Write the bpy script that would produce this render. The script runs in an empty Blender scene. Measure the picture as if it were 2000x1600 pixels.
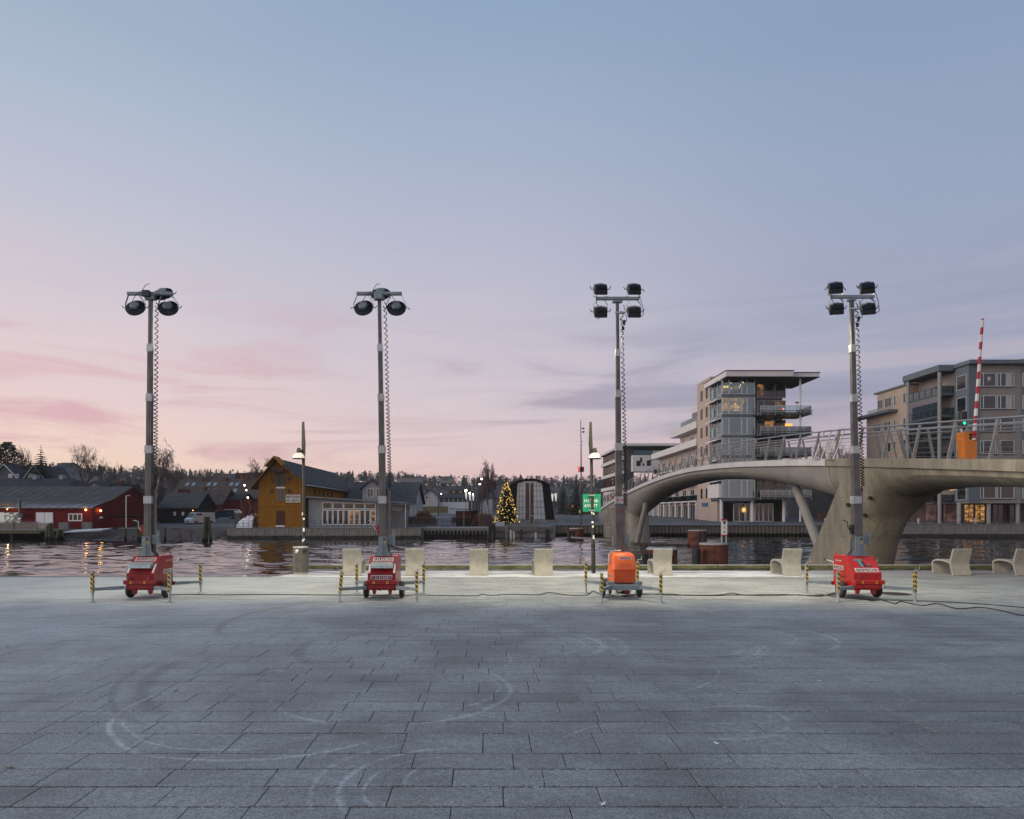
import bpy, bmesh, math, random
from mathutils import Vector, Matrix, noise as mnoise

sc = bpy.context.scene
R = math.radians
# ------------------------------------------------------------------ camera
cam = bpy.data.cameras.new("camera")
cam.sensor_width = 36.0; cam.lens = 24.0
cam.shift_x = 0.0225; cam.shift_y = 0.1
cam.clip_start = 0.1; cam.clip_end = 6000
camo = bpy.data.objects.new("camera", cam); sc.collection.objects.link(camo)
camo.location = (0, 0, 2.05); camo.rotation_euler = (R(90), 0, 0)
sc.camera = camo
# ------------------------------------------------------------------ sky
def lin(c):
    o = []
    for v in c[:3]:
        v = v / 255.0
        o.append(v / 12.92 if v <= 0.04045 else ((v + 0.055) / 1.055) ** 2.4)
    return (o[0], o[1], o[2], 1.0)
world = bpy.data.worlds.new("World"); sc.world = world; world.use_nodes = True
nt = world.node_tree; nt.nodes.clear()
def wn(t, **k):
    n = nt.nodes.new(t)
    for a, b in k.items(): setattr(n, a, b)
    return n
def wl(a, b): nt.links.new(a, b)
def wmath(op, a, b=None, clamp=False):
    n = wn('ShaderNodeMath', operation=op, use_clamp=clamp)
    for i, v in enumerate((a, b)):
        if v is None: continue
        if isinstance(v, (int, float)): n.inputs[i].default_value = v
        else: wl(v, n.inputs[i])
    return n.outputs[0]
def wramp(fac, stops, interp='B_SPLINE'):
    n = wn('ShaderNodeValToRGB'); r = n.color_ramp; r.interpolation = interp
    while len(r.elements) < len(stops): r.elements.new(0.5)
    for e, (p, c) in zip(r.elements, stops): e.position = p; e.color = lin(c)
    wl(fac, n.inputs[0]); return n.outputs[0]
def wmix(f, a, b, mode='MIX'):
    n = wn('ShaderNodeMix', data_type='RGBA', blend_type=mode)
    for i, v in ((0, f), (6, a), (7, b)):
        if isinstance(v, (int, float)): n.inputs[i].default_value = v
        elif isinstance(v, tuple): n.inputs[i].default_value = v
        else: wl(v, n.inputs[i])
    return n.outputs[2]
def wrange(v, a, b, c=0.0, d=1.0):
    n = wn('ShaderNodeMapRange', interpolation_type='SMOOTHSTEP')
    wl(v, n.inputs[0]); n.inputs[1].default_value = a; n.inputs[2].default_value = b
    n.inputs[3].default_value = c; n.inputs[4].default_value = d
    return n.outputs[0]
tc = wn('ShaderNodeTexCoord'); sp = wn('ShaderNodeSeparateXYZ'); wl(tc.outputs['Generated'], sp.inputs[0])
X, Y, Z = sp.outputs
SUN_AZ = R(-105.0)                                 # the low sun's glow lies out of frame on the left
hl = wmath('SQRT', wmath('ADD', wmath('ADD', wmath('MULTIPLY', X, X), wmath('MULTIPLY', Y, Y)), 1e-5))
sdot = wmath('DIVIDE', wmath('ADD', wmath('MULTIPLY', X, math.sin(SUN_AZ)), wmath('MULTIPLY', Y, math.cos(SUN_AZ))), hl)
# wispy cloud streaks: direction projected on a flat layer
den = wmath('ADD', wmath('MAXIMUM', Z, 0.0), 0.10)
cx = wmath('DIVIDE', X, den); cy = wmath('DIVIDE', Y, den)
cb = wn('ShaderNodeCombineXYZ'); wl(wmath('MULTIPLY', cx, 0.42), cb.inputs[0]); wl(cy, cb.inputs[1])
n1 = wn('ShaderNodeTexNoise'); n1.inputs['Scale'].default_value = 0.85; n1.inputs['Detail'].default_value = 7; n1.inputs['Roughness'].default_value = 0.55; n1.inputs['Distortion'].default_value = 0.6
wl(cb.outputs[0], n1.inputs['Vector'])
n2 = wn('ShaderNodeTexNoise'); n2.inputs['Scale'].default_value = 0.33; n2.inputs['Detail'].default_value = 4
wl(cb.outputs[0], n2.inputs['Vector'])
Zw = wmath('ADD', wmath('MAXIMUM', Z, 0.0), wmath('MULTIPLY', wmath('SUBTRACT', n1.outputs[0], 0.5), wmath('ADD', 0.02, wmath('MULTIPLY', Z, 0.16))))
left = wramp(Zw, [(0.0, (255,220,190)), (0.06, (255,224,198)), (0.088, (251,220,205)), (0.125, (241,213,208)), (0.19, (228,208,212)), (0.30, (207,201,213)), (0.40, (188,194,212)), (0.53, (164,183,204)), (1.0, (112,142,174))])
mid = wramp(Zw, [(0.0, (238,202,196)), (0.06, (238,204,200)), (0.09, (230,206,206)), (0.148, (216,202,208)), (0.22, (205,196,208)), (0.35, (186,188,207)), (0.465, (168,180,204)), (0.60, (144,168,196)), (1.0, (112,142,174))])
right = wramp(Zw, [(0.0, (218,182,188)), (0.05, (206,180,189)), (0.09, (186,170,184)), (0.123, (170,164,183)), (0.18, (160,164,187)), (0.30, (157,167,192)), (0.40, (150,165,192)), (0.53, (138,160,188)), (1.0, (112,142,174))])
sky = wmix(wrange(sdot, -0.82, -0.22), right, mid)
sky = wmix(wrange(sdot, -0.32, 0.36), sky, left)
# low streaks of cloud, long and slightly tilted
azm = wmath('ARCTAN2', X, Y); cb2 = wn('ShaderNodeCombineXYZ')
wl(wmath('ADD', wmath('MULTIPLY', azm, 2.4), wmath('MULTIPLY', Z, 5.0)), cb2.inputs[0]); wl(wmath('SUBTRACT', wmath('MULTIPLY', Z, 21.0), wmath('MULTIPLY', azm, 0.9)), cb2.inputs[1])
n3 = wn('ShaderNodeTexNoise'); n3.inputs['Scale'].default_value = 1.0; n3.inputs['Detail'].default_value = 7; n3.inputs['Roughness'].default_value = 0.58; n3.inputs['Distortion'].default_value = 0.9
wl(cb2.outputs[0], n3.inputs['Vector'])
lowband = wmath('MULTIPLY', wrange(Z, 0.03, 0.08), wrange(Z, 0.36, 0.14))
cl = wmath('MULTIPLY', wrange(n3.outputs[0], 0.47, 0.66), lowband)
ccol = wmix(wrange(sdot, -0.6, 0.25), lin((150,152,175)), lin((220,172,180)))
sky = wmix(wmath('MULTIPLY', cl, 0.74), sky, ccol)
lt = wmath('MULTIPLY', wrange(n3.outputs[0], 0.50, 0.34), lowband)
sky = wmix(wmath('MULTIPLY', lt, 0.22), sky, lin((240,214,210)))
high = wmath('MULTIPLY', wmath('MULTIPLY', wrange(n1.outputs[0], 0.45, 0.70), wrange(n2.outputs[0], 0.35, 0.65)), wrange(Z, 0.08, 0.25))
sky = wmix(wmath('MULTIPLY', high, 0.30), sky, lin((198,194,212)))
# physical sky underneath at dusk strength: a whisper of real scatter on top of the measured dusk colours
nish = wn('ShaderNodeTexSky', sky_type='NISHITA'); nish.sun_disc = False
nish.sun_elevation = R(1.0); nish.sun_rotation = SUN_AZ
sky = wmix(1.0, sky, wmix(1.0, nish.outputs[0], (0.0015, 0.0015, 0.0015, 1), 'MULTIPLY'), 'ADD')
sky = wmix(wrange(Z, -0.02, 0.0), lin((70,66,72)), sky)
bg = wn('ShaderNodeBackground'); wl(sky, bg.inputs[0]); bg.inputs[1].default_value = 1.0
wo = wn('ShaderNodeOutputWorld'); wl(bg.outputs[0], wo.inputs[0])
# ------------------------------------------------------------------ sun: only its afterglow, low on the left, spread wide by the dusk sky
SUN_EL = R(12)
sl = bpy.data.lights.new("sun", 'SUN'); sl.energy = 1.8; sl.angle = R(42); sl.color = (1.0, 0.87, 0.79)
so = bpy.data.objects.new("sun", sl); sc.collection.objects.link(so)
so.rotation_euler = Vector((-math.sin(SUN_AZ) * math.cos(SUN_EL), -math.cos(SUN_AZ) * math.cos(SUN_EL), -math.sin(SUN_EL))).to_track_quat('-Z', 'Y').to_euler()
sc.view_settings.view_transform = 'Standard'; sc.view_settings.look = 'None'
sc.view_settings.exposure = 0.0; sc.view_settings.gamma = 1.0; sc.view_settings.use_curve_mapping = False
sc.cycles.use_denoising = True
sc.cycles.max_bounces = 6; sc.cycles.diffuse_bounces = 2; sc.cycles.glossy_bounces = 3
sc.cycles.transmission_bounces = 3; sc.cycles.transparent_max_bounces = 10
sc.cycles.caustics_reflective = False; sc.cycles.caustics_refractive = False
sc.cycles.sample_clamp_indirect = 4.0

# ------------------------------------------------------------------ helpers
COL = sc.collection
OFF = {}
F = 1333.33; CX = 955.0; CY = 1000.0; CH = 2.05
def at(px, py, d): return ((px - CX) * d / F, d, CH - (py - CY) * d / F)   # a photo pixel at a known distance
def wx(px, d): return (px - CX) * d / F
def wz(py, d): return CH - (py - CY) * d / F

def tag(o, label=None, cat=None, group=None, kind=None):
    if label: o['label'] = label
    if cat: o['category'] = cat
    if group: o['group'] = group
    if kind: o['kind'] = kind
    return o
def thing(name, loc, label, cat, group=None):
    o = bpy.data.objects.new(name, None); COL.objects.link(o)
    o.location = loc; o.empty_display_size = 0.2
    OFF[o] = Vector(loc); tag(o, label, cat, group)
    return o
class MB:
    def __init__(s): s.v = []; s.f = []; s.m = []
    def add(s, vs, fs, m=0):
        b = len(s.v); s.v.extend(Vector(p) for p in vs)
        for f in fs: s.f.append([b + i for i in f]); s.m.append(m)
        return s
    def box(s, x0, x1, y0, y1, z0, z1, m=0):
        x0, x1 = min(x0, x1), max(x0, x1); y0, y1 = min(y0, y1), max(y0, y1); z0, z1 = min(z0, z1), max(z0, z1)
        return s.add([(x0,y0,z0),(x1,y0,z0),(x1,y1,z0),(x0,y1,z0),(x0,y0,z1),(x1,y0,z1),(x1,y1,z1),(x0,y1,z1)],
              [(0,3,2,1),(4,5,6,7),(0,1,5,4),(1,2,6,5),(2,3,7,6),(3,0,4,7)], m)
    def bbox(s, c, size, bev=0.01, m=0, mat=None):
        bm = bmesh.new(); bmesh.ops.create_cube(bm, size=1.0)
        for v in bm.verts: v.co = Vector((v.co.x * size[0], v.co.y * size[1], v.co.z * size[2]))
        bmesh.ops.bevel(bm, geom=bm.edges[:], offset=bev, segments=1, affect='EDGES', profile=0.5)
        bm.verts.index_update()
        vs = [v.co.copy() for v in bm.verts]
        if mat: vs = [mat @ p for p in vs]
        vs = [p + Vector(c) for p in vs]
        fs = [[v.index for v in f.verts] for f in bm.faces]; bm.free()
        return s.add(vs, fs, m)
    def obox(s, p0, p1, w, h, up=(0,0,1), m=0):          # a bar of section w x h from p0 to p1
        p0 = Vector(p0); p1 = Vector(p1); t = (p1 - p0).normalized(); up = Vector(up)
        if abs(t.dot(up)) > 0.98: up = Vector((0, 1, 0)) if abs(t.y) < 0.9 else Vector((1, 0, 0))
        a = t.cross(up).normalized() * (w / 2); b = a.cross(t).normalized() * (h / 2)
        vs = [p0 - a - b, p0 + a - b, p0 + a + b, p0 - a + b, p1 - a - b, p1 + a - b, p1 + a + b, p1 - a + b]
        return s.add(vs, [(0,1,2,3),(4,7,6,5),(0,4,5,1),(1,5,6,2),(2,6,7,3),(3,7,4,0)], m)
    def prism(s, poly, axis, a0, a1, m=0):
        n = len(poly)
        def P(u, v, a): return (a, u, v) if axis == 'x' else ((u, a, v) if axis == 'y' else (u, v, a))
        vs = [P(u, v, a0) for u, v in poly] + [P(u, v, a1) for u, v in poly]
        fs = [list(range(n))[::-1], list(range(n, 2 * n))] + [(i, (i + 1) % n, n + (i + 1) % n, n + i) for i in range(n)]
        return s.add(vs, fs, m)
    def tube(s, pts, r, n=6, m=0, cap=True):
        pts = [Vector(p) for p in pts]; k = len(pts)
        rs = r if isinstance(r, (list, tuple)) else [r] * k
        vs = []; ref = None
        for i, p in enumerate(pts):
            t = (pts[min(i + 1, k - 1)] - pts[max(i - 1, 0)])
            if t.length < 1e-9: t = Vector((0, 0, 1))
            t.normalize()
            if ref is None: ref = Vector((0, 0, 1)) if abs(t.z) < 0.9 else Vector((1, 0, 0))
            a = t.cross(ref)
            if a.length < 1e-4: a = t.cross(Vector((0.3, 0.9, 0.2)))
            a.normalize(); b = t.cross(a).normalized(); ref = a.cross(t)
            for j in range(n):
                q = 2 * math.pi * j / n
                vs.append(p + (a * math.cos(q) + b * math.sin(q)) * rs[i])
        fs = []
        for i in range(k - 1):
            for j in range(n):
                fs.append((i * n + j, i * n + (j + 1) % n, (i + 1) * n + (j + 1) % n, (i + 1) * n + j))
        if cap: fs.append(list(range(n))[::-1]); fs.append([(k - 1) * n + j for j in range(n)])
        return s.add(vs, fs, m)
    def cyl(s, p0, p1, r0, r1=None, n=12, m=0): return s.tube([p0, p1], [r0, r0 if r1 is None else r1], n, m)
    def lathe(s, prof, n=20, m=0, mat=None):              # prof: (radius, z) list, about local z
        vs = []
        for r, z in prof:
            for j in range(n):
                q = 2 * math.pi * j / n; vs.append(Vector((r * math.cos(q), r * math.sin(q), z)))
        if mat: vs = [mat @ p for p in vs]
        fs = []
        for i in range(len(prof) - 1):
            for j in range(n): fs.append((i * n + j, i * n + (j + 1) % n, (i + 1) * n + (j + 1) % n, (i + 1) * n + j))
        fs.append(list(range(n))[::-1]); fs.append([(len(prof) - 1) * n + j for j in range(n)])
        return s.add(vs, fs, m)
    def loft(s, rings, m=0, closed=True, caps=True):
        n = len(rings[0]); vs = [p for r in rings for p in r]; fs = []
        for i in range(len(rings) - 1):
            for j in range(n if closed else n - 1):
                fs.append((i * n + j, i * n + (j + 1) % n, (i + 1) * n + (j + 1) % n, (i + 1) * n + j))
        if caps: fs.append(list(range(n))[::-1]); fs.append([(len(rings) - 1) * n + j for j in range(n)])
        return s.add(vs, fs, m)
    def ball(s, c, r, m=0, sub=1, sc_=(1,1,1)):
        bm = bmesh.new(); bmesh.ops.create_icosphere(bm, subdivisions=sub, radius=r); bm.verts.index_update()
        vs = [Vector((v.co.x * sc_[0] + c[0], v.co.y * sc_[1] + c[1], v.co.z * sc_[2] + c[2])) for v in bm.verts]
        fs = [[v.index for v in f.verts] for f in bm.faces]; bm.free()
        return s.add(vs, fs, m)
    def text(s, txt, o, U, V, h, m=0, bold=0.0, lift=0.004, width=None):
        vs, fs, w = text_mesh(txt, bold)
        U = Vector(U).normalized(); V = Vector(V).normalized(); N = U.cross(V); o = Vector(o) + N * lift
        k = h / 0.72; kx = k if width is None else width / w
        return s.add([o + U * (p[0] - w / 2) * kx + V * p[1] * k for p in vs], fs, m)
    def mesh(s, name, mats, smooth=None):
        me = bpy.data.meshes.new(name); me.from_pydata([tuple(p) for p in s.v], [], s.f)
        for q in (mats if isinstance(mats, (list, tuple)) else [mats]): me.materials.append(q)
        me.polygons.foreach_set('material_index', s.m)
        if smooth is not None:
            me.polygons.foreach_set('use_smooth', [True] * len(me.polygons))
            if smooth < 180: me.set_sharp_from_angle(angle=R(smooth))
        me.update(); return me
    def build(s, name, mats, parent=None, smooth=None, fix=True):
        off = OFF.get(parent, Vector((0, 0, 0))) if parent else Vector((0, 0, 0))
        if off.length > 0: s.v = [p - off for p in s.v]
        me = s.mesh(name, mats, smooth)
        if fix:
            bm = bmesh.new(); bm.from_mesh(me); bmesh.ops.recalc_face_normals(bm, faces=bm.faces[:]); bm.to_mesh(me); bm.free()
        o = bpy.data.objects.new(name, me); COL.objects.link(o)
        if parent: o.parent = parent; OFF[o] = off
        else: OFF[o] = Vector((0, 0, 0))
        return o
_TX = {}
def text_mesh(txt, bold):
    key = (txt, bold)
    if key not in _TX:
        cu = bpy.data.curves.new('t', 'FONT'); cu.body = txt; cu.offset = bold; cu.resolution_u = 2; cu.space_character = 1.05
        ob = bpy.data.objects.new('t', cu); COL.objects.link(ob)
        me = bpy.data.meshes.new_from_object(ob.evaluated_get(bpy.context.evaluated_depsgraph_get()))
        vs = [tuple(v.co) for v in me.vertices]; fs = [list(p.vertices) for p in me.polygons]
        x0 = min(p[0] for p in vs); w = max(p[0] for p in vs) - x0
        vs = [(p[0] - x0, p[1], 0) for p in vs]
        bpy.data.objects.remove(ob); bpy.data.curves.remove(cu); bpy.data.meshes.remove(me)
        _TX[key] = (vs, fs, w)
    return _TX[key]
def place(me, name, loc=(0,0,0), rot=(0,0,0), scale=(1,1,1), parent=None):
    o = bpy.data.objects.new(name, me); COL.objects.link(o)
    o.location = Vector(loc) - OFF.get(parent, Vector((0,0,0))); o.rotation_euler = rot; o.scale = scale
    if parent: o.parent = parent; OFF[o] = Vector((0,0,0))
    return o

# ------------------------------------------------------------------ materials
class NT:
    def __init__(s, m): s.t = m.node_tree; s.N = s.t.nodes; s.L = s.t.links
    def n(s, t, **k):
        o = s.N.new(t)
        for a, b in k.items(): setattr(o, a, b)
        return o
    def put(s, sock, v):
        if isinstance(v, (int, float)): sock.default_value = v
        elif isinstance(v, (tuple, list)): sock.default_value = tuple(v) if len(v) == len(sock.default_value) else tuple(v) + (1.0,)
        else: s.L.new(v, sock)
    def math(s, op, a, b=None, c=None, clamp=False):
        o = s.n('ShaderNodeMath', operation=op, use_clamp=clamp)
        for i, v in enumerate((a, b, c)):
            if v is not None: s.put(o.inputs[i], v)
        return o.outputs[0]
    def noise(s, vec, scale, detail=4, rough=0.55, dist=0.0):
        o = s.n('ShaderNodeTexNoise'); s.put(o.inputs['Vector'], vec); o.inputs['Scale'].default_value = scale
        o.inputs['Detail'].default_value = detail; o.inputs['Roughness'].default_value = rough; o.inputs['Distortion'].default_value = dist
        return o.outputs[0]
    def rng(s, v, a, b, c=0.0, d=1.0, smooth=True):
        o = s.n('ShaderNodeMapRange', interpolation_type='SMOOTHSTEP' if smooth else 'LINEAR')
        s.put(o.inputs[0], v)
        for i, q in enumerate((a, b, c, d)): o.inputs[i + 1].default_value = q
        return o.outputs[0]
    def mix(s, f, a, b, mode='MIX'):
        o = s.n('ShaderNodeMix', data_type='RGBA', blend_type=mode)
        s.put(o.inputs[0], f); s.put(o.inputs[6], a); s.put(o.inputs[7], b); return o.outputs[2]
    def map(s, vec, sc_): 
        o = s.n('ShaderNodeMapping'); s.put(o.inputs[0], vec); o.inputs['Scale'].default_value = sc_; return o.outputs[0]
    def bump(s, h, strength=0.3, dist=0.01):
        o = s.n('ShaderNodeBump'); s.put(o.inputs['Height'], h); o.inputs['Strength'].default_value = strength; o.inputs['Distance'].default_value = dist
        return o.outputs[0]
MATS = {}
def M(name, col, rough=0.6, metal=0.0, var=0.18, scale=3.0, bump=0.0, bscale=40.0, stretch=(1,1,1), spec=0.5, streak=0.0, world=False, coat=0.0):
    if name in MATS: return MATS[name]
    if world and spec == 0.5: spec = 0.12          # weathered outdoor stuff has hardly any sheen
    m = bpy.data.materials.new(name); m.use_nodes = True; t = NT(m)
    b = t.N['Principled BSDF']
    co = t.n('ShaderNodeNewGeometry').outputs['Position'] if world else t.n('ShaderNodeTexCoord').outputs['Object']
    c = (col[0], col[1], col[2], 1.0)
    v = t.map(co, stretch)
    f = t.noise(v, scale, 6, 0.6)
    dark = tuple(q * (1 - var) for q in c[:3]) + (1,); light = tuple(min(1, q * (1 + var)) for q in c[:3]) + (1,)
    out = t.mix(t.rng(f, 0.3, 0.7), dark, light)
    if streak > 0:
        g = t.noise(t.map(co, (5, 5, 0.25)), 1.6, 5, 0.65)
        out = t.mix(t.math('MULTIPLY', t.rng(g, 0.48, 0.75), streak), out, tuple(q * 0.35 for q in c[:3]) + (1,))
    t.put(b.inputs['Base Color'], out)
    fr = t.noise(co, scale * 4, 4)
    t.put(b.inputs['Roughness'], t.rng(fr, 0.2, 0.8, max(0.02, rough - 0.10), min(1, rough + 0.10), False))
    b.inputs['Metallic'].default_value = metal; b.inputs['Specular IOR Level'].default_value = spec
    if coat: b.inputs['Coat Weight'].default_value = coat; b.inputs['Coat Roughness'].default_value = 0.12
    if bump > 0: t.put(b.inputs['Normal'], t.bump(t.noise(co, bscale, 5, 0.6), bump, 0.02))
    MATS[name] = m; return m
def EM(name, col, strength, sample=False):
    if name in MATS: return MATS[name]
    m = bpy.data.materials.new(name); m.use_nodes = True; t = NT(m); t.N.clear()
    e = t.n('ShaderNodeEmission'); e.inputs[0].default_value = (col[0], col[1], col[2], 1); e.inputs[1].default_value = strength
    o = t.n('ShaderNodeOutputMaterial'); t.L.new(e.outputs[0], o.inputs[0])
    if not sample: m.cycles.emission_sampling = 'NONE'
    MATS[name] = m; return m
def LITROOM(name, c1, c2, strength, scale=0.8):
    if name in MATS: return MATS[name]
    m = bpy.data.materials.new(name); m.use_nodes = True; t = NT(m); b = t.N['Principled BSDF']
    co = t.n('ShaderNodeTexCoord').outputs['Object']
    f = t.noise(t.map(co, (1, 1, 1.6)), scale, 6, 0.7)
    b.inputs['Base Color'].default_value = (0.02, 0.02, 0.02, 1); b.inputs['Roughness'].default_value = 0.06
    t.put(b.inputs['Emission Color'], t.mix(t.rng(f, 0.42, 0.66), tuple(c1) + (1,), tuple(c2) + (1,)))
    b.inputs['Emission Strength'].default_value = strength
    m.cycles.emission_sampling = 'NONE'
    MATS[name] = m; return m
def GLASS(name, tint, refl=0.06, rough=0.02):
    # clear pane: see-through with a Fresnel reflection
    if name in MATS: return MATS[name]
    m = bpy.data.materials.new(name); m.use_nodes = True; t = NT(m); t.N.clear()
    tr = t.n('ShaderNodeBsdfTransparent'); tr.inputs[0].default_value = tuple(tint) + (1,)
    gl = t.n('ShaderNodeBsdfGlossy'); gl.inputs['Roughness'].default_value = rough; gl.inputs[0].default_value = (0.75, 0.92, 1, 1)
    fr = t.n('ShaderNodeFresnel'); fr.inputs[0].default_value = 1.45
    mx = t.n('ShaderNodeMixShader'); t.put(mx.inputs[0], t.math('ADD', fr.outputs[0], refl, clamp=True))
    t.L.new(tr.outputs[0], mx.inputs[1]); t.L.new(gl.outputs[0], mx.inputs[2])
    o = t.n('ShaderNodeOutputMaterial'); t.L.new(mx.outputs[0], o.inputs[0])
    MATS[name] = m; return m
# ================================================================== SETTING
rnd = random.Random(7)
def granite():
    m = bpy.data.materials.new('frosted_granite'); m.use_nodes = True; t = NT(m); b = t.N['Principled BSDF']
    P = t.n('ShaderNodeNewGeometry').outputs['Position']; oi = t.n('ShaderNodeObjectInfo').outputs['Random']; at_ = t.n('ShaderNodeAttribute', attribute_name='tone')
    oi = t.math('ADD', t.math('MULTIPLY', oi, 0.8), t.math('MULTIPLY', at_.outputs['Fac'], 0.8))
    sp_ = t.n('ShaderNodeSeparateXYZ'); t.L.new(P, sp_.inputs[0]); px, py, pz = sp_.outputs
    speck = t.math('ADD', t.math('MULTIPLY', t.noise(P, 120, 2, 0.6), 0.5), t.math('MULTIPLY', t.noise(P, 48, 3, 0.7), 0.5))
    big = t.noise(P, 0.55, 5, 0.6, 0.4); mid = t.noise(t.map(P, (0.5, 1.5, 1)), 1.7, 6, 0.68, 0.6); fine = t.noise(P, 14, 5, 0.7)
    base = t.mix(t.rng(speck, 0.38, 0.62), (0.050, 0.053, 0.052), (0.262, 0.272, 0.265))
    rust = t.rng(t.noise(P, 0.9, 4, 0.5), 0.56, 0.72)
    base = t.mix(t.math('MULTIPLY', rust, 0.35), base, (0.120, 0.098, 0.095))
    base = t.mix(t.math('MULTIPLY', oi, 0.45), base, (0.065, 0.064, 0.066))
    # hoar frost lies in drifts; tyres have drawn curves through it
    fr = t.math('ADD', t.math('MULTIPLY', t.rng(big, 0.33, 0.67), 0.34), t.math('MULTIPLY', t.rng(mid, 0.32, 0.72), 0.30))
    fr = t.math('MULTIPLY', fr, t.math('ADD', 0.48, t.math('MULTIPLY', t.rng(fine, 0.34, 0.66), 0.60)))
    fr = t.math('ADD', fr, t.rng(py, 6.0, 18.0, 0.05, 0.32))  # whitens towards the towers: spill of their light painted in as frost
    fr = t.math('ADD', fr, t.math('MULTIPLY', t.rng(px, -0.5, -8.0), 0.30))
    wob = t.noise(P, 1.3, 2)
    white = None; dark = None
    def arc(cx_, cy_, r, w, a0, a1, k):
        dx = t.math('SUBTRACT', px, cx_); dy = t.math('SUBTRACT', py, cy_)
        d = t.math('SQRT', t.math('ADD', t.math('MULTIPLY', dx, dx), t.math('MULTIPLY', dy, dy)))
        d = t.math('ABSOLUTE', t.math('SUBTRACT', t.math('ADD', d, t.math('MULTIPLY', t.math('SUBTRACT', wob, 0.5), 0.09)), r))
        line = t.rng(d, w * 0.12, w * 0.72, 1.0, 0.0)
        mida = R((a0 + a1) / 2); half = R((a1 - a0) / 2)
        ca = t.math('ADD', t.math('MULTIPLY', dx, math.cos(mida)), t.math('MULTIPLY', dy, math.sin(mida)))
        sa = t.math('SUBTRACT', t.math('MULTIPLY', dy, math.cos(mida)), t.math('MULTIPLY', dx, math.sin(mida)))
        an = t.math('ABSOLUTE', t.math('ARCTAN2', sa, ca))
        return t.math('MULTIPLY', t.math('MULTIPLY', line, t.rng(an, half * 0.55, half, 1.0, 0.0)), k)
    for a in [(-2.2,7.2,1.58,.055,150,330,.75), (-.3,5.1,.80,.05,60,260,.6), (-.3,5.1,.62,.035,70,240,.45), (-.35,5.15,.97,.04,90,230,.4), (-.2,5.2,.45,.03,60,220,.35),
              (.6,10.6,1.15,.07,-60,60,.55), (.6,10.6,.86,.05,-70,50,.5), (.6,10.6,1.5,.05,-50,40,.4), (3.1,10.4,.95,.06,-150,60,.5), (3.15,10.45,.70,.05,-120,40,.4),
              (4.4,11.2,1.2,.07,-70,60,.55), (4.3,11.3,.72,.05,-80,50,.4), (-1.1,7.9,1.35,.06,-180,70,.45), (-1.0,8.0,1.12,.04,-120,30,.35), (2.2,6.9,.75,.05,-140,40,.3),
              (2.6,4.9,2.3,.05,60,130,.3), (-4.6,6.0,1.2,.04,20,120,.3), (-2.3,7.3,1.42,.03,170,300,.45), (.5,10.7,1.32,.035,-65,50,.5), (3.0,10.5,1.18,.04,-120,30,.45), (1.4,9.2,1.6,.035,-100,10,.4), (-1.2,9.6,1.5,.03,-40,60,.4), (4.6,8.2,1.4,.03,60,170,.35), (-6.0,9.5,2.2,.035,-60,30,.35), (1.6,5.6,1.1,.03,40,160,.35)]:
        v = arc(*a); white = v if white is None else t.math('MAXIMUM', white, v)
    for a in [(-1.5,9.0,2.75,.20,165,235,.8), (-1.5,9.0,3.05,.09,160,240,.6), (-.6,10.5,2.25,.16,165,225,.7), (-1.5,13.0,3.4,.18,140,215,.6), (-.2,9.4,1.5,.15,-20,40,.5), (-3.8,7.0,1.2,.30,120,230,.5), (2.9,9.8,.5,.35,-180,180,.5), (-.2,11.6,1.0,.5,-180,180,.5)]:
        v = arc(*a); dark = v if dark is None else t.math('MAXIMUM', dark, v)
    fr = t.math('MULTIPLY', fr, t.math('SUBTRACT', 1.0, t.math('MULTIPLY', dark, 0.55)))
    fr = t.math('ADD', fr, t.math('MULTIPLY', white, t.math('MULTIPLY', t.rng(fine, 0.32, 0.60, 0.30, 1.0), t.rng(mid, 0.34, 0.60, 0.14, 0.95))))
    fr = t.math('MULTIPLY', fr, t.rng(speck, 0.36, 0.64, 0.55, 1.35), clamp=True)
    col = t.mix(t.math('MULTIPLY', fr, 0.85, clamp=True), base, (0.57, 0.605, 0.605))
    t.put(b.inputs['Base Color'], col)
    t.put(b.inputs['Roughness'], t.rng(mid, 0.3, 0.7, 0.55, 0.8))
    b.inputs['Specular IOR Level'].default_value = 0.35
    t.put(b.inputs['Normal'], t.bump(t.math('ADD', t.math('MULTIPLY', speck, 0.5), fine), 0.35, 0.006))
    return m
GRANITE = granite()
JOINT = M('joint_sand', (0.030, 0.030, 0.032), 0.9, var=0.6, scale=9, world=True)
def _jf():
    t = NT(JOINT); b = t.N['Principled BSDF']; src = b.inputs['Base Color'].links[0].from_socket; P = t.n('ShaderNodeNewGeometry').outputs['Position']
    t.put(b.inputs['Base Color'], t.mix(t.math('MULTIPLY', t.rng(t.noise(P, 22, 4, .7), .52, .60), t.rng(t.noise(P, 1.5, 3), .45, .60)), src, (.60, .62, .64)))
_jf()
QUAYSTONE = M('quay_concrete', (0.22, 0.215, 0.20), 0.85, var=0.25, scale=1.2, bump=0.4, bscale=12, streak=0.4, world=True)
EDGE_L, EDGE_R = 21.45, 24.2; XS = -6.85          # the plaza steps out from XS rightwards
plaza = MB().box(-45, 45, -9, EDGE_L, -2.4, -0.007, 0).box(XS + 0.3, 45, EDGE_L + 0.001, EDGE_R, -2.4, -0.030, 1).build('plaza_ground', [JOINT, QUAYSTONE])
tag(plaza, 'wide frosted granite plaza with curved tyre marks', 'plaza', kind='structure')
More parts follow.
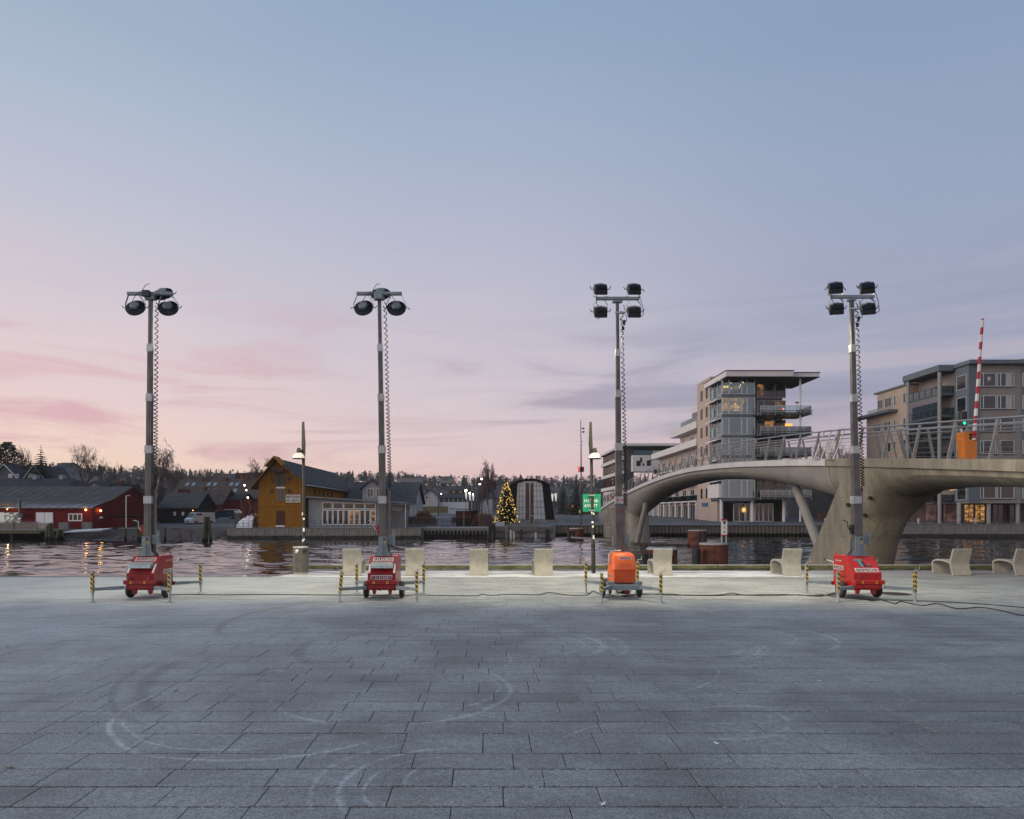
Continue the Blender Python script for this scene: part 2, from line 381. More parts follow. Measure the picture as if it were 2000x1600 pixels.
# rows of granite slabs parallel to the quay
rows = []; y = 5.80 - 1.93 * 6; k = 0
while y < EDGE_L - 0.3:
    w = 0.53 if k % 5 == 0 else 0.35
    rows.append((y, w)); y += w; k += 1
rows[-1] = (rows[-1][0], EDGE_L - rows[-1][0])
LENS = [0.42, 0.58, 0.70, 0.82, 0.92]; slab_mesh = {}
GAPX, GAPY = 0.0065, 0.022
def slab_me(L, w):
    key = (round(L, 3), round(w, 3))
    if key not in slab_mesh:
        hx, hy, bv = L / 2 - GAPX / 2, w / 2 - GAPY / 2, 0.004
        mb = MB()
        ring = lambda a, b, z: [(-a, -b, z), (a, -b, z), (a, b, z), (-a, b, z)]
        mb.loft([ring(hx, hy, -0.03), ring(hx, hy, -bv), ring(hx - bv, hy - bv, 0.0)])
        slab_mesh[key] = mb.mesh('granite_slab', GRANITE)
    return slab_mesh[key]
slabs = []
for (y0, w) in rows:
    x = -33.0 - rnd.random()
    while x < 33:
        L = rnd.choice(LENS); slabs.append((x + L / 2, y0 + w / 2, L, w, rnd.uniform(-0.002, 0.002))); x += L
def inview(s):
    X, Y = s[0], s[1]
    if Y < 4.3: return False
    p = CX + X / Y * F
    return -20 < p < 2020
vis = sorted([s for s in slabs if inview(s)], key=lambda s: s[1])
near, nearset = vis[:300], set(id(s) for s in vis[:300])
for s in near:
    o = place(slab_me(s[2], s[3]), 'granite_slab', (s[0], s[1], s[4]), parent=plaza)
mb = MB()
for s in slabs:
    if id(s) in nearset: continue
    hx, hy = s[2] / 2 - GAPX / 2, s[3] / 2 - GAPY / 2; z = s[4] - 0.001
    mb.add([(s[0]-hx,s[1]-hy,z),(s[0]+hx,s[1]-hy,z),(s[0]+hx,s[1]+hy,z),(s[0]-hx,s[1]+hy,z),
            (s[0]-hx,s[1]-hy,z-.021),(s[0]+hx,s[1]-hy,z-.021),(s[0]+hx,s[1]+hy,z-.021),(s[0]-hx,s[1]+hy,z-.021)],
           [(0,1,2,3),(0,4,5,1),(1,5,6,2),(2,6,7,3),(3,7,4,0)])
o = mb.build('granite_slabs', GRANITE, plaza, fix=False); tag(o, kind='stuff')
tn = o.data.attributes.new('tone', 'FLOAT', 'FACE'); vals = []
for i in range(len(o.data.polygons) // 5): vals += [rnd.random()] * 5
tn.data.foreach_set('value', vals)
# frosted smooth strip along the quay where the chairs stand
def frost_mat():
    m = bpy.data.materials.new('frosted_concrete'); m.use_nodes = True; t = NT(m); b = t.N['Principled BSDF']
    P = t.n('ShaderNodeNewGeometry').outputs['Position']
    a = t.noise(t.map(P, (0.6, 1.6, 1)), 1.1, 6, 0.65, 0.3); f = t.noise(P, 30, 4, 0.7)
    fr = t.math('ADD', t.rng(a, 0.30, 0.58), t.math('MULTIPLY', t.math('SUBTRACT', f, 0.5), 0.5), clamp=True)
    sx = t.n('ShaderNodeSeparateXYZ'); t.L.new(P, sx.inputs[0])
    fr = t.math('MULTIPLY', fr, t.rng(sx.outputs[0], 9.0, 13.0, 1.0, 0.15))  # whiteness drops at the unlit end: missing floodlight painted into the colour
    t.put(b.inputs['Base Color'], t.mix(fr, (0.25, 0.245, 0.23), (0.70, 0.71, 0.73)))
    b.inputs['Roughness'].default_value = 0.8
    t.put(b.inputs['Normal'], t.bump(f, 0.3, 0.01)); return m
FROST = frost_mat()
L0 = XS + 0.02
strip = MB().prism([(L0, EDGE_L + 0.002), (33, EDGE_L + 0.002), (33, 23.55), (L0 + 0.9, 23.55)], 'z', -0.06, 0.012).build('frosted_strip', FROST)
tag(strip, 'smooth frost-white strip of paving under the chairs', 'pavement', kind='structure')
PEB = M('pebble_edge', (0.24, 0.235, 0.23), 0.9, var=0.5, scale=9, bump=0.8, bscale=25, world=True)
tag(MB().box(-33, L0 - 0.01, EDGE_L + 0.002, EDGE_L + 0.32, -0.3, 0.004).box(L0 + 0.9, 33, 23.56, EDGE_R - 0.01, -0.3, 0.008).build('pebble_kerb', PEB), 'rough pebbly edging between paving and water', 'kerb', kind='structure')
# stone ramp going down into the water beside the frosted strip
STONE = M('ramp_stone', (0.20, 0.175, 0.165), 0.9, var=0.4, scale=2.5, bump=0.7, bscale=14, world=True)
mb = MB(); rr = random.Random(3)
for i in range(9):
    for j in range(6):
        x0 = -8.6 + i * 0.3; y0 = 21.85 + j * 0.42
        if x0 > L0 + 0.9 - 0.3 and y0 < 23.5: continue
        if x0 < -8.7 + (j * 0.32): continue
        z = -0.03 - 0.025 * j * (1 - i / 9) - max(0, (5 - i)) * 0.05 + rr.uniform(-.02, .02)
        mb.bbox((x0 + .15, y0 + .21, z - .15), (.28, .40, .3), .02)
tag(mb.build('stone_ramp', STONE), 'rough stone ramp sloping into the water beside the paving', 'ramp', kind='structure')

# ------------------------------------------------------------------ water
def water_mat():
    m = bpy.data.materials.new('river_water'); m.use_nodes = True; t = NT(m); b = t.N['Principled BSDF']
    P = t.n('ShaderNodeNewGeometry').outputs['Position']
    b.inputs['Base Color'].default_value = (0.022, 0.021, 0.019, 1); b.inputs['Roughness'].default_value = 0.03
    b.inputs['IOR'].default_value = 1.42; b.inputs['Specular IOR Level'].default_value = 0.5
    a = t.noise(t.map(P, (0.45, 1.0, 1)), 0.55, 3, 0.5, 0.4)
    c = t.noise(t.map(P, (0.5, 1.1, 1)), 1.9, 3, 0.5, 0.3)
    calm = t.rng(t.noise(t.map(P, (0.6, 1, 1)), 0.05, 3), 0.35, 0.65, 0.35, 1.0)
    h = t.math('ADD', a, t.math('MULTIPLY', c, 0.25))
    bp = t.n('ShaderNodeBump'); t.put(bp.inputs['Height'], h); bp.inputs['Distance'].default_value = 0.16
    t.put(bp.inputs['Strength'], t.math('MULTIPLY', calm, 0.22))
    t.L.new(bp.outputs[0], b.inputs['Normal']); return m
WZ = -1.5
# the part of the river in view is real rippled surface, the rest flat
wxs = [-62 + .42 * i for i in range(int(124 / .42) + 1)]; wys = []
y = 33.0
while y < 99: wys.append(y); y += .16 + .0016 * (y - 33)
mb = MB(); nx_ = len(wxs); vs = []
for j, yy in enumerate(wys):
    for i, xx in enumerate(wxs):
        e = min(1, i / 4, (nx_ - 1 - i) / 4, j / 4, (len(wys) - 1 - j) / 4); q = 1.05 + 0.40 * mnoise.noise((xx * .03, yy * .05, 4.0))
        h = .080 * mnoise.noise((xx * .28 + yy * .06, yy * .85, 0.0)) + .046 * mnoise.noise((xx * .62 - yy * .2, yy * 1.9, 3.0)) + .018 * mnoise.noise((xx * 1.1, yy * 3.0, 7.0))
        vs.append((xx, yy, WZ + h * e * q))
mb.v = vs; mb.f = [(j * nx_ + i, j * nx_ + i + 1, (j + 1) * nx_ + i + 1, (j + 1) * nx_ + i) for j in range(len(wys) - 1) for i in range(nx_ - 1)]; mb.m = [0] * len(mb.f)
X0, X1, Y0, Y1 = wxs[0], wxs[-1], wys[0], wys[-1]
mb.add([(-260, 12, WZ), (260, 12, WZ), (260, Y0, WZ), (-260, Y0, WZ)], [(0, 1, 2, 3)]); mb.add([(-260, Y1, WZ), (260, Y1, WZ), (260, 150, WZ), (-260, 150, WZ)], [(0, 1, 2, 3)])
mb.add([(-260, Y0, WZ), (X0, Y0, WZ), (X0, Y1, WZ), (-260, Y1, WZ)], [(0, 1, 2, 3)]); mb.add([(X1, Y0, WZ), (260, Y0, WZ), (260, Y1, WZ), (X1, Y1, WZ)], [(0, 1, 2, 3)])
tag(mb.build('river_water', water_mat(), smooth=180, fix=False), 'calm rippled river reflecting the pink dusk sky', 'water', kind='structure')

# ------------------------------------------------------------------ far shore terrain
def sstep(a, b, x):
    t_ = max(0.0, min(1.0, (x - a) / (b - a))); return t_ * t_ * (3 - 2 * t_)
def ground_z(x, y):
    if y < 96:  z = -2.4 + 2.3 * sstep(82, 96, y) if x < -34 else -3.0
    elif x < -34: z = -0.1 + 0.25 * sstep(96, 100, y)
    else: z = -0.05
    if x >= -34 and y < 99.5: z = -3.0
    z += 0.45 * sstep(100, 113, y) + 0.55 * sstep(115, 145, y) + 0.4 * sstep(150, 220, y)
    n = mnoise.noise(Vector((x * 0.004, y * 0.004, 1.3)))
    z += (25 + 6 * n) * sstep(230, 690, y + 60 * n)
    z += 5.5 * sstep(135, 240, y) * sstep(-45, -95, x)
    z -= 25 * sstep(800, 1100, y)
    return z
ys = [80, 84, 88, 92, 96, 99.4, 99.6, 103, 107, 110, 113, 117, 122, 128, 136, 145, 155, 170, 185, 200, 215, 230, 250, 275, 300, 330, 365, 400, 440, 480, 520, 560, 600, 640, 680, 720, 780, 850, 950, 1050]
xs = sorted(set([-1250, -1000, -800, -640, -520, -420, -340, -280, -230, -190, -160, -140, -125, -110, -95, -80, -70, -60, -50, -42, -36, -34.2, -33.8, -28, -20, -10, 0, 10, 20, 35, 50, 70, 90, 110, 130, 160, 200, 260, 330, 420, 520, 640, 800, 1000, 1250]))
mb = MB(); mb.add([(x, y, ground_z(x, y)) for y in ys for x in xs],
   [(j * len(xs) + i, j * len(xs) + i + 1, (j + 1) * len(xs) + i + 1, (j + 1) * len(xs) + i) for j in range(len(ys) - 1) for i in range(len(xs) - 1)])
def shore_mat():
    m = bpy.data.materials.new('far_ground'); m.use_nodes = True; t = NT(m); b = t.N['Principled BSDF']
    P = t.n('ShaderNodeNewGeometry').outputs['Position']; s3 = t.n('ShaderNodeSeparateXYZ'); t.L.new(P, s3.inputs[0])
    g = t.noise(P, 0.25, 6, 0.65); a = t.mix(t.rng(g, 0.35, 0.65), (0.055, 0.055, 0.06), (0.15, 0.15, 0.155))
    fore = t.mix(t.rng(t.noise(P, 0.05, 5), 0.3, 0.7), (0.028, 0.030, 0.022), (0.055, 0.048, 0.038))
    a = t.mix(t.rng(t.math('ADD', s3.outputs[2], t.math('MULTIPLY', g, .5)), .30, -.05), a, (0.045, 0.038, 0.032)); t.put(b.inputs['Base Color'], t.mix(t.rng(s3.outputs[1], 150, 240), a, fore)); b.inputs['Roughness'].default_value = 0.9
    t.put(b.inputs['Normal'], t.bump(t.noise(P, 3, 5), 0.4, 0.1)); return m
tag(mb.build('far_shore_terrain', shore_mat(), smooth=180, fix=False), 'asphalt waterfront rising to a wooded hill across the river', 'terrain', kind='structure')
# ================================================================== PLAZA OBJECTS
GALV = M('galvanised_steel', (0.42, 0.45, 0.45), 0.45, 0.45, var=0.22, scale=6, bump=0.05, bscale=60, streak=0.15)
MASTM = M('weathered_mast_steel', (0.135, 0.135, 0.128), 0.45, 0.55, var=0.25, scale=3, streak=0.2)
CABLE = M('black_cable', (0.008, 0.008, 0.009), 0.55, 0, var=0.2)
GALVP = M('grey_painted_steel', (0.20, 0.25, 0.27), 0.45, 0.2, var=0.15, scale=5, streak=0.2)
RED4 = M('bright_red_enamel', (0.46, 0.014, 0.012), 0.36, 0, var=0.16, scale=4, bump=0.03, bscale=30, streak=0.15, coat=0.3)
RED = M('red_enamel', (0.27, 0.008, 0.013), 0.38, 0, var=0.22, scale=4, bump=0.03, bscale=30, streak=0.18, coat=0.25)
ORANGE = M('orange_plastic', (0.80, 0.14, 0.025), 0.45, 0, var=0.10, scale=5, bump=0.06, bscale=40, streak=0.15)
BLACK = M('black_rubber', (0.018, 0.018, 0.02), 0.65, 0, var=0.3, scale=9, bump=0.15, bscale=40)
DARKMET = M('dark_cast_aluminium', (0.035, 0.042, 0.05), 0.45, 0.4, var=0.2, scale=10)
STEELRIM = M('wheel_rim', (0.42, 0.43, 0.42), 0.4, 0.6, var=0.2, scale=10)
WHITE = M('white_vinyl', (0.78, 0.78, 0.76), 0.4, 0, var=0.05, scale=10)
CRRED = M('dark_red_vinyl', (0.13, 0.008, 0.014), 0.4, 0, var=0.05, scale=10)
YEL = M('yellow_vinyl', (0.78, 0.50, 0.02), 0.4, 0, var=0.06, scale=10)
TEAL = M('teal_vinyl', (0.02, 0.30, 0.30), 0.4, 0, var=0.05, scale=10)
BLKV = M('black_vinyl', (0.02, 0.02, 0.022), 0.4, 0, var=0.05, scale=10)
DPLATE = M('chequer_plate', (0.30, 0.34, 0.36), 0.35, 0.8, var=0.3, scale=28, bump=0.6, bscale=45)
LENS_E = EM('lamp_lens', (1.0, 0.95, 0.75), 14.0)
def stripe_mat():
    m = bpy.data.materials.new('hazard_stripes'); m.use_nodes = True; t = NT(m); b = t.N['Principled BSDF']
    s3 = t.n('ShaderNodeSeparateXYZ'); t.L.new(t.n('ShaderNodeTexCoord').outputs['Object'], s3.inputs[0])
    q = t.math('FRACT', t.math('MULTIPLY', t.math('ADD', s3.outputs[2], t.math('MULTIPLY', t.math('ADD', s3.outputs[0], s3.outputs[1]), 1.0)), 9.5))
    t.put(b.inputs['Base Color'], t.mix(t.math('GREATER_THAN', q, 0.5), (0.012, 0.012, 0.012), (0.86, 0.56, 0.02))); b.inputs['Roughness'].default_value = 0.45
    return m
HAZ = stripe_mat()

FLOOD_W = 465.0
def spot(parent, loc, direction, watts):
    l = bpy.data.lights.new('flood_light', 'SPOT'); l.energy = watts; l.spot_size = R(128); l.spot_blend = 0.35
    l.shadow_soft_size = 0.13; l.color = (1.0, 0.855, 0.56)
    o = bpy.data.objects.new('flood_light', l); COL.objects.link(o); o.parent = parent
    o.location = loc; dv = Vector(direction); dv.z -= 0.28; o.rotation_euler = dv.to_track_quat('-Z', 'Y').to_euler()
def tilt(theta, yaw=0.0): return Matrix.Rotation(yaw, 4, 'Z') @ Matrix.Rotation(theta, 4, 'X')
def knob(mb, p, sx, up):
    mb.tube([p, (p[0] + sx * 0.05, p[1], p[2]), (p[0] + sx * 0.085, p[1], p[2] + up)], 0.011, 5)
def disc_lamp(tower, bar_z, bx, by, c, theta, yaw, seed, over=False):
    """round finned LED lamp hung in a yoke from the cross bar; c = its centre"""
    rm = tilt(theta, yaw); T = Matrix.Translation(Vector(c)) @ rm
    mb = MB(); r = 0.226
    mb.lathe([(0.05, 0.050), (r * 0.72, 0.040), (r * 0.93, 0.025), (r, 0.01), (r, -0.03), (r * 0.96, -0.045)], 32, 0, T)
    lamp = mb.build('lamp_head', DARKMET, tower, smooth=35)
    fb = MB()
    for i in range(40):
        a = 2 * math.pi * i / 40; u = Vector((math.cos(a), math.sin(a), 0)); w_ = Vector((-math.sin(a), math.cos(a), 0)) * 0.004
        q = [u * 0.115 + Vector((0, 0, 0.035)), u * r * 1.02 + Vector((0, 0, -0.005)), u * r * 1.02 + Vector((0, 0, 0.028)), u * 0.135 + Vector((0, 0, 0.072))]
        fb.add([T @ (p - w_) for p in q] + [T @ (p + w_) for p in q], [(0,1,2,3),(7,6,5,4),(0,4,5,1),(1,5,6,2),(2,6,7,3),(3,7,4,0)])
    fb.build('cooling_fins', DARKMET, lamp)
    db = MB(); db.lathe([(0.115, 0.035), (0.125, 0.07), (0.105, 0.105), (0.03, 0.11)], 6, 0, T); db.build('driver_box', M('driver_grey', (0.16, 0.18, 0.20), 0.45), lamp)
    lb = MB(); lb.lathe([(r * 0.9, -0.046), (r * 0.9, -0.052)], 28, 0, T); lb.build('lens', LENS_E, lamp)
    # yoke
    yb = MB(); xo = r + 0.012
    pl = Vector(c) + Vector((-xo, 0, 0)); pr = Vector(c) + Vector((xo, 0, 0)); s = 1 if not over else -1
    zb = bar_z - s * 0.035
    pts = [pl, pl + Vector((0, 0, s * 0.10)), Vector((bx - 0.12, by, zb)), Vector((bx + 0.12, by, zb)), pr + Vector((0, 0, s * 0.10)), pr]
    for a, b in zip(pts[:-1], pts[1:]): yb.obox(a, b, 0.008, 0.045, up=(0, 1, 0))
    yb.build('yoke', GALV, lamp)
    kb = MB(); rr = random.Random(seed); knob(kb, pl, -1, rr.choice([0.05, -0.02, 0.06, 0.0])); knob(kb, pr, 1, rr.choice([0.06, -0.04, 0.05])); kb.build('clamp_lever', BLACK, lamp)
    n = (rm @ Vector((0, 0, -1))); spot(lamp, Vector(c) + n * 0.075, n, FLOOD_W)
    return lamp
def square_lamp(tower, bar_z, bx, by, c, theta, yaw, seed, over=False):
    """rectangular LED floodlight with straight fins, in a yoke"""
    rm = tilt(theta, yaw); T = Matrix.Translation(Vector(c)) @ rm
    mb = MB(); hw = 0.155
    def sec(z, a, b): return [T @ Vector(p) for p in [(-a, -b, z), (-a * .8, -b * 1.06, z), (a * .8, -b * 1.06, z), (a, -b, z), (a, b, z), (a * .8, b * 1.06, z), (-a * .8, b * 1.06, z), (-a, b, z)]]
    mb.loft([sec(-0.06, hw, 0.15), sec(-0.02, hw, 0.15), sec(0.02, hw * .97, 0.135), sec(0.045, hw * .92, 0.12)])
    lamp = mb.build('lamp_head', DARKMET, tower)
    fb = MB()
    for i in range(11):
        x = -hw * 0.92 + i * hw * 1.84 / 10; h = 0.115 - 0.03 * abs(i - 5) / 5
        q = [(-0.125, 0.04), (0.125, 0.04), (0.115, h), (-0.02, h + 0.02), (-0.115, h - 0.01)]
        fb.add([T @ Vector((x - 0.005, a, b)) for a, b in q] + [T @ Vector((x + 0.005, a, b)) for a, b in q], [(0,1,2,3,4),(9,8,7,6,5)] + [(j, (j+1) % 5, 5 + (j+1) % 5, 5 + j) for j in range(5)])
    fb.build('cooling_fins', DARKMET, lamp)
    db = MB(); db.bbox((0, 0, 0), (0.09, 0.05, 0.05), 0.008); db.v = [T @ (p + Vector((0, -0.165, -0.02))) for p in db.v]; db.build('driver_box', BLACK, lamp)
    lb = MB(); lb.box(-hw * .9, hw * .9, -.138, .138, -.066, -.0605); lb.v = [T @ p for p in lb.v]; lb.build('lens', LENS_E, lamp)
    yb = MB(); xo = hw + 0.014; pl = Vector(c) + Vector((-xo, 0, 0)); pr = Vector(c) + Vector((xo, 0, 0)); s = -1 if over else 1
    zb = bar_z - s * 0.035
    pts = [pl, pl + Vector((0, 0, s * 0.17)), Vector((bx - 0.08, by, zb)), Vector((bx + 0.08, by, zb)), pr + Vector((0, 0, s * 0.17)), pr]
    for a, b in zip(pts[:-1], pts[1:]): yb.obox(a, b, 0.008, 0.04, up=(0, 1, 0))
    yb.build('yoke', GALV, lamp)
    kb = MB(); rr = random.Random(seed); knob(kb, pl, -1, rr.choice([0.06, -0.05, 0.08])); knob(kb, pr, 1, rr.choice([0.07, -0.06, 0.08])); kb.build('clamp_lever', BLACK, lamp)
    n = (rm @ Vector((0, 0, -1))); spot(lamp, Vector(c) + n * 0.10 + Vector((0, .22 if over else .04, 0)), n, FLOOD_W * (.7 if over else 1.0))
    return lamp

def cramo(root, o, U, V, w):
    U = Vector(U).normalized(); V = Vector(V).normalized(); N = U.cross(V); o = Vector(o); h = w * 0.205
    def rect(mb, cu, cv, a, b, lift):
        c = o + U * cu + V * cv
        vs = [c + U * sa * a / 2 + V * sb * b / 2 + N * l for l in (lift, lift - 0.002) for sa, sb in ((-1,-1),(1,-1),(1,1),(-1,1))]
        mb.add(vs, [(0,1,2,3),(7,6,5,4),(0,4,5,1),(1,5,6,2),(2,6,7,3),(3,7,4,0)])
    a = MB(); rect(a, 0, 0, w, h, 0.004); pl = a.build('logo_plate', WHITE, root)
    b = MB(); cbox = MB(); step = w * 0.19
    for i, ch in enumerate("CRAMO"):
        cu = (i - 2) * step; rect(b, cu, 0, step * 0.86, h * 0.76, 0.007)
        cbox.text(ch, o + U * cu - V * h * 0.22, U, V, h * 0.44, 0, 0.02, 0.0085)
    b.build('logo_squares', CRRED, pl); cbox.build('logo_letters', WHITE, pl, fix=False)
def put_text(root, name, txt, o, U, V, h, mat, bold=0.0, width=None, lift=0.004):
    b = MB(); b.text(txt, o, U, V, h, 0, bold, lift, width); return b.build(name, mat, root, fix=False)

def jack(root, x, y, arm_from, h=0.70, lean=0.0, haz=(True, True)):
    """outrigger: arm, jack post with hazard strip, foot plate and crank"""
    a = MB(); mid = Vector(arm_from).lerp(Vector((x, y, 0.29)), 0.55)
    a.obox(arm_from, mid, 0.078, 0.078); a.obox(mid, (x, y, 0.29), 0.064, 0.064); arm = a.build('outrigger_arm', GALVP, root)
    tx, ty = x + lean, y
    p = MB(); p.obox((x, y, 0.20), (tx, ty, h), 0.062, 0.062); post = p.build('jack_post', GALV, root)
    q = MB(); q.cyl((x - lean * .2, y, 0.012), (x, y, 0.22), 0.026, n=10); q.build('jack_tube', GALV, post)
    f = MB(); f.cyl((x - lean * .2, y, 0.002), (x - lean * .2, y, 0.014), 0.085, n=16); f.cyl((x - lean * .2, y, 0.014), (x - lean * .2, y, 0.04), 0.045, 0.03, n=12); f.build('foot_plate', GALV, post, smooth=40)
    s_ = MB()
    z0, z1 = 0.24, h - 0.02; k0 = (z0 - .2) / (h - .2); k1 = (z1 - .2) / (h - .2)
    if haz[0]: s_.obox((x + lean * k0, y - 0.033, z0), (x + lean * k1, y - 0.033, z1), 0.046, 0.004, up=(0, 1, 0))
    if haz[1]:
        sg = 1 if x < 0 else -1
        s_.obox((x + sg * 0.033 + lean * k0, y, z0), (x + sg * 0.033 + lean * k1, y, z1), 0.004, 0.034, up=(0, 1, 0))
    s_.build('hazard_strip', HAZ, post)
    c = MB(); sgn = -1 if x < 0 and y < 0 else 1
    c.tube([(tx, ty, h), (tx, ty, h + 0.04), (tx + sgn * 0.10, ty, h + 0.045), (tx + sgn * 0.105, ty, h + 0.12)], 0.008, 6); c.build('crank', GALV, post, smooth=40)

def wheel(root, x, y, r=0.185, w=0.085):
    m = Matrix.Translation((x, y, r + 0.005)) @ Matrix.Rotation(R(90), 4, 'Y')
    t = MB(); t.lathe([(r * .62, -w * .5), (r * .86, -w * .52), (r * .97, -w * .36), (r, 0), (r * .97, w * .36), (r * .86, w * .52), (r * .62, w * .5)], 24, 0, m); ty = t.build('tyre', BLACK, root, smooth=50)
    q = MB(); s = 1
    q.lathe([(r * .62, -w * .44), (r * .56, -w * .53), (r * .5, -w * .3), (r * .2, -w * .35), (r * .12, -w * .5), (r * .12, w * .5), (r * .2, w * .35), (r * .5, w * .3), (r * .56, w * .53), (r * .62, w * .44)], 18, 0, m); q.build('rim', STEELRIM, ty, smooth=40)

def coil(root, x0, y0, zt, zb, x1=None):
    c = MB(); pts = []; z = zt; a = 0.0; x1 = x0 if x1 is None else x1
    while z > zb:
        u = (zt - z) / (zt - zb); pitch = 0.145 - 0.085 * u; rr = 0.034 + 0.006 * u
        pts.append((x0 + (x1 - x0) * u + rr * math.cos(a), y0 + rr * math.sin(a), z)); a += 2 * math.pi / 9; z -= pitch / 9
    pts = [(x0 - 0.02, y0, zt + 0.12), (x0 + 0.03, y0, zt + 0.06)] + pts + [(x1, y0, zb - .1)]
    c.tube(pts, 0.0115, 5); c.build('coiled_cable', CABLE, root, smooth=180)

def mast(root, bx, by, tx, ty, ztop, zs, ws, mats, collar=GALV):
    zb = zs[0]
    def xy(z): k = (z - zb) / (ztop - zb); return bx + (tx - bx) * k, by + (ty - by) * k
    zz = zs + [ztop]
    for i, w in enumerate(ws):
        a, b = zz[i], zz[i + 1]; m = MB(); xa, ya = xy(a); xb, yb_ = xy(b); e = 0.0
        m.obox((xa, ya, a), (xb, yb_, b), w, w, up=(0, 1, 0)); 
        m.obox((xa, ya - w / 2 - .003, a), (xb, yb_ - w / 2 - .003, b), w * .34, .006, up=(0, 1, 0))
        o = m.build('mast_section', mats[i], root)
        if i < len(ws) - 1:
            cm = MB(); xc, yc = xy(b - 0.17); xd, yd = xy(b); cm.obox((xc, yc, b - 0.17), (xd, yd, b + .01), w + 0.022, w + 0.022, up=(0, 1, 0))
            cm.build('mast_collar', collar, o)

def red_tower(idx, loc, lean_top, label, right=True):
    RED = RED4 if idx == 4 else MATS['red_enamel']
    t = thing('light_tower', (0, 0, 0), label, 'light tower', 'portable light towers in a row on the plaza')
    x = 0.325
    prof = [(-.40, .22), (-.46, .36), (-.46, .62), (-.13, 1.0), (.46, 1.0), (.50, .96), (.50, .30), (.44, .22)]
    c = MB(); c.prism(prof, 'x', -x, x)
    body = c.build('cabinet', RED, t)
    bm = bmesh.new(); bm.from_mesh(body.data); bmesh.ops.bevel(bm, geom=bm.edges[:], offset=0.012, segments=2, affect='EDGES'); bm.to_mesh(body.data); bm.free()
    b = MB(); b.bbox((0, -.505, .415), (.70, .10, .095), .008); b.build('bumper', RED, t); b = MB(); b.bbox((0, -.47, .315), (.64, .06, .09), .008); b.build('lower_beam', RED, t)
    for s_ in (-1, 1):
        for y0_ in (-.38, .36): b = MB(); b.prism([(s_ * .24, .245), (s_ * .13, .245), (s_ * .16, .12), (s_ * .21, .12)], 'y', y0_, y0_ + .08); b.build('skid_foot', RED, t)
    for sx in (-.23, .23): e = MB(); e.tube([(sx - .03, -.50, .46), (sx - .028, -.50, .51), (sx, -.50, .535), (sx + .028, -.50, .51), (sx + .03, -.50, .46)], .011, 6); e.build('lifting_eye', RED, t, smooth=40)
    e = MB(); e.tube([(.28 if right else -.28, .44, 1.0), (.28 if right else -.28, .44, 1.06), (.25 if right else -.25, .44, 1.075)], .012, 6)
    e.build('lifting_eye', RED, t, smooth=40)
    for sx in (-.17, .15):
        y_ = MB(); y_.box(sx - .022, sx + .022, -.560, -.5565, .385, .445); ys_ = y_.build('warning_sticker', YEL, t)
        ks = MB(); ks.prism([(sx - .012, .395), (sx + .004, .395), (sx + .004, .41), (sx - .002, .41), (sx + .010, .435), (sx - .012, .435)], 'y', -.5625, -.5602); ks.build('warning_mark', BLKV, ys_)
    # rear box, towing handle
    rb = MB(); rb.bbox((.12 if right else -.12, .56, .46), (.30, .10, .34), .008); rb.bbox((0, .54, .29), (.70, .09, .09), .006); rb.build('rear_box', RED, t)
    sx = .24 if right else -.24
    h = MB(); h.tube([(sx, .58, .62), (sx, .62, .76), (sx, .68, .80), (sx, 1.02, .83)], .018, 8); hd = h.build('tow_handle', GALV, t, smooth=60)
    g = MB(); g.cyl((sx, 1.0, .829), (sx, 1.12, .842), .024, n=8); g.build('grip', BLACK, hd, smooth=40)
    wheel(t, -.425, -.06, .20, .095); wheel(t, .425, -.06, .20, .095)
    ax = MB(); ax.cyl((-.42, -.06, .205), (.42, -.06, .205), .02, n=8); ax.build('axle', BLACK, t)
    jack(t, -.89, -.84, (-.36, -.47, .29), lean=.05 if idx == 2 else 0, haz=(True, True)); jack(t, .86, -.84, (.36, -.47, .29)); jack(t, .86, .84, (.36, .52, .29), h=.74); jack(t, -.83, .84, (-.36, .52, .29), h=.74)
    # mast foot
    mx, my = -.02, -.02
    f = MB(); f.prism([(mx - .19, 1.0), (mx + .19, 1.0), (mx + .19, 1.04), (mx + .11, 1.13), (mx + .10, 1.47), (mx - .10, 1.47), (mx - .11, 1.13), (mx - .19, 1.04)], 'y', my - .125, my - .105)
    f.prism([(mx - .19, 1.0), (mx + .19, 1.0), (mx + .19, 1.04), (mx + .11, 1.13), (mx + .10, 1.40), (mx - .10, 1.40), (mx - .11, 1.13), (mx - .19, 1.04)], 'y', my + .105, my + .125)
    f.box(mx - .065, mx + .065, my - .132, my - .125, 1.0, 1.46); f.box(mx - .006, mx + .006, my - .15, my - .132, 1.0, 1.46)
    f.box(mx + .10, mx + .25, my - .07, my - .05, 1.28, 1.50).box(mx + .24, mx + .275, my - .10, my - .02, 1.25, 1.60)
    fo = f.build('mast_bracket', GALVP, t)
    fs = MB(); fs.box(mx + .015, mx + .055, my - .1345, my - .1325, 1.30, 1.36); fs.build('warning_sticker', YEL, fo)
    fb = MB(); fb.cyl((mx + .035, my - .14, 1.40), (mx + .035, my - .131, 1.40), .02, n=10); fb.build('bolt', BLACK, fo)
    zs = [1.0, 2.42, 3.62, 4.86, 6.05]
    top = 7.16
    mast(t, mx, my, mx + lean_top, my, top, zs, [.165, .145, .12, .10, .078], [MASTM] * 5)
    gm = MB(); gm.box(mx + .095, mx + .155, my + .02, my + .08, 1.02, 2.62); gm.build('guide_channel', M('channel_steel', (0.24, 0.215, 0.19), 0.5, 0.5), t)
    # winch
    wb = MB(); wb.cyl((mx - .17, my, 1.68), (mx - .085, my, 1.68), .055, n=12); wb.box(mx - .15, mx - .085, my - .05, my + .05, 1.52, 1.74); wi = wb.build('winch', BLACK if idx == 4 else RED, t, smooth=30)
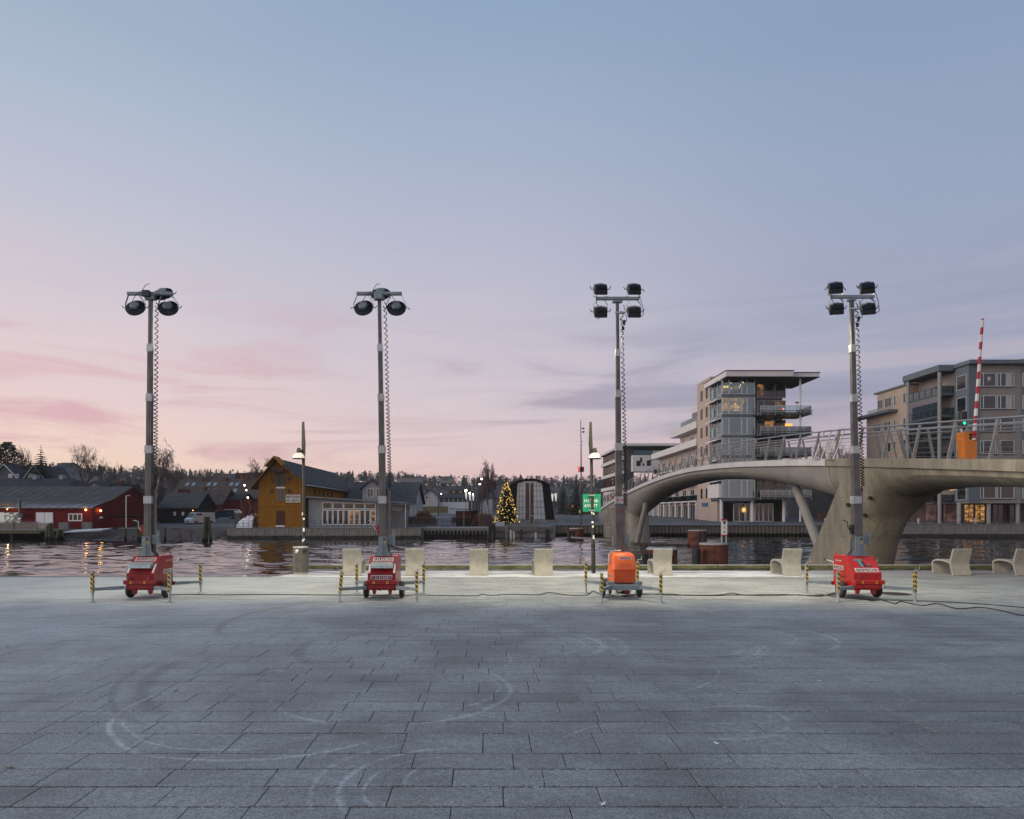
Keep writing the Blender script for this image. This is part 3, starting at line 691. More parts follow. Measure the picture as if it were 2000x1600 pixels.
    wc = MB(); wc.tube([(mx - .17, my - .02, 1.60), (mx - .23, my - .02, 1.68), (mx - .24, my - .02, 1.82), (mx - .36, my - .02, 1.85)], .011, 6); wc.build('winch_crank', BLACK if idx == 4 else GALV, wi, smooth=40)
    tx, ty = mx + lean_top, my
    if idx in (1, 2):
        d = MB(); d.prism([(-.42, .735), (-.53, .745), (-.50, .80), (-.345, .875), (-.28, .855)], 'x', -.255, .255); d.build('chequer_plate_flap', DPLATE, t)
        d2 = MB(); d2.box(-.255, .255, -.474, -.4715, .62, .635); d2.prism([(-.475, .60), (-.425, .60), (-.345, .74), (-.385, .74)], 'x', -.258, .258); d2.build('front_hatch', RED, t)
        for sx_ in (-.29, .29):
            q = MB(); q.prism([(-.462, .63), (-.448, .625), (-.295, .815), (-.31, .825)], 'x', sx_ - .02, sx_ + .02); q.build('hatch_strap', WHITE, t)
        V = (0, .33, .38); cramo(t, (0.0, -.197, .925), (1, 0, 0), V, .48)
        if idx == 1:
            cramo(t, (x, .24, .62), (0, 1, 0), (0, 0, 1), .48)
            put_text(t, 'lettering', 'LINK-TOWER', (x, .28, .86), (0, 1, 0), (0, 0, 1), .035, WHITE, .01)
        else: cramo(t, (0, -.461, .525), (1, 0, 0), (0, 0, 1), .50)
        # head: bar with three round lamps
        hb = MB(); hb.bbox((tx, ty - .03, 7.26), (1.08, .09, .075), .008); hb.bbox((tx, ty, 7.17), (.24, .16, .10), .01); bar = hb.build('head_bar', GALVP, t)
        jb = MB(); jb.bbox((tx - (.06 if idx == 1 else 0), ty - .115, 7.24 if idx == 1 else 7.18), (.19, .08, .15), .012); jb.build('junction_box', DARKMET if idx == 1 else GALVP, bar)
        yw = R(8 if idx == 1 else 0)
        disc_lamp(t, 7.26, tx - .40, ty - .03, (tx - .385, ty + .04, 6.945), R(60), yw - R(6), 1 + idx); disc_lamp(t, 7.26, tx + .40, ty - .03, (tx + .40, ty + .04, 6.94), R(60), yw + R(4), 4 + idx)
        disc_lamp(t, 7.26, tx + (.2 if idx == 1 else 0.0), ty + .10, (tx + (.20 if idx == 1 else 0.0), ty + .20, 7.33), R(48), yw - R(10) if idx == 1 else 0, 8 + idx, over=True)
        cb_ = MB()
        for (p0, p1, sag) in [((-.40, 7.03), (-.07, 7.20), .22), ((.40, 7.03), (.16, 7.18), .18), ((.03, 7.47), (-.16, 7.26), .10), ((-.22, 7.3), (-.03, 7.10), -.2)]:
            pts = []
            for i in range(11):
                u = i / 10; pts.append((tx + p0[0] + (p1[0] - p0[0]) * u, ty - .10 - .03 * math.sin(3.1 * u), p0[1] + (p1[1] - p0[1]) * u + sag * math.sin(math.pi * u) * .6))
            cb_.tube(pts, .0075, 5)
        cb_.build('lamp_cable', BLACK, bar, smooth=180)
    else:
        V = (0, .33, .38)
        cramo(t, (0.0, -.435 + .03, .655 + .03), (1, 0, 0), V, .54)
        lg = MB(); n_ = Vector((0, -.38, .33)).normalized(); Vn = Vector((0, .33, .38)).normalized()
        def pt(u, v): return Vector((0, -.295, .81)) + Vector((u, 0, 0)) + Vn * v
        def poly(mb, pts):
            k = len(pts); vs = [pt(*p) + n_ * .004 for p in pts] + [pt(*p) + n_ * .002 for p in pts]
            mb.add(vs, [list(range(k)), list(range(k, 2 * k))[::-1]] + [(i, (i + 1) % k, k + (i + 1) % k, k + i) for i in range(k)])
        tm = MB(); poly(tm, [(-.20, .15), (-.20, .11), (-.12, .11), (-.09, -.06), (-.03, -.06), (-.06, .11), (-.015, .11), (-.015, .15)]); poly(tm, [(.10, .02), (.13, -.01), (.16, -.03), (.10, -.03)]); tm.build('logo_mark', TEAL, t)
        lm = MB(); poly(lm, [(-.04, .09), (.01, .09), (.03, -.03), (.17, -.03), (.18, -.06), (-.02, -.06)]); lm.build('logo_mark', BLKV, t)
        lt = MB(); lt.text('TOWER', pt(.02, -.115), (1, 0, 0), V, .032, 0, .01, .004, .36); lt.text('LIGHT', pt(.02, .105), (1, 0, 0), V, .0, 0, .0, .004, .001) if False else None; lt.build('lettering', M('grey_vinyl', (0.16, 0.10, 0.10), .4, var=.05), t, fix=False)
        cramo(t, (-x, .26, .70), (0, -1, 0), (0, 0, 1), .48)
        put_text(t, 'lettering', 'LINK-TOWER', (-x, .26, .85), (0, -1, 0), (0, 0, 1), .035, WHITE, .01)
        put_text(t, 'lettering', 'TOWER', (-x, .33, .46), (0, -1, 0), (0, 0, 1), .06, TEAL, .015, .30); put_text(t, 'lettering', 'LIGHT', (-x, .04, .46), (0, -1, 0), (0, 0, 1), .06, BLKV, .015, .25)
        hb = MB(); hb.bbox((tx, ty - .03, 7.20), (1.04, .08, .075), .006); hb.bbox((tx, ty, 7.13), (.18, .14, .05), .01); bar = hb.build('head_bar', GALVP, t)
        for i, (ox, oz, ov) in enumerate([(-.38, 7.43, True), (.38, 7.43, True), (-.36, 6.93, False), (.40, 6.93, False)]):
            square_lamp(t, 7.20, tx + (-.36 if ox < 0 else .36), ty - .03, (tx + ox, ty + .02, oz), R(50), R(-14), i, ov)
        head_cables(t, bar, tx, ty)
    coil(t, tx + .13, ty + .02, 6.95, 2.65, mx + .15)
    t.location = loc; return t
def head_cables(t, bar, tx, ty):
    cb_ = MB()
    for pts in ([(.50, 7.35), (.56, 7.2), (.60, 7.05), (.62, 6.85), (.52, 6.78)], [(-.52, 7.35), (-.53, 7.15), (-.45, 7.0), (-.40, 7.03)], [(-.50, 7.0), (-.58, 6.85), (-.50, 6.75), (-.42, 6.78)], [(.14, 7.1), (.16, 6.98), (.28, 6.94)], [(.16, 6.9), (.22, 6.8), (.20, 6.68), (.10, 6.66), (.05, 6.74)]):
        P = []
        for i in range(len(pts) - 1):
            for k in range(4):
                u = k / 4; P.append((tx + pts[i][0] * (1 - u) + pts[i + 1][0] * u, ty - .08, pts[i][1] * (1 - u) + pts[i + 1][1] * u))
        P.append((tx + pts[-1][0], ty - .08, pts[-1][1])); cb_.tube(P, .008, 5)
    cb_.build('lamp_cable', BLACK, bar, smooth=180)
    cl = MB(); cl.box(tx - .05, tx + .16, ty - .05, ty + .03, 6.90, 6.94); cl.build('cable_clamp', GALV, bar)
    pg = MB(); pg.cyl((tx + .16, ty, 6.62), (tx + .18, ty, 6.74), .03, n=10); pg.cyl((tx + .14, ty, 6.50), (tx + .14, ty, 6.58), .035, n=10); pg.build('cable_plug', BLACK, bar, smooth=40)

red_tower(1, (-8.12, 16.35, 0), .05, 'red light tower with three round lamps, nearest the open water edge', True)
red_tower(2, (-2.50, 16.35, 0), -.10, 'red light tower with three round lamps and two front logo plates', True)
red_tower(4, (8.85, 16.40, 0), -.13, 'red light tower with four square lamps and a teal logo, beside the bridge pier', False)

def orange_tower(loc):
    t = thing('light_tower', (0, 0, 0), 'orange light tower on a grey trailer frame with four square lamps', 'light tower', 'portable light towers in a row on the plaza')
    rings = []
    def sec(z, w, y0, y1, c): return [Vector(p) for p in [(-w + c, y0, z), (w - c, y0, z), (w, y0 + c, z), (w, y1 - c, z), (w - c, y1, z), (-w + c, y1, z), (-w, y1 - c, z), (-w, y0 + c, z)]]
    c = MB(); c.loft([sec(.39, .285, -.36, .30, .05), sec(.68, .285, -.36, .30, .05), sec(.70, .28, -.40, .30, .05), sec(1.00, .262, -.33, .28, .06), sec(1.06, .235, -.27, .25, .06), sec(1.08, .19, -.22, .2, .05)])
    cab = c.build('canopy', ORANGE, t, smooth=35)
    p = MB(); p.box(-.225, .225, -.372, -.358, .395, .675); p.build('front_panel', M('dark_orange_plastic', (0.55, 0.075, 0.015), 0.5, 0, var=.12, scale=6), cab)
    cramo(cab, (.03, -.352, .965), (1, 0, 0), (0, .2, 1), .29); cramo(cab, (-.286, .02, .52), (0, -1, 0), (0, 0, 1), .36)
    h = MB(); h.tube([(-.30, -.10, .80), (-.31, -.10, 1.02), (-.27, -.10, 1.10), (-.16, -.10, 1.125), (-.02, -.10, 1.125)], .018, 8); h.build('guard_hoop', GALV, t, smooth=60)
    f = MB(); f.bbox((0, -.46, .295), (.80, .08, .12), .006); f.bbox((0, .40, .295), (.80, .08, .12), .006)
    for sx in (-.33, .33): f.bbox((sx, -.03, .295), (.08, .80, .10), .006); f.bbox((sx * .98, -.40, .395), (.16, .14, .07), .006); f.bbox((sx * .98, .36, .395), (.16, .12, .07), .006)
    f.build('trailer_frame', GALVP, t)
    wheel(t, -.44, .04, .195, .09); wheel(t, .44, .04, .195, .09); wheel(t, -.16, .62, .11, .05)
    ax = MB(); ax.cyl((-.44, .04, .2), (.44, .04, .2), .02, n=8); ax.build('axle', GALV, t)
    jack(t, -.62, -.92, (-.34, -.46, .30), h=.66); jack(t, .72, -.92, (.34, -.46, .30), h=.66); jack(t, .60, .95, (.34, .40, .30), h=.80); jack(t, -.72, .90, (-.34, .40, .30), h=.80)
    mx, my = .02, .33
    fo = MB(); fo.box(mx - .11, mx + .11, my - .10, my + .10, .34, .60); fo.box(mx + .10, mx + .26, my - .02, my + .02, 1.28, 1.48).box(mx + .21, mx + .25, my - .05, my + .05, 1.2, 1.5); fo.build('mast_bracket', GALVP, t)
    mast(t, mx, my, mx - .05, my, 7.22, [.36, 2.42, 3.72, 5.02, 6.02], [.165, .145, .12, .095, .07], [MASTM] * 5)
    gm = MB(); gm.box(mx + .095, mx + .155, my + .02, my + .08, .5, 2.5); gm.build('guide_channel', MATS['channel_steel'], t)
    rb = MB()
    for z in (2.06, 2.32):
        for sx in (-.062, .045): rb.box(mx + sx - .025, mx + sx + .025, my - .096, my - .083, z, z + .035)
    rb.build('reflective_band', M('red_reflector', (.4, .02, .02), .4), t)
    wb = MB(); wb.box(mx - .17, mx - .085, my - .05, my + .05, 1.22, 1.46); wb.tube([(mx - .17, my, 1.42), (mx - .20, my, 1.62), (mx - .23, my, 1.66), (mx - .34, my, 1.66)], .012, 6); wb.build('winch', GALVP, t)
    tx, ty = mx - .05, my
    hb = MB(); hb.bbox((tx, ty - .03, 7.26), (1.06, .08, .075), .006); hb.bbox((tx, ty, 7.19), (.24, .14, .05), .01); bar = hb.build('head_bar', GALVP, t)
    for i, (ox, oz, ov) in enumerate([(-.41, 7.50, True), (.41, 7.50, True), (-.41, 6.95, False), (.41, 6.95, False)]):
        square_lamp(t, 7.26, tx + (-.40 if ox < 0 else .40), ty - .03, (tx + ox, ty + .02, oz), R(50 if not ov else 46), R(2), 20 + i, ov)
    head_cables(t, bar, tx, ty)
    coil(t, tx + .11, ty + .02, 6.85, 2.2, mx + .17)
    t.location = loc; return t
orange_tower((3.17, 16.37, 0))

# ------------------------------------------------------------------ concrete lounge chairs
CONC = M('cast_concrete', (0.33, 0.325, 0.29), 0.88, 0, var=0.12, scale=6, bump=0.4, bscale=70, streak=0.12, world=True)
def thick(path, th):
    L, Rr = [], []
    for i, p in enumerate(path):
        a = Vector(path[max(0, i - 1)]); b = Vector(path[min(len(path) - 1, i + 1)]); t_ = (b - a).normalized(); n = Vector((-t_.y, t_.x)) * th / 2
        L.append(tuple(Vector(p) + n)); Rr.append(tuple(Vector(p) - n))
    return L + Rr[::-1]
def strip_prism(mb, path, th, w):
    poly = thick(path, th); n = len(path)
    vs = [(-w, u, v) for u, v in poly] + [(w, u, v) for u, v in poly]; N = 2 * n
    fs = [(i, (i + 1) % N, N + (i + 1) % N, N + i) for i in range(N)]
    for i in range(n - 1): fs += [(i, N - 1 - i, N - 2 - i, i + 1), (N + i, N + i + 1, N + N - 2 - i, N + N - 1 - i)]
    mb.add(vs, fs)
backp = [(0.0, 0.0), (.05, .12), (.10, .25), (.125, .36), (.115, .47), (.07, .62), (.02, .75), (-.02, .85)]
seatp = [(.125, .36), (.22, .405), (.34, .435), (.50, .455), (.66, .462), (.80, .452), (.92, .425), (1.00, .385), (1.03, .34), (1.02, .2), (.995, .0)]
mb = MB(); strip_prism(mb, backp, .065, .295); back_me = mb.mesh('backrest', CONC, 40)
mb = MB(); strip_prism(mb, seatp, .06, .292); seat_me = mb.mesh('seat', CONC, 40)
for me in (back_me, seat_me):
    bm = bmesh.new(); bm.from_mesh(me); bmesh.ops.recalc_face_normals(bm, faces=bm.faces[:]); bm.to_mesh(me); bm.free()
chairs = [(687, 2, 'concrete lounge chair standing next to the litter bin'), (810, 3, 'second concrete lounge chair counting from the litter bin'),
          (935, 0, 'concrete lounge chair in line with the lit Christmas tree, seen square from behind'), (1062, 1, 'concrete lounge chair beside the lamp post with the green sign'),
          (1295, -2, 'concrete lounge chair beside the orange light tower, before the rusty mooring dolphin'), (1548, -1, 'concrete lounge chair on the frosted strip nearest the teal-logo tower'),
          (1879, 0, 'concrete lounge chair under the bridge deck showing its curved side, nearest the pier'), (2003, 0, 'concrete lounge chair under the bridge deck, farthest along from the pier')]
for px, a, lab in chairs:
    d = 21.85; t = thing('lounge_chair', (wx(px, d), d, 0.012), lab, 'chair', 'concrete chairs along the quay')
    OFF[t] = Vector((0, 0, 0))
    for nm, me in (('backrest', back_me), ('seat', seat_me)):
        o = bpy.data.objects.new(nm, me); COL.objects.link(o); o.parent = t
    t.rotation_euler[2] = R(a)

# ------------------------------------------------------------------ quay guard beam
WOODG = M('mossy_timber', (0.105, 0.11, 0.055), 0.9, 0, var=0.45, scale=5, bump=0.5, bscale=20, stretch=(.3, 1, 1), world=True)
FROSTTOP = M('frosted_timber', (0.52, 0.54, 0.55), 0.8, 0, var=0.25, scale=8, world=True)
t = thing('guard_beam', (10, 24.05, 0.01), 'long mossy timber guard beam with frosted top along the quay edge', 'beam')
xa = -7.05; i = 0
while xa < 24:
    ln = 3.9 if i else 3.4
    mb = MB(); mb.bbox((xa + ln / 2, 24.02, .115), (ln - .02, .19, .13), .012); b = mb.build('beam_timber', WOODG, t)
    mb = MB(); mb.box(xa + .02, xa + ln - .03, 23.94, 24.10, .181, .188); mb.build('frost_layer', FROSTTOP, b)
    for q in (.5, ln - .6, ln / 2):
        mb = MB(); mb.box(xa + q - .07, xa + q + .07, 23.95, 24.09, -.03, .048); mb.build('support_block', WOODG, t)
    xa += ln; i += 1

# ------------------------------------------------------------------ lamp posts, sign, bin
POST = M('dark_green_paint', (0.014, 0.018, 0.014), 0.45, 0.1, var=0.25, scale=8, bump=0.08, bscale=50, streak=0.2)
def lamp_post(pxb, pxt, d, side, label, lo):
    xb, xt = wx(pxb, d), wx(pxt, d); t = thing('lamp_post', (xb, d, 0.012), label, 'street lamp', 'lamp posts on the quay'); zt = wz(824, d); zl = wz(896, d)
    def X(z): return xb + (xt - xb) * z / zt
    m = MB(); m.tube([(X(0), d, .012), (X(.9), d, .9), (X(.95), d, .95), (X(3.9), d, 3.9)], [.068, .066, .056, .05], 14); m.tube([(X(.86), d, .86), (X(.98), d, .98)], .072, 14); m.build('post', POST, t, smooth=40)
    b = MB(); s = side; b.prism([(X(3.7) - .045, 3.7), (X(3.7) + .045, 3.7), (X(zt) + .03, zt), (X(zt) - .04, zt), (X(4.2) - s * -.09, 4.15)] if False else [(X(3.8) - .05, 3.8), (X(3.8) + .05, 3.8), (X(4.3) + .05 + (.02 if s > 0 else 0), 4.3), (X(zt) + .035, zt), (X(zt) - .035, zt), (X(4.3) - .05 - (.03 if s < 0 else 0), 4.3)], 'y', d - .03, d + .03); b.build('blade_top', POST, t)
    lx = X(zl) + lo; T = Matrix.Translation((lx, d - .16, zl))
    q = MB(); q.lathe([(.205, 0), (.20, .035), (.175, .10), (.13, .155), (.07, .18)], 24, 0, T); sh = q.build('lamp_shade', M('opal_white', (.74, .74, .70), .35, var=.05), t, smooth=50)
    q = MB(); q.lathe([(.21, -.022), (.21, .0)], 24, 0, T); q.build('shade_rim', POST, sh, smooth=40)
    q = MB(); q.lathe([(.07, .175), (.072, .27), (.055, .33), (.02, .35)], 14, 0, T); q.obox((lx, d - .16, zl + .25), (X(zl + .25), d, zl + .25), .05, .07); q.build('lamp_cap', POST, t, smooth=40)
    st = MB(); rr = random.Random(int(pxb))
    for k in range(5):
        z = 1.0 + rr.random() * 1.1; a = R(-90 + rr.uniform(-40, 40)); p = Vector((X(z) + .0575 * math.cos(a), d + .0575 * math.sin(a), z)); n = Vector((math.cos(a), math.sin(a), 0)); u = Vector((-n.y, n.x, 0)); w_, h_ = rr.uniform(.015, .035), rr.uniform(.03, .07)
        st.add([p + u * sa * w_ + Vector((0, 0, sb * h_)) + n * l for l in (.006, .0) for sa, sb in ((-1,-1),(1,-1),(1,1),(-1,1))], [(0,1,2,3),(7,6,5,4),(0,4,5,1),(1,5,6,2),(2,6,7,3),(3,7,4,0)])
    st.build('sticker', WHITE, t)
lamp_post(594.5, 592, 22.7, 1, 'dark green lamp post with white dome lamp behind the litter bin', -.11)
lamp_post(1159.5, 1153.5, 22.7, -1, 'dark green lamp post with white dome lamp carrying a green sign', .09)
d = 22.80; x0, x1, z0, z1 = wx(1139, d), wx(1174, d), wz(1000, d), wz(965, d)
t = thing('harbour_fee_sign', ((x0 + x1) / 2, d, z0), 'green square sign with white lettering clamped to the lamp post', 'sign')
mb = MB(); mb.bbox(((x0 + x1) / 2, d + .075, (z0 + z1) / 2), (x1 - x0, .014, z1 - z0), .004); sg = mb.build('sign_panel', M('green_sign', (.012, .30, .17), .4, var=.04), t)
mb = MB(); xc = (x0 + x1) / 2; mb.text('HAVNE-', (xc - .005, d + .066, z1 - .27), (1, 0, 0), (0, 0, 1), .105, 0, .02, .003, .50); mb.text('AVGIFT', (xc - .03, d + .066, z1 - .44), (1, 0, 0), (0, 0, 1), .105, 0, .02, .003, .45); mb.build('sign_lettering', WHITE, sg, fix=False)
mb = MB(); xp = wx(1155.5, 22.7)
for z in (z0 + .05, z1 - .05): mb.box(xp - .09, xp + .09, d - .172, d + .068, z - .016, z + .016)
mb.build('clamp', GALV, t)
# litter bin
d = 22.35; xb = wx(587.5, d); t = thing('litter_bin', (xb, d, 0.012), 'grey-green metal litter bin with torn sticker before the lamp post', 'litter bin')
def rrect(w, h, c, z): return [(xb + a, d + b, z) for a, b in [(-w + c, -h), (w - c, -h), (w, -h + c), (w, h - c), (w - c, h), (-w + c, h), (-w, h - c), (-w, -h + c)]]
BINM = M('bin_metal', (0.115, 0.118, 0.105), 0.5, .3, var=.18, scale=6, streak=.25)
mb = MB(); mb.loft([rrect(.215, .20, .10, .09), rrect(.225, .21, .10, .13), rrect(.228, .213, .10, .86), rrect(.215, .2, .10, .875)]); bo = mb.build('bin_body', BINM, t)
mb = MB(); mb.loft([rrect(.20, .19, .09, .012), rrect(.205, .19, .09, .09)]); mb.build('bin_plinth', CONC, t)
mb = MB(); mb.loft([rrect(.232, .217, .10, .876), rrect(.236, .22, .10, .885), rrect(.225, .21, .10, .915), rrect(.17, .16, .08, .925)]); mb.build('bin_lid', M('frosted_lid', (.40, .41, .40), .7, var=.2, scale=8), t)
mb = MB(); mb.cyl((xb + .15, d - .18, .79), (xb + .21, d - .232, .79), .055, n=14); mb.build('bin_opening', BLACK, t)
mb = MB(); mb.prism([(xb - .11, .72), (xb - .11, .84), (xb - .02, .84), (xb - .015, .76), (xb - .035, .78), (xb - .05, .73), (xb - .07, .76), (xb - .085, .70)], 'y', d - .219, d - .2135); mb.build('torn_sticker', WHITE, t)
mb = MB()
for sx in (-.09, .10): mb.box(xb + sx - .003, xb + sx + .003, d - .216, d - .2135, .13, .86)
mb.build('panel_seam', BLACK, t)
# manhole
mb = MB(); mb.lathe([(.36, -.01), (.36, .003), (.33, .006)], 28, 0, Matrix.Translation((wx(1748, 17.1), 17.1, 0.001))); o = mb.build('manhole_cover', M('cast_iron', (.05, .035, .03), .6, .5, var=.3, scale=20, bump=.5, bscale=60))
tag(o, 'round rusty iron manhole cover in the paving beside the teal-logo tower', 'manhole cover')
# ------------------------------------------------------------------ cables on the ground
def gp(px, py, z=.012): dd = F * CH / (py - CY); return (wx(px, dd), dd, z)
def cable(pts, label, r=.010):
    P = [Vector(gp(*p)) for p in pts]; out = []
    for i in range(len(P) - 1):
        a, b, c, e = P[max(0, i - 1)], P[i], P[i + 1], P[min(len(P) - 1, i + 2)]
        for k in range(6):
            u = k / 6; out.append(0.5 * ((2 * b) + (-a + c) * u + (2 * a - 5 * b + 4 * c - e) * u * u + (-a + 3 * b - 3 * c + e) * u ** 3))
    out.append(P[-1]); mb = MB(); mb.tube([(p.x, p.y, r + .004) for p in out], r, 6)
    tag(mb.build('power_cable', BLACK, smooth=180), label, 'cable', 'power cables lying on the paving')
cable([(300, 1161), (335, 1163), (365, 1162), (420, 1163), (520, 1162.5), (600, 1163), (690, 1163.5), (745, 1164), (765, 1161)], 'thin black cable running between the two towers with round lamps')
cable([(770, 1163), (790, 1165), (812, 1163), (850, 1164), (928, 1165), (940, 1161.5), (960, 1164), (1000, 1162), (1050, 1163), (1070, 1158.5), (1085, 1160), (1110, 1163.5), (1145, 1163.5), (1158, 1155.5), (1172, 1161), (1200, 1164)], 'thin black cable waving between red tower and orange tower')
cable([(1212, 1165), (1255, 1161), (1300, 1163), (1350, 1163.5), (1405, 1163), (1430, 1159.5), (1455, 1163), (1520, 1162), (1580, 1164), (1640, 1163)], 'straighter of two black cables leaving the orange tower toward the pier')
cable([(1218, 1166), (1262, 1162), (1310, 1161.5), (1340, 1164), (1400, 1164.5), (1440, 1163), (1500, 1164.5), (1560, 1163), (1600, 1166), (1636, 1157)], 'looser of two black cables leaving the orange tower toward the pier')
cable([(1590, 1164), (1606, 1163), (1640, 1168), (1700, 1172), (1780, 1174), (1850, 1177), (1920, 1181), (1990, 1187), (2040, 1191)], 'straight black cable trailing past the teal-logo tower under the bridge')
cable([(1690, 1171), (1703, 1175), (1722, 1173), (1748, 1180), (1760, 1176), (1800, 1184), (1830, 1180), (1870, 1190), (1915, 1187.5), (1960, 1195), (1995, 1203), (2040, 1205)], 'wavy black cable trailing past the teal-logo tower')
mb = MB(); c0 = Vector(gp(1217, 1161)); rr = random.Random(5)
for k in range(5):
    pts = [(c0.x + math.cos(a) * (.14 + .05 * rr.random()) + rr.uniform(-.03, .03), c0.y + math.sin(a) * .12, .02 + .012 * k + .05 * max(0, math.sin(a * 2 + k))) for a in [i * .5 + k for i in range(14)]]
    mb.tube(pts, .009, 5)
t = thing('cable_bundle', (c0.x, c0.y, 0), 'tangle of black cable with red plug under the orange tower', 'cable')
mb.build('cable_loop', BLACK, t, smooth=180)
mb = MB(); mb.cyl((c0.x, c0.y - .1, .05), (c0.x + .12, c0.y - .06, .07), .04, .035, n=12); mb.cyl((c0.x - .03, c0.y - .11, .10), (c0.x, c0.y - .1, .2), .032, n=12); mb.build('plug', M('red_plug', (.28, .01, .02), .5), t, smooth=40)
# a few fallen leaves and litter scraps
LEAF = M('fallen_leaf', (.20, .13, .04), .8, var=.4)
for i, (px, py) in enumerate([(18, 1501), (343, 1350), (15, 1264), (1178, 1572), (1398, 1453), (1600, 1331)]):
    c = Vector(gp(px, py, .006)); mb = MB(); a0 = i * 1.3
    pts = [(c.x + math.cos(a0 + q) * r_ * .022, c.y + math.sin(a0 + q) * r_ * .03, .004 + .008 * abs(math.sin(q * 1.5 + i))) for q, r_ in [(0, 1.4), (.7, .8), (1.4, 1.0), (2.2, .7), (3.1, 1.3), (4.0, .7), (4.8, 1.0), (5.6, .7)]]
    mb.add([(c.x, c.y, .007)] + pts, [(0, j + 1, (j + 1) % 8 + 1) for j in range(8)])
    nm = 'fallen_leaf' if i < 3 else 'paper_scrap'
    labs = ['curled yellow leaf lying on the foremost rows of paving', 'brown leaf lying inside the dark tyre curve', 'small brown leaf on the frosty paving toward the red barn', 'pale paper scrap on the front rows of paving', 'small pale scrap on the middle rows of paving', 'tiny pale scrap on the paving before the orange tower']
    tag(mb.build(nm, LEAF if i < 3 else WHITE, fix=False), labs[i], 'leaf' if i < 3 else 'litter')
# ================================================================== FOOTBRIDGE
def interp(tab, q):
    if q <= tab[0][0]: return tab[0][1]
    for (a, va), (b, vb) in zip(tab[:-1], tab[1:]):
        if q <= b:
            return va + (vb - va) * (q - a) / (b - a)
    return tab[-1][1]
def smooth_tab(tab, q, w=2.2): return sum(interp(tab, q + o * w) * k for o, k in ((-1, .25), (-.5, .25), (.5, .25), (1, .25)))
RAIL = [(8, 3.7), (14, 4.35), (20.4, 4.94), (23.2, 5.17), (27.4, 5.52), (33.1, 5.97), (38.2, 6.29), (44.9, 6.66), (52.4, 6.90), (58, 6.90), (61.8, 6.78), (67, 6.55), (72.3, 6.25), (79, 5.78), (87, 5.08), (96.5, 4.10), (106, 3.1)]
KEEL = [(8, .5), (20, .50), (24, .58), (26.5, .75), (28.5, 1.15), (30, 1.6), (32, 1.75), (33.5, 1.62), (36, 1.28), (41, .92), (47, .70), (53, .64), (62, .72), (68, .90), (73, 1.35), (78, 2.1), (82, 2.7), (95, 2.6), (100, 2.2)]
def rail_z(d): return smooth_tab(RAIL, d)
def deck_z(d): return rail_z(d) - 1.32
BX0, BX1 = 15.95, 19.55; BXC = (BX0 + BX1) / 2
def board_concrete():
    m = M('board_marked_concrete', (0.225, 0.208, 0.170), 0.85, 0, var=0.25, scale=0.9, stretch=(1, 1, .35), streak=0.45, world=True); t = NT(m); b = t.N['Principled BSDF']
    P = t.n('ShaderNodeNewGeometry').outputs['Position']; src = b.inputs['Base Color'].links[0].from_socket
    s3 = t.n('ShaderNodeSeparateXYZ'); t.L.new(P, s3.inputs[0])
    bd = t.noise(t.map(P, (9, 9, .12)), 1.0, 3, .5); fine = t.noise(t.map(P, (28, 28, .7)), 1.0, 4, .6); pit = t.noise(P, 26, 3, .6)
    c = t.mix(t.math('MULTIPLY', t.rng(bd, .50, .62), .35), src, (.15, .14, .115)); c = t.mix(t.math('MULTIPLY', t.rng(fine, .55, .75), .30), c, (.36, .345, .30))
    c = t.mix(t.math('MULTIPLY', t.rng(pit, .70, .78), .6), c, (.09, .085, .07))
    lift = t.math('ABSOLUTE', t.math('SUBTRACT', t.math('FRACT', t.math('MULTIPLY', t.math('ADD', s3.outputs[2], t.math('MULTIPLY', bd, .02)), .55)), .5))
    c = t.mix(t.math('MULTIPLY', t.rng(lift, .012, .0), .45), c, (.10, .095, .08))
    t.put(b.inputs['Base Color'], c); t.put(b.inputs['Normal'], t.bump(t.math('ADD', bd, t.math('MULTIPLY', fine, .4)), .35, .03)); return m
CONCB = board_concrete()
SPANM = M('pale_painted_steel', (0.27, 0.262, 0.245), 0.5, 0.0, var=0.12, scale=0.8, bump=0.1, bscale=6, streak=0.12, world=True)
STAIN = M('stainless_tube', (0.38, 0.38, 0.38), 0.32, 0.85, var=0.1, scale=8)
POSTM = M('brushed_steel_plate', (0.24, 0.245, 0.235), 0.4, 0.6, var=0.15, scale=8)
bridge = thing('footbridge', (BXC, 31, WZ), 'curved grey footbridge with steel railings arching across the river', 'bridge')
def deck_ring(d):
    zt = deck_z(d); zb = zt - .36; k = smooth_tab(KEEL, d, 1.2); pts = [(BX0, zt), (BX0 - .02, zb)]
    n = 12
    for i in range(n + 1):
        s = i / n; a = math.pi * s; x = BX0 + .12 + (BX1 - BX0 - .24) * (0.5 - 0.5 * math.cos(a)); z = zb - .03 - k * math.sin(a) ** 0.85
        pts.append((x, z))
    pts += [(BX1 + .02, zb), (BX1, zt), (BX1 - .25, zt + .0), (BX1 - .27, zt - .08), (BX0 + .27, zt - .08), (BX0 + .25, zt)]
    return [Vector((x, d, z)) for x, z in pts]
def ramp(d0, d1, st):
    o = []; q = d0
    while q < d1 - .01: o.append(q); q += st
    return o + [d1]
mb = MB(); mb.loft([deck_ring(q) for q in ramp(8, 32.28, .8)]); mb.build('approach_deck', CONCB, bridge, smooth=28)
mb = MB(); mb.loft([deck_ring(q) for q in ramp(32.34, 100.5, 1.2)]); mb.build('arch_span', SPANM, bridge, smooth=28)
FASC = M('pale_fascia_steel', (0.52, 0.53, 0.53), 0.45, 0.0, var=0.10, scale=0.8, streak=0.2, world=True)
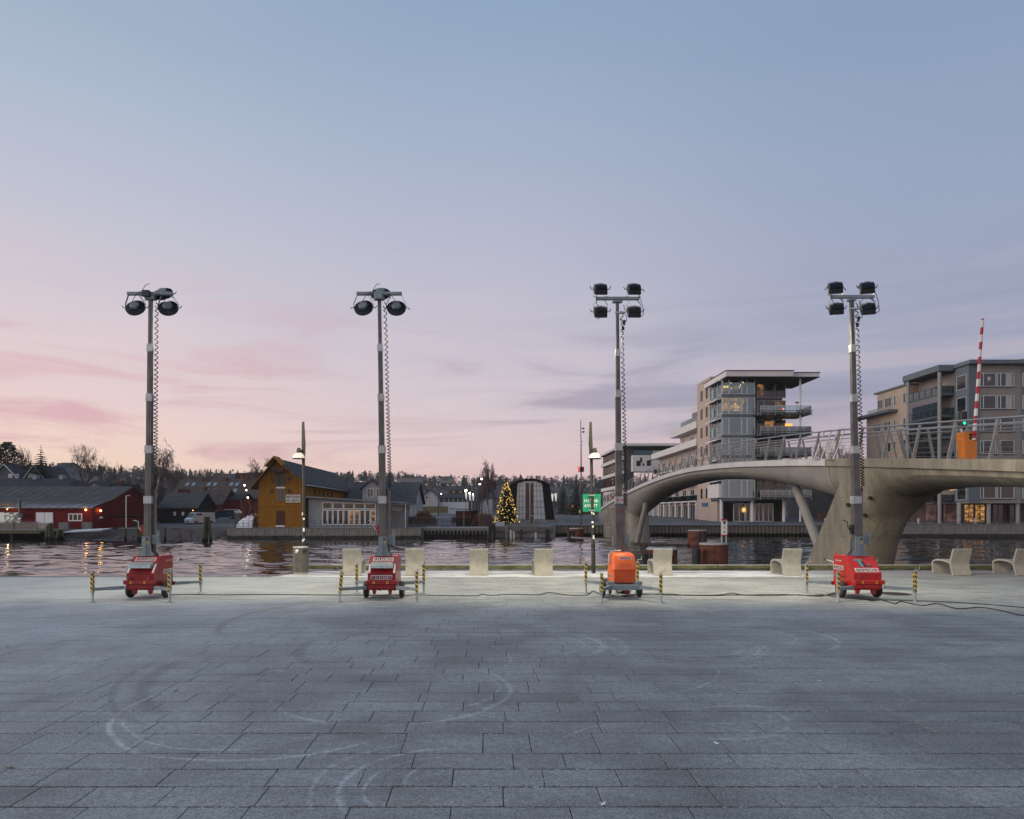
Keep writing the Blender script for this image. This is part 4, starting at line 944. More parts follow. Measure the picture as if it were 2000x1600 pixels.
for sx, bx in ((-1, BX0), (1, BX1)):
    q = 32.36
    while q < 99:
        e = min(q + 3.96, 100.4); m = MB(); m.loft([[Vector((bx + sx * .005, s_, deck_z(s_) - .03)), Vector((bx + sx * .045, s_, deck_z(s_) - .03)), Vector((bx + sx * .045, s_, deck_z(s_) - .35)), Vector((bx + sx * .005, s_, deck_z(s_) - .35))] for s_ in ramp(q, e - .02, 1.0)]); m.build('fascia_panel', FASC, bridge); q = e
def pier_ring(z, y0, y1, x0, x1, n=28, e=0.62):
    out = []
    for i in range(n):
        a = 2 * math.pi * i / n; c, s = math.cos(a), math.sin(a)
        out.append(Vector(((x0 + x1) / 2 + (x1 - x0) / 2 * math.copysign(abs(c) ** e, c), (y0 + y1) / 2 + (y1 - y0) / 2 * math.copysign(abs(s) ** e, s), z)))
    return out
def lev(tab, zz):
    return [interp([(r[0], r[i]) for r in tab], zz) for i in range(1, 5)]
PT = [(-2.4, 31.2, 37.6, 16.5, 18.9), (-.5, 31.0, 36.4, 16.5, 18.9), (.8, 30.6, 35.1, 16.45, 18.9), (1.8, 30.0, 34.0, 16.35, 19.0), (2.5, 29.0, 33.3, 16.25, 19.2), (3.1, 27.8, 32.7, 16.12, 19.4), (3.7, 26.5, 32.25, 16.0, 19.5), (4.05, 25.9, 32.25, 16.0, 19.5)]
mb = MB(); mb.loft([pier_ring(z, *lev(PT, z)) for z in [-2.4 + i * 6.3 / 26 for i in range(27)]]); pier = mb.build('near_pier', CONCB, bridge, smooth=50)
LT = [(-2.4, 78.0, 100.4, 16.3, 19.2), (0, 79.0, 100.4, 16.3, 19.2), (1.0, 79.8, 100.3, 16.2, 19.3), (2.2, 80.6, 100.0, 16.1, 19.4), (2.6, 80.8, 98.5, 16.05, 19.5)]
mb = MB(); mb.loft([pier_ring(z, *lev(LT, z), e=.5) for z in [-2.4 + i * 5.0 / 12 for i in range(13)]]); mb.build('far_pier', CONCB, bridge, smooth=50)
for nm, p0, p1, r_ in (('raking_strut', (17.7, 39.6, 3.75), (17.7, 35.3, -1.4), .24), ('raking_strut', (17.2, 73.8, 3.9), (16.9, 77.8, -1.5), .30)):
    p0 = Vector(p0); p1 = Vector(p1); mb = MB(); mb.tube([p0, p0.lerp(p1, .05), p0.lerp(p1, .07), p1], [r_ * .55, r_ * .6, r_, r_], 20); mb.build(nm, SPANM, bridge, smooth=40)
def pier_hit(px, py):                       # where the sight line through a photo pixel meets the pier
    q = 27.0
    while q < 36:
        x_, z_ = wx(px, q), wz(py, q); y0, y1, x0, x1 = lev(PT, z_)
        if abs((x_ - (x0 + x1) / 2) / ((x1 - x0) / 2)) ** 3.2 + abs((q - (y0 + y1) / 2) / ((y1 - y0) / 2)) ** 3.2 < 1: break
        q += .02
    return Vector((x_, q, z_))
for (px, py) in ((1657, 986), (1700, 973), (1689, 1006)):
    h = pier_hit(px, py); ab = MB(); ab.tube([h + Vector((.15, .25, 0)), h + Vector((-.10, -.14, 0)), h + Vector((-.16, -.20, -.03))], [.09, .085, .06], 10); ab.build('pier_spotlight', BLACK, bridge, smooth=40)
# railing: leaning posts (shared mesh), hand rails and wires
def post_mesh(sg):
    m = MB(); m.prism([(.01, -.34), (.15, -.34), (.45, 1.30), (.37, 1.30)] if sg > 0 else [(-.01, -.34), (-.15, -.34), (-.45, 1.30), (-.37, 1.30)], 'y', -.03, .03)
    for k in range(7):
        u = (k + .8) / 8; z = -.3 + 1.6 * u; xx = (.085 + .325 * u) * sg; m.cyl((xx - .03 * sg, -.036, z), (xx - .03 * sg, .036, z), .020, n=6)
    return m.mesh('railing_post', POSTM)
PMs = {1: post_mesh(1), -1: post_mesh(-1)}
for sg, bx in ((1, BX0 - .02), (-1, BX1 + .02)):
    q = 12.0
    while q < 98:
        o = place(PMs[sg], 'railing_post', (bx, q, deck_z(q)), parent=bridge); q += 1.98
    for dx, dz, r_ in ((.41, 0.0, .036), (.56, -.20, .022)):
        m = MB(); m.tube([(bx + sg * dx, q, rail_z(q) + dz) for q in ramp(9, 99, 1.5)], r_, 8); m.build('hand_rail', STAIN, bridge, smooth=180)
    for k in range(7):
        u = .16 + k * .105; m = MB(); m.tube([(bx + sg * (.085 + .325 * u + .02), q, deck_z(q) - .3 + 1.6 * u + .12) for q in ramp(9, 99, 3)], .0055, 4); m.build('railing_wire', POSTM, bridge, smooth=180)
    # stainless end frames at the opening joint
    for q0, q1 in ((31.4, 32.0), (32.6, 33.3)):
        m = MB(); z0 = deck_z(q0); m.tube([(bx - sg * .02, q0 + .15, z0 - .05), (bx + sg * .44, q0, z0 + 1.36), (bx + sg * .44, q1, z0 + 1.40), (bx - sg * .02, q1 + .15, z0 - .02), (bx - sg * .02, q0 + .15, z0 - .05)], .034, 8); m.build('joint_frame', STAIN, bridge, smooth=40)
# barriers and signals
ORNG = M('orange_barrier_paint', (0.55, 0.16, 0.010), 0.4, 0, var=.08, scale=4)
def boom_mat():
    m = bpy.data.materials.new('red_white_bands'); m.use_nodes = True; t = NT(m); b = t.N['Principled BSDF']
    s3 = t.n('ShaderNodeSeparateXYZ'); t.L.new(t.n('ShaderNodeTexCoord').outputs['Object'], s3.inputs[0])
    q = t.math('FRACT', t.math('MULTIPLY', t.math('ADD', s3.outputs[2], t.math('MULTIPLY', s3.outputs[0], 0.0)), 1.9))
    t.put(b.inputs['Base Color'], t.mix(t.math('GREATER_THAN', q, 0.5), (0.55, 0.54, 0.53), (0.33, 0.018, 0.025))); b.inputs['Roughness'].default_value = .45; return m
BOOM = boom_mat()
def barrier(px, d, ztip, lean, label):
    x = wx(px, d); z0 = deck_z(d) - .08; t = thing('bridge_barrier', (x, d, z0), label, 'barrier', 'barriers on the footbridge')
    c = MB(); c.loft([[Vector((x - .22 + a, d - .2, z0 + h)), Vector((x + .22 + b, d - .2, z0 + h)), Vector((x + .22 + b, d + .2, z0 + h)), Vector((x - .22 + a, d + .2, z0 + h))] for h, a, b in ((0, .06, -.03), (.10, .03, -.01), (.98, -.04, .0), (1.04, 0, -.03))]); c.build('barrier_cabinet', ORNG, t)
    m = MB(); m.loft([[Vector((x + .04 + lx - w, d - .28 - .05, z)), Vector((x + .04 + lx + w, d - .28 - .05, z)), Vector((x + .04 + lx + w, d - .24, z)), Vector((x + .04 + lx - w, d - .24, z))] for z, lx, w in ((z0 + .72, 0, .038), (ztip, lean, .026))]); bo = m.build('boom', BOOM, t)
    f = MB(); f.box(x - .06, x + .14, d - .235, d - .195, z0 + .76, z0 + .96); f.build('boom_hub', BLACK, t)
barrier(1889, 24.6, wz(627, 24.6), .31, 'orange barrier box with raised striped boom above the plaza end of the footbridge')
barrier(1197, 92.0, wz(893, 92), -.25, 'small orange barrier with raised striped boom at the far end of the footbridge')
def signal(px, py, d, label, lit, col, zbase, group=None):
    x, _, z = at(px, py, d); t = thing('signal_light', (x, d, zbase), label, 'traffic light')
    m = MB(); m.cyl((x, d + .05, zbase), (x, d + .05, z - .1), .03, n=8); m.build('signal_pole', GALV, t)
    m = MB(); m.bbox((x, d, z + .12), (.26, .20, .62), .04); h = m.build('signal_housing', BLACK, t)
    m = MB(); m.lathe([(.062, 0), (.05, .02)], 14, 0, Matrix.Translation((x, d - .105, z - .02)) @ Matrix.Rotation(R(90), 4, 'X')); m.build('lit_lens', EM('signal_' + lit, col, 1.1), h)
    m = MB(); m.lathe([(.062, 0), (.05, .02)], 14, 0, Matrix.Translation((x, d - .105, z + .24)) @ Matrix.Rotation(R(90), 4, 'X')); m.build('unlit_lens', DARKMET, h)
signal(1880, 826, 25.6, 'black traffic light showing green beside the orange barrier box', 'green', (.05, 1.0, .55), deck_z(25.6) - .08)

# ------------------------------------------------------------------ mooring dolphins and gauge in the river
RUST = M('rusty_steel', (0.13, 0.055, 0.038), 0.85, 0.1, var=0.4, scale=1.6, bump=0.3, bscale=10, streak=.4, world=True)
def dolphin(px0, px1, ytop, d, label, fend):
    x0, x1 = wx(px0, d), wx(px1, d); r_ = (x1 - x0) / 2; xc = (x0 + x1) / 2; zt = wz(ytop, d - r_)
    t = thing('mooring_dolphin', (xc, d, WZ), label, 'mooring post', 'rusty mooring dolphins in the river')
    m = MB(); m.lathe([(r_, WZ - 1.5), (r_, zt)], 28, 0, Matrix.Translation((xc, d, 0))); m.build('steel_casing', RUST, t, smooth=40)
    m = MB(); m.lathe([(r_ * 1.02, zt - .03), (r_ * 1.02, zt + .05), (r_ * .95, zt + .07)], 28, 0, Matrix.Translation((xc, d, 0))); m.build('cap', M('frosty_cap', (.36, .36, .35), .8, var=.2, scale=2, world=True), t, smooth=40)
    for fx in fend:
        xx = wx(fx, d - r_); m = MB(); m.cyl((xx, d - r_ * .75, WZ - .3), (xx, d - r_ * .75, zt - .25), .16 * r_ + .12, n=14); m.build('fender', BLACK, t, smooth=40)
dolphin(1264, 1322, 1074, 40, 'broad rusty mooring dolphin behind a concrete chair', (1258, 1272))
dolphin(1367, 1421, 1064, 43, 'rusty mooring dolphin standing alone below the arch, before the height gauge', (1362,))
dolphin(1344, 1380, 1037, 72, 'dark rusty mooring dolphin beneath the arch with twin black fenders', (1366, 1376))
dolphin(1112, 1140, 1033, 88, 'rusty mooring dolphin with twin fenders by the sheet piling', (1112, 1119))
d = 46.0; x0, x1 = wx(1409, d), wx(1420, d)
t = thing('height_gauge', ((x0 + x1) / 2, d, WZ), 'white river height gauge board with red ends reading 5,6', 'sign')
m = MB(); m.cyl((x0 + .04, d + .05, WZ - .5), (x0 + .04, d + .05, wz(1020, d)), .05, n=8); m.build('gauge_post', GALV, t)
m = MB(); m.cyl((x1 - .04, d + .05, WZ - .5), (x1 - .04, d + .05, wz(1020, d)), .05, n=8); m.build('gauge_post', GALV, t)
m = MB(); m.box(x0, x1, d - .04, d - .01, wz(1047, d), wz(1015, d)); g = m.build('gauge_board', WHITE, t)
CR2 = M('signal_red', (.45, .02, .03), .4)
m = MB(); m.box(x0 - .01, x1 + .01, d - .045, d - .005, wz(1047.5, d), wz(1044.5, d)); m.build('red_end', CR2, g)
m = MB(); m.box(x0 - .01, x1 + .01, d - .045, d - .005, wz(1017, d), wz(1014, d)); m.build('red_end', CR2, g)
m = MB(); xm = (x0 + x1) / 2; m.prism([(xm - .12, wz(1018, d)), (xm + .12, wz(1018, d)), (xm, wz(1026, d))], 'y', d - .046, d - .041); m.build('arrow_mark', BLKV, g)
m = MB(); m.text('5,6', (xm + .11, d - .041, wz(1036, d)), (0, 0, -1), (1, 0, 0), .22, 0, .02, .004, .5) if False else m.text('5', (xm, d - .041, wz(1033, d)), (1, 0, 0), (0, 0, 1), .17, 0, .02, .004).text('6', (xm, d - .041, wz(1041.5, d)), (1, 0, 0), (0, 0, 1), .17, 0, .02, .004); m.build('gauge_numerals', BLKV, g, fix=False)
# ================================================================== FAR QUAYS
TIMB = M('weathered_boards', (0.20, 0.195, 0.185), 0.9, 0, var=0.3, scale=2, stretch=(6, 6, .5), streak=.4, world=True)
TIMD = M('dark_wet_timber', (0.045, 0.042, 0.036), 0.8, 0, var=0.4, scale=3, world=True)
DECKM = M('quay_deck', (0.20, 0.205, 0.215), 0.9, 0, var=0.3, scale=0.7, world=True)
SNOWM = M('thin_snow', (0.62, 0.64, 0.67), 0.85, 0, var=0.12, scale=1.5, world=True)
RAILM = M('thin_rail_steel', (0.07, 0.075, 0.08), 0.5, 0.4, var=.2)
def wet(mname, col):
    m = M(mname, col, 0.85, 0, var=.28, scale=2, stretch=(5, 5, .6), streak=.4, world=True); t = NT(m)
    b = t.N['Principled BSDF']; src = b.inputs['Base Color'].links[0].from_socket
    P = t.n('ShaderNodeNewGeometry').outputs['Position']; s3 = t.n('ShaderNodeSeparateXYZ'); t.L.new(P, s3.inputs[0])
    k = t.rng(t.math('ADD', s3.outputs[2], t.math('MULTIPLY', t.noise(P, 1.2, 4), .3)), -1.05, -.75)
    t.put(b.inputs['Base Color'], t.mix(k, (0.012, 0.013, 0.010), src)); return m
BOARDW = wet('quay_boards', (0.235, 0.225, 0.205))
def board_wall(name, x0, x1, y, z0, z1, label, pitch=.30):
    t = thing(name, ((x0 + x1) / 2, y, WZ), label, 'quay wall')
    rr = random.Random(int(x0 * 7)); m = MB(); x = x0
    while x < x1 - .05:
        w = pitch * rr.uniform(.85, 1.1); m.box(x + .012, x + w - .03, y - .05 - rr.uniform(0, .02), y, z0, z1 - rr.uniform(0, .03)); x += w
    b = m.build('wall_boards', BOARDW, t); tag(b, kind='stuff')
    m = MB(); m.box(x0, x1, y - .01, y + .5, z0 - .6, z1 - .1); m.build('wall_backing', TIMD, t)
    m = MB(); m.box(x0 - .05, x1 + .05, y - .12, y + .3, z1, z1 + .10); m.build('coping_beam', TIMB, t)
    return t
def deck(name, x0, x1, y0, y1, z, label, mat=DECKM):
    tag(MB().box(x0, x1, y0, y1, WZ - 1.2, z).build(name, mat), label, 'quay', kind='structure')
def railing(px0, px1, d, zb, h, n, label, grp='thin railings on the far quays'):
    x0, x1 = wx(px0, d), wx(px1, d); t = thing('quay_railing', ((x0 + x1) / 2, d, zb), label, 'railing', grp)
    for i in range(n + 1):
        x = x0 + (x1 - x0) * i / n; m = MB(); m.box(x - .025, x + .025, d - .025, d + .025, zb, zb + h); m.build('rail_post', RAILM, t)
    for k in (1.0, .62, .3):
        m = MB(); m.box(x0, x1, d - .02, d + .02, zb + h * k - .03, zb + h * k + .01); m.build('rail_bar', RAILM, t)
# yellow warehouse quay
qd = 88.5; X0, X1 = wx(444, qd), wx(822, qd)
board_wall('timber_quay_wall', X0, X1, qd, WZ + .35, -.12, 'pale vertical board quay wall below the yellow warehouse')
deck('warehouse_quay', X0, X1, qd + .02, 104, -.10, 'flat quay in front of the yellow warehouse')
m = MB(); m.box(X0 + .2, X1 - .3, qd + .1, qd + .8, -.099, -.07); tag(m.build('quay_snow', SNOWM), 'thin snow along the warehouse quay edge', 'snow', kind='structure')
railing(445, 505, 88.9, -.1, 1.0, 6, 'short thin dark railing beside the yellow warehouse gable')
railing(604, 820, 89.0, -.1, 1.0, 19, 'thin dark railing before the glass-fronted grey annex')
# middle low dock
qm = 92.0; A0, A1 = wx(823, qm), wx(955, qm)
t = thing('timber_dock', ((A0 + A1) / 2, qm, WZ), 'low timber dock on posts with dark gap beneath', 'dock')
m = MB(); m.box(A0, A1, qm - .15, qm + 1.5, -.32, -.12); m.build('dock_deck', TIMB, t)
m = MB(); m.box(A0, A1, qm - .1, qm + .1, -.50, -.33); m.build('dock_beam', TIMB, t)
for i in range(18):
    x = A0 + .3 + (A1 - A0 - .5) * i / 17; m = MB(); m.box(x - .07, x + .07, qm - .13, qm + .05, -.95, -.5); m.build('dock_post', TIMB, t)
m = MB(); m.box(A0, A1, qm + .8, qm + 1.2, WZ - .5, -.4); m.build('dock_backwall', TIMD, t)
deck('kiosk_quay', A0, A1 + .5, qm + 1.3, 112, -.05, 'quay behind the low timber dock')
m = MB(); m.box(A0 + .5, A1 - .2, qm + 1.6, qm + 2.3, -.049, -.02); tag(m.build('quay_snow', SNOWM), 'thin snow along the low timber dock', 'snow', kind='structure')
railing(823, 885, 94.0, -.05, 1.0, 6, 'thin dark railing on the low timber dock')
# old concrete quay block with fender piles, before the arched hall
qc = 95.0; C0, C1 = wx(955, qc), wx(1080, qc)
t = thing('concrete_quay_wall', ((C0 + C1) / 2, qc, WZ), 'patchy old concrete quay block with slatted timber panel', 'quay wall')
m = MB(); m.box(C0, C1, qc, qc + 4, -.75, .0); m.build('concrete_block', wet('old_concrete', (0.15, 0.13, 0.115)), t)
m = MB(); m.box(C0, C1, qc + 1, qc + 4, WZ - 1, -.75); m.build('dark_underside', TIMD, t)
xa, xb_ = wx(1000, qc), wx(1048, qc); n = 24
for i in range(n):
    x = xa + (xb_ - xa) * i / n; m = MB(); m.box(x, x + (xb_ - xa) / n * .72, qc - .08, qc - .02, -.60, .52); m.build('slat', TIMB, t)
deck('hall_quay', C0, wx(1080, 99), qc + .3, 112, .02, 'pale quay before the arched hall')
FENDW = M('pale_fender', (.42, .42, .41), .6, var=.2, scale=3, streak=.3)
for i, (px, py0, py1, d, lean, mt) in enumerate([(962, 1023, 1056, 91, -9, TIMD), (957, 1026, 1055, 90.5, -4, TIMD), (965, 1022, 1055, 91, 1, TIMD), (990, 1026, 1053, 92, 0, TIMB), (998, 1036, 1053, 91, 0, FENDW), (1004, 1038, 1053, 91, 0, FENDW), (1047, 1040, 1053, 91, 0, FENDW), (1018, 1034, 1048, 92, 0, BLACK), (1067, 1034, 1050, 92, 0, BLACK), (1072, 1034, 1050, 92, 0, BLACK)]):
    x = wx(px, d); zt = wz(py0, d); m = MB(); m.tube([(x + wx(CX + lean, d), d, WZ - .6), (x, d, zt)], .17 if mt != FENDW else .15, 10)
    lab = ['leaning tarred mooring pile by the dock end', 'slightly leaning tarred mooring pile by the dock end', 'upright tarred mooring pile by the dock end', 'weathered pile before the concrete quay block', 'pale round fender pile, one of a pair under the Christmas tree', 'pale round fender pile, one of a pair under the Christmas tree', 'pale round fender pile standing alone under the arched hall', 'black rubber fender hanging beside the slatted panel', 'black rubber fender, one of a pair where the sheet piling starts', 'black rubber fender, one of a pair where the sheet piling starts'][i]
    tag(m.build('mooring_pile' if mt != BLACK else 'rubber_fender', mt, smooth=40), lab, 'pile' if mt != BLACK else 'fender', 'piles and fenders before the far quay')
# sheet piling under the modern blocks
SHEET = wet('sheet_piling', (0.20, 0.175, 0.145))
qs = 99.0; S0, S1 = wx(1075, qs), 52.0
t = thing('sheet_pile_wall', ((S0 + S1) / 2, qs, WZ), 'ribbed sheet pile quay wall running under the arch', 'quay wall')
m = MB(); x = S0; p = .56; pts = []
while x < S1:
    pts += [(x, qs), (x + .20, qs), (x + .27, qs + .24), (x + .48, qs + .24)]; x += p
k = len(pts); m.add([(a, b, WZ - 1) for a, b in pts] + [(a, b, .02) for a, b in pts], [(i, i + 1, k + i + 1, k + i) for i in range(k - 1)]); m.build('piling', SHEET, t, fix=False)
m = MB(); m.box(S0, S1, qs - .08, qs + .5, .02, .14); m.build('capping', M('dark_capping', (.10, .10, .105), .7, var=.2, world=True), t)
deck('apartment_quay', S0, S1, qs + .3, 116, .12, 'paved quay before the modern apartment blocks')
# timber clad quay under the right block
qr = 94.5
board_wall('clad_quay_wall', 52.0, 110, qr, -1.05, .32, 'grey timber clad quay wall under the taupe apartment block', .26)
deck('right_block_quay', 52.0, 110, qr + .02, 104, .33, 'quay in front of the right apartment block')
m = MB()
for i in range(14): m.box(53 + i * 3.2, 53 + i * 3.2 + 2.7, qr - .1, qr + .15, .58, .66); m.box(53 + i * 3.2 + 1.2, 53 + i * 3.2 + 1.45, qr - .05, qr + .1, .43, .58)
o = m.build('bull_rail', TIMB); tag(o, 'row of low timber bull rails along the taupe block quay', 'rail', kind='stuff')
for px in (1794, 1905, 1612):
    d = 96.0; x = wx(px, d); m = MB(); m.lathe([(.15, .34), (.15, .95), (.18, .97), (.18, 1.1), (.05, 1.15)], 12, 0, Matrix.Translation((x, d, 0)))
    tag(m.build('bollard_light', FENDW, smooth=40), {1794: 'pale bollard light before the pink shop window', 1905: 'pale bollard light before the warmly lit shop', 1612: 'pale bollard light near the raking bridge strut'}[px], 'bollard')
# left shore: barn landing stage, dolphins, jetty, slip
LD = 84.5; L1 = wx(148, LD)
t = thing('landing_stage', (-60, LD, WZ), 'wooden landing stage with railing before the red barn', 'dock')
m = MB(); m.box(-90, L1 - 4.4, LD, 93, -.50, -.22); m.build('stage_deck', TIMB, t)
m = MB(); m.box(-90, L1 - 4.4, LD - .06, LD, -.62, -.20); m.build('stage_fascia', wet('mossy_fascia', (.12, .115, .07)), t)
for i in range(9): m = MB(); x = -89 + i * 3.7; m.box(x, x + .3, LD + .2, LD + .5, WZ - .6, -.5); m.build('stage_post', TIMD, t)
for i in range(12):
    x = -88 + i * 2.9
    if x > L1 - 3: break
    m = MB(); m.box(x, x + .08, LD + .1, LD + .18, -.22, .85); m.build('rail_post', TIMB, t)
for z in (.82, .45, .15): m = MB(); m.box(-90, L1 - 4.4, LD + .1, LD + .15, z - .04, z + .03); m.build('rail_bar', TIMB, t)
m = MB(); m.box(-90, wx(100, LD), LD + .2, LD + .23, -.1, .72); m.build('railing_mesh', GLASS('mesh_screen', (.55, .52, .5), .1, .3), t)
m = MB(); m.add([(wx(124, 86), 86, -.45), (wx(216, 91), 89, -.3), (wx(216, 91), 91.5, -.1), (wx(124, 86), 88.5, -.25)], [(0, 1, 2, 3)]).add([(wx(124, 86), 86, -.6), (wx(216, 91), 89, -.45), (wx(216, 91), 91.5, -.25), (wx(124, 86), 88.5, -.4)], [(0, 3, 2, 1)]).add([(wx(124, 86), 86, -.45), (wx(216, 91), 89, -.3), (wx(124, 86), 86, -.6), (wx(216, 91), 89, -.45)], [(0, 2, 3, 1)])
tag(m.build('snowy_gangway', SNOWM), 'snow-covered plank gangway beside the barn', 'gangway')
MOSSP = wet('mossy_pile', (0.085, 0.085, 0.045))
def pile_cluster(px, ytop, d, n, label):
    x = wx(px, d); zt = wz(ytop, d); t = thing('pile_cluster', (x, d, WZ), label, 'mooring piles'); rr = random.Random(px)
    for i in range(n):
        a = 2 * math.pi * i / n; m = MB(); m.tube([(x + .55 * math.cos(a), d + .5 * math.sin(a), WZ - .6), (x + .16 * math.cos(a), d + .2 * math.sin(a), zt - rr.random() * .35)], .19, 8); m.build('pile', MOSSP, t, smooth=50)
pile_cluster(97, 1021, 83, 6, 'mossy cluster of leaning piles before the white barn door')
pile_cluster(117, 1034, 84.5, 4, 'low dark cluster of piles beside the gangway')
pile_cluster(404, 1009, 81, 3, 'tall mossy pile pair with plastic cap before the parked van')
t = thing('broken_jetty', (wx(270, 84), 84, WZ), 'broken old timber jetty on crooked piles', 'dock')
for i, (px, yt, ln) in enumerate([(245, 1031, 0), (268, 1027, 4), (275, 1030, -3), (322, 1030, 0), (352, 1040, 0), (373, 1040, 0), (258, 1045, 6)]):
    m = MB(); x = wx(px, 84); m.tube([(x + ln * .05, 84, WZ - .5), (x, 84, wz(yt, 84))], .17 if i < 4 else .07, 8); m.build('pile', MOSSP if i < 4 else RUST, t, smooth=50)
m = MB(); m.obox((wx(233, 84), 84, wz(1032, 84)), (wx(290, 84), 84, wz(1033, 84)), .3, .14); m.build('cross_beam', TIMB, t)
m = MB(); m.obox((wx(335, 84), 84.3, wz(1032, 84)), (wx(374, 84), 84.3, wz(1038, 84)), .5, .12); m.build('cross_beam', RUST, t)
rr = random.Random(11); m = MB()
for i in range(260):
    px = rr.uniform(130, 445); d = rr.uniform(84.2, 89) if px > 215 else rr.uniform(84.5, 87.5); x = wx(px, d); z = ground_z(x, d); s_ = rr.uniform(.12, .45)
    m.ball((x, d, max(z, WZ - .1)), s_, 0, 1, (1.3, 1, .6))
o = m.build('shore_stones', M('shore_rock', (.10, .095, .09), .9, var=.5, scale=2, bump=.5, bscale=8, world=True)); tag(o, 'dark stones along the muddy shore beside the barn', 'stones', kind='stuff')
# ================================================================== BUILDINGS ACROSS THE RIVER
DGL = M('dark_window_glass', (0.014, 0.017, 0.020), 0.06, 0, var=.3, scale=.6, spec=.75)
CLEAR = GLASS('clear_glass', (.72, .80, .80), .10)
CORNER = GLASS('corner_glass', (.62, .74, .78), .10)
SMOKE = GLASS('smoked_balcony_glass', (.32, .36, .38), .10)
WARM = LITROOM('warm_room', (.20, .06, .014), (1.0, .42, .11), 1.5, 1.1)
WARM2 = LITROOM('dim_warm_room', (.03, .016, .010), (.60, .27, .09), .7, 0.7)
LAMPE = EM('warm_lamp', (1.0, .58, .20), 4.0)
WLAMP = EM('white_lamp', (1.0, .86, .62), 12.0)
WFR = M('white_frame', (.74, .75, .76), .5, var=.05); GFR = M('grey_green_frame', (.48, .55, .56), .45, .2, var=.08); DFR = M('dark_frame', (.05, .055, .06), .5, var=.1)
def fbox(mb, face, a0, a1, b0, b1, z0, z1):        # a along the wall, b = out-of-wall distance (positive outward) from plane 0
    raise NotImplementedError
def wbox(mb, face, plane, a0, a1, o0, o1, z0, z1):
    if face == 'F': mb.box(a0, a1, plane - o1, plane - o0, z0, z1)      # faces the river
    elif face == 'L': mb.box(plane - o1, plane - o0, a0, a1, z0, z1)    # faces left
    else: mb.box(plane + o0, plane + o1, a0, a1, z0, z1)                # faces right
def win(parent, face, plane, a0, a1, z0, z1, nx=1, nz=1, frame=WFR, glass=DGL, fw=.08, proud=.09, name='window'):
    a0, a1 = min(a0, a1), max(a0, a1); z0, z1 = min(z0, z1), max(z0, z1); m = MB()
    wbox(m, face, plane, a0, a0 + fw, -.02, proud, z0, z1); wbox(m, face, plane, a1 - fw, a1, -.02, proud, z0, z1)
    wbox(m, face, plane, a0 + fw, a1 - fw, -.02, proud, z0, z0 + fw); wbox(m, face, plane, a0 + fw, a1 - fw, -.02, proud, z1 - fw, z1)
    for i in range(1, nx): q = a0 + (a1 - a0) * i / nx; wbox(m, face, plane, q - fw * .4, q + fw * .4, -.02, proud * .9, z0 + fw, z1 - fw)
    for i in range(1, nz): q = z0 + (z1 - z0) * i / nz; wbox(m, face, plane, a0 + fw, a1 - fw, -.02, proud * .8, q - fw * .35, q + fw * .35)
    w = m.build(name, frame, parent); p = MB()
    wbox(p, face, plane, a0 + fw * .6, a1 - fw * .6, .005, .02, z0 + fw * .6, z1 - fw * .6); p.build('pane', glass, w); return w
def pwin(parent, d, px0, px1, py0, py1, **k): return win(parent, 'F', d, wx(px0, d), wx(px1, d), wz(py1, d), wz(py0, d), **k)
def part(parent, name, mat, *boxes):
    m = MB()
    for b in boxes: m.box(*b)
    return m.build(name, mat, parent)
def gable_house(t, x0, x1, y0, y1, zb, ze, zr, wall, roof, axis='x', over=.4, rt=.18, wn_='wall'):
    m = MB()
    if axis == 'x':                                  # ridge along x
        ym = (y0 + y1) / 2; m.prism([(y0, zb), (y1, zb), (y1, ze), (ym, zr - .02), (y0, ze)], 'x', x0, x1)
        w = m.build(wn_, wall, t); sl = (zr - ze) / (ym - y0); r_ = MB()
        e = over * sl; r_.prism([(y0 - over, ze - e), (ym, zr), (y1 + over, ze - e), (y1 + over, ze - e + rt), (ym, zr + rt * 1.2), (y0 - over, ze - e + rt)], 'x', x0 - over, x1 + over)
    else:
        xm = (x0 + x1) / 2; m.prism([(x0, zb), (x1, zb), (x1, ze), (xm, zr - .02), (x0, ze)], 'y', y0, y1)
        w = m.build(wn_, wall, t); sl = (zr - ze) / (xm - x0); r_ = MB(); e = over * sl
        r_.prism([(x0 - over, ze - e), (xm, zr), (x1 + over, ze - e), (x1 + over, ze - e + rt), (xm, zr + rt * 1.2), (x0 - over, ze - e + rt)], 'y', y0 - over, y1 + over)
    return w, r_.build('roof', roof, t)
def claddings(name, rgb, pitch=1.0, **k): return M(name, rgb, .8, 0, var=.16, scale=2.5, stretch=(3, 3, .3), streak=.25, world=True, **k)
REDW = claddings('barn_red_boards', (.135, .012, .012)); REDW2 = claddings('faded_red_boards', (.12, .022, .02)); OCH = claddings('ochre_boards', (.33, .155, .020)); BLKW = claddings('black_boards', (.022, .02, .02)); GRYW = claddings('pale_grey_boards', (.26, .28, .29)); WHW = claddings('off_white_boards', (.42, .42, .43)); BRNW = claddings('brown_boards', (.085, .04, .028))
def tiles(name, rgb, sx=1.0):
    if name in MATS: return MATS[name]
    m = M(name, rgb, .75, 0, var=.25, scale=1.2, world=True); t = NT(m); b = t.N['Principled BSDF']
    P = t.n('ShaderNodeNewGeometry').outputs['Position']; s3 = t.n('ShaderNodeSeparateXYZ'); t.L.new(P, s3.inputs[0])
    h = t.math('ADD', t.math('ABSOLUTE', t.math('SINE', t.math('MULTIPLY', s3.outputs[0], 9.0 * sx))), t.math('FRACT', t.math('MULTIPLY', s3.outputs[2], 5.0)))
    t.put(b.inputs['Normal'], t.bump(h, .6, .05)); return m
ROOFS = tiles('slate_tiles', (.050, .054, .062)); ROOFG = tiles('grey_pantiles', (.065, .068, .072)); ROOFB = tiles('blue_black_tiles', (.030, .034, .044)); ROOFBR = tiles('brown_pantiles', (.085, .068, .062))
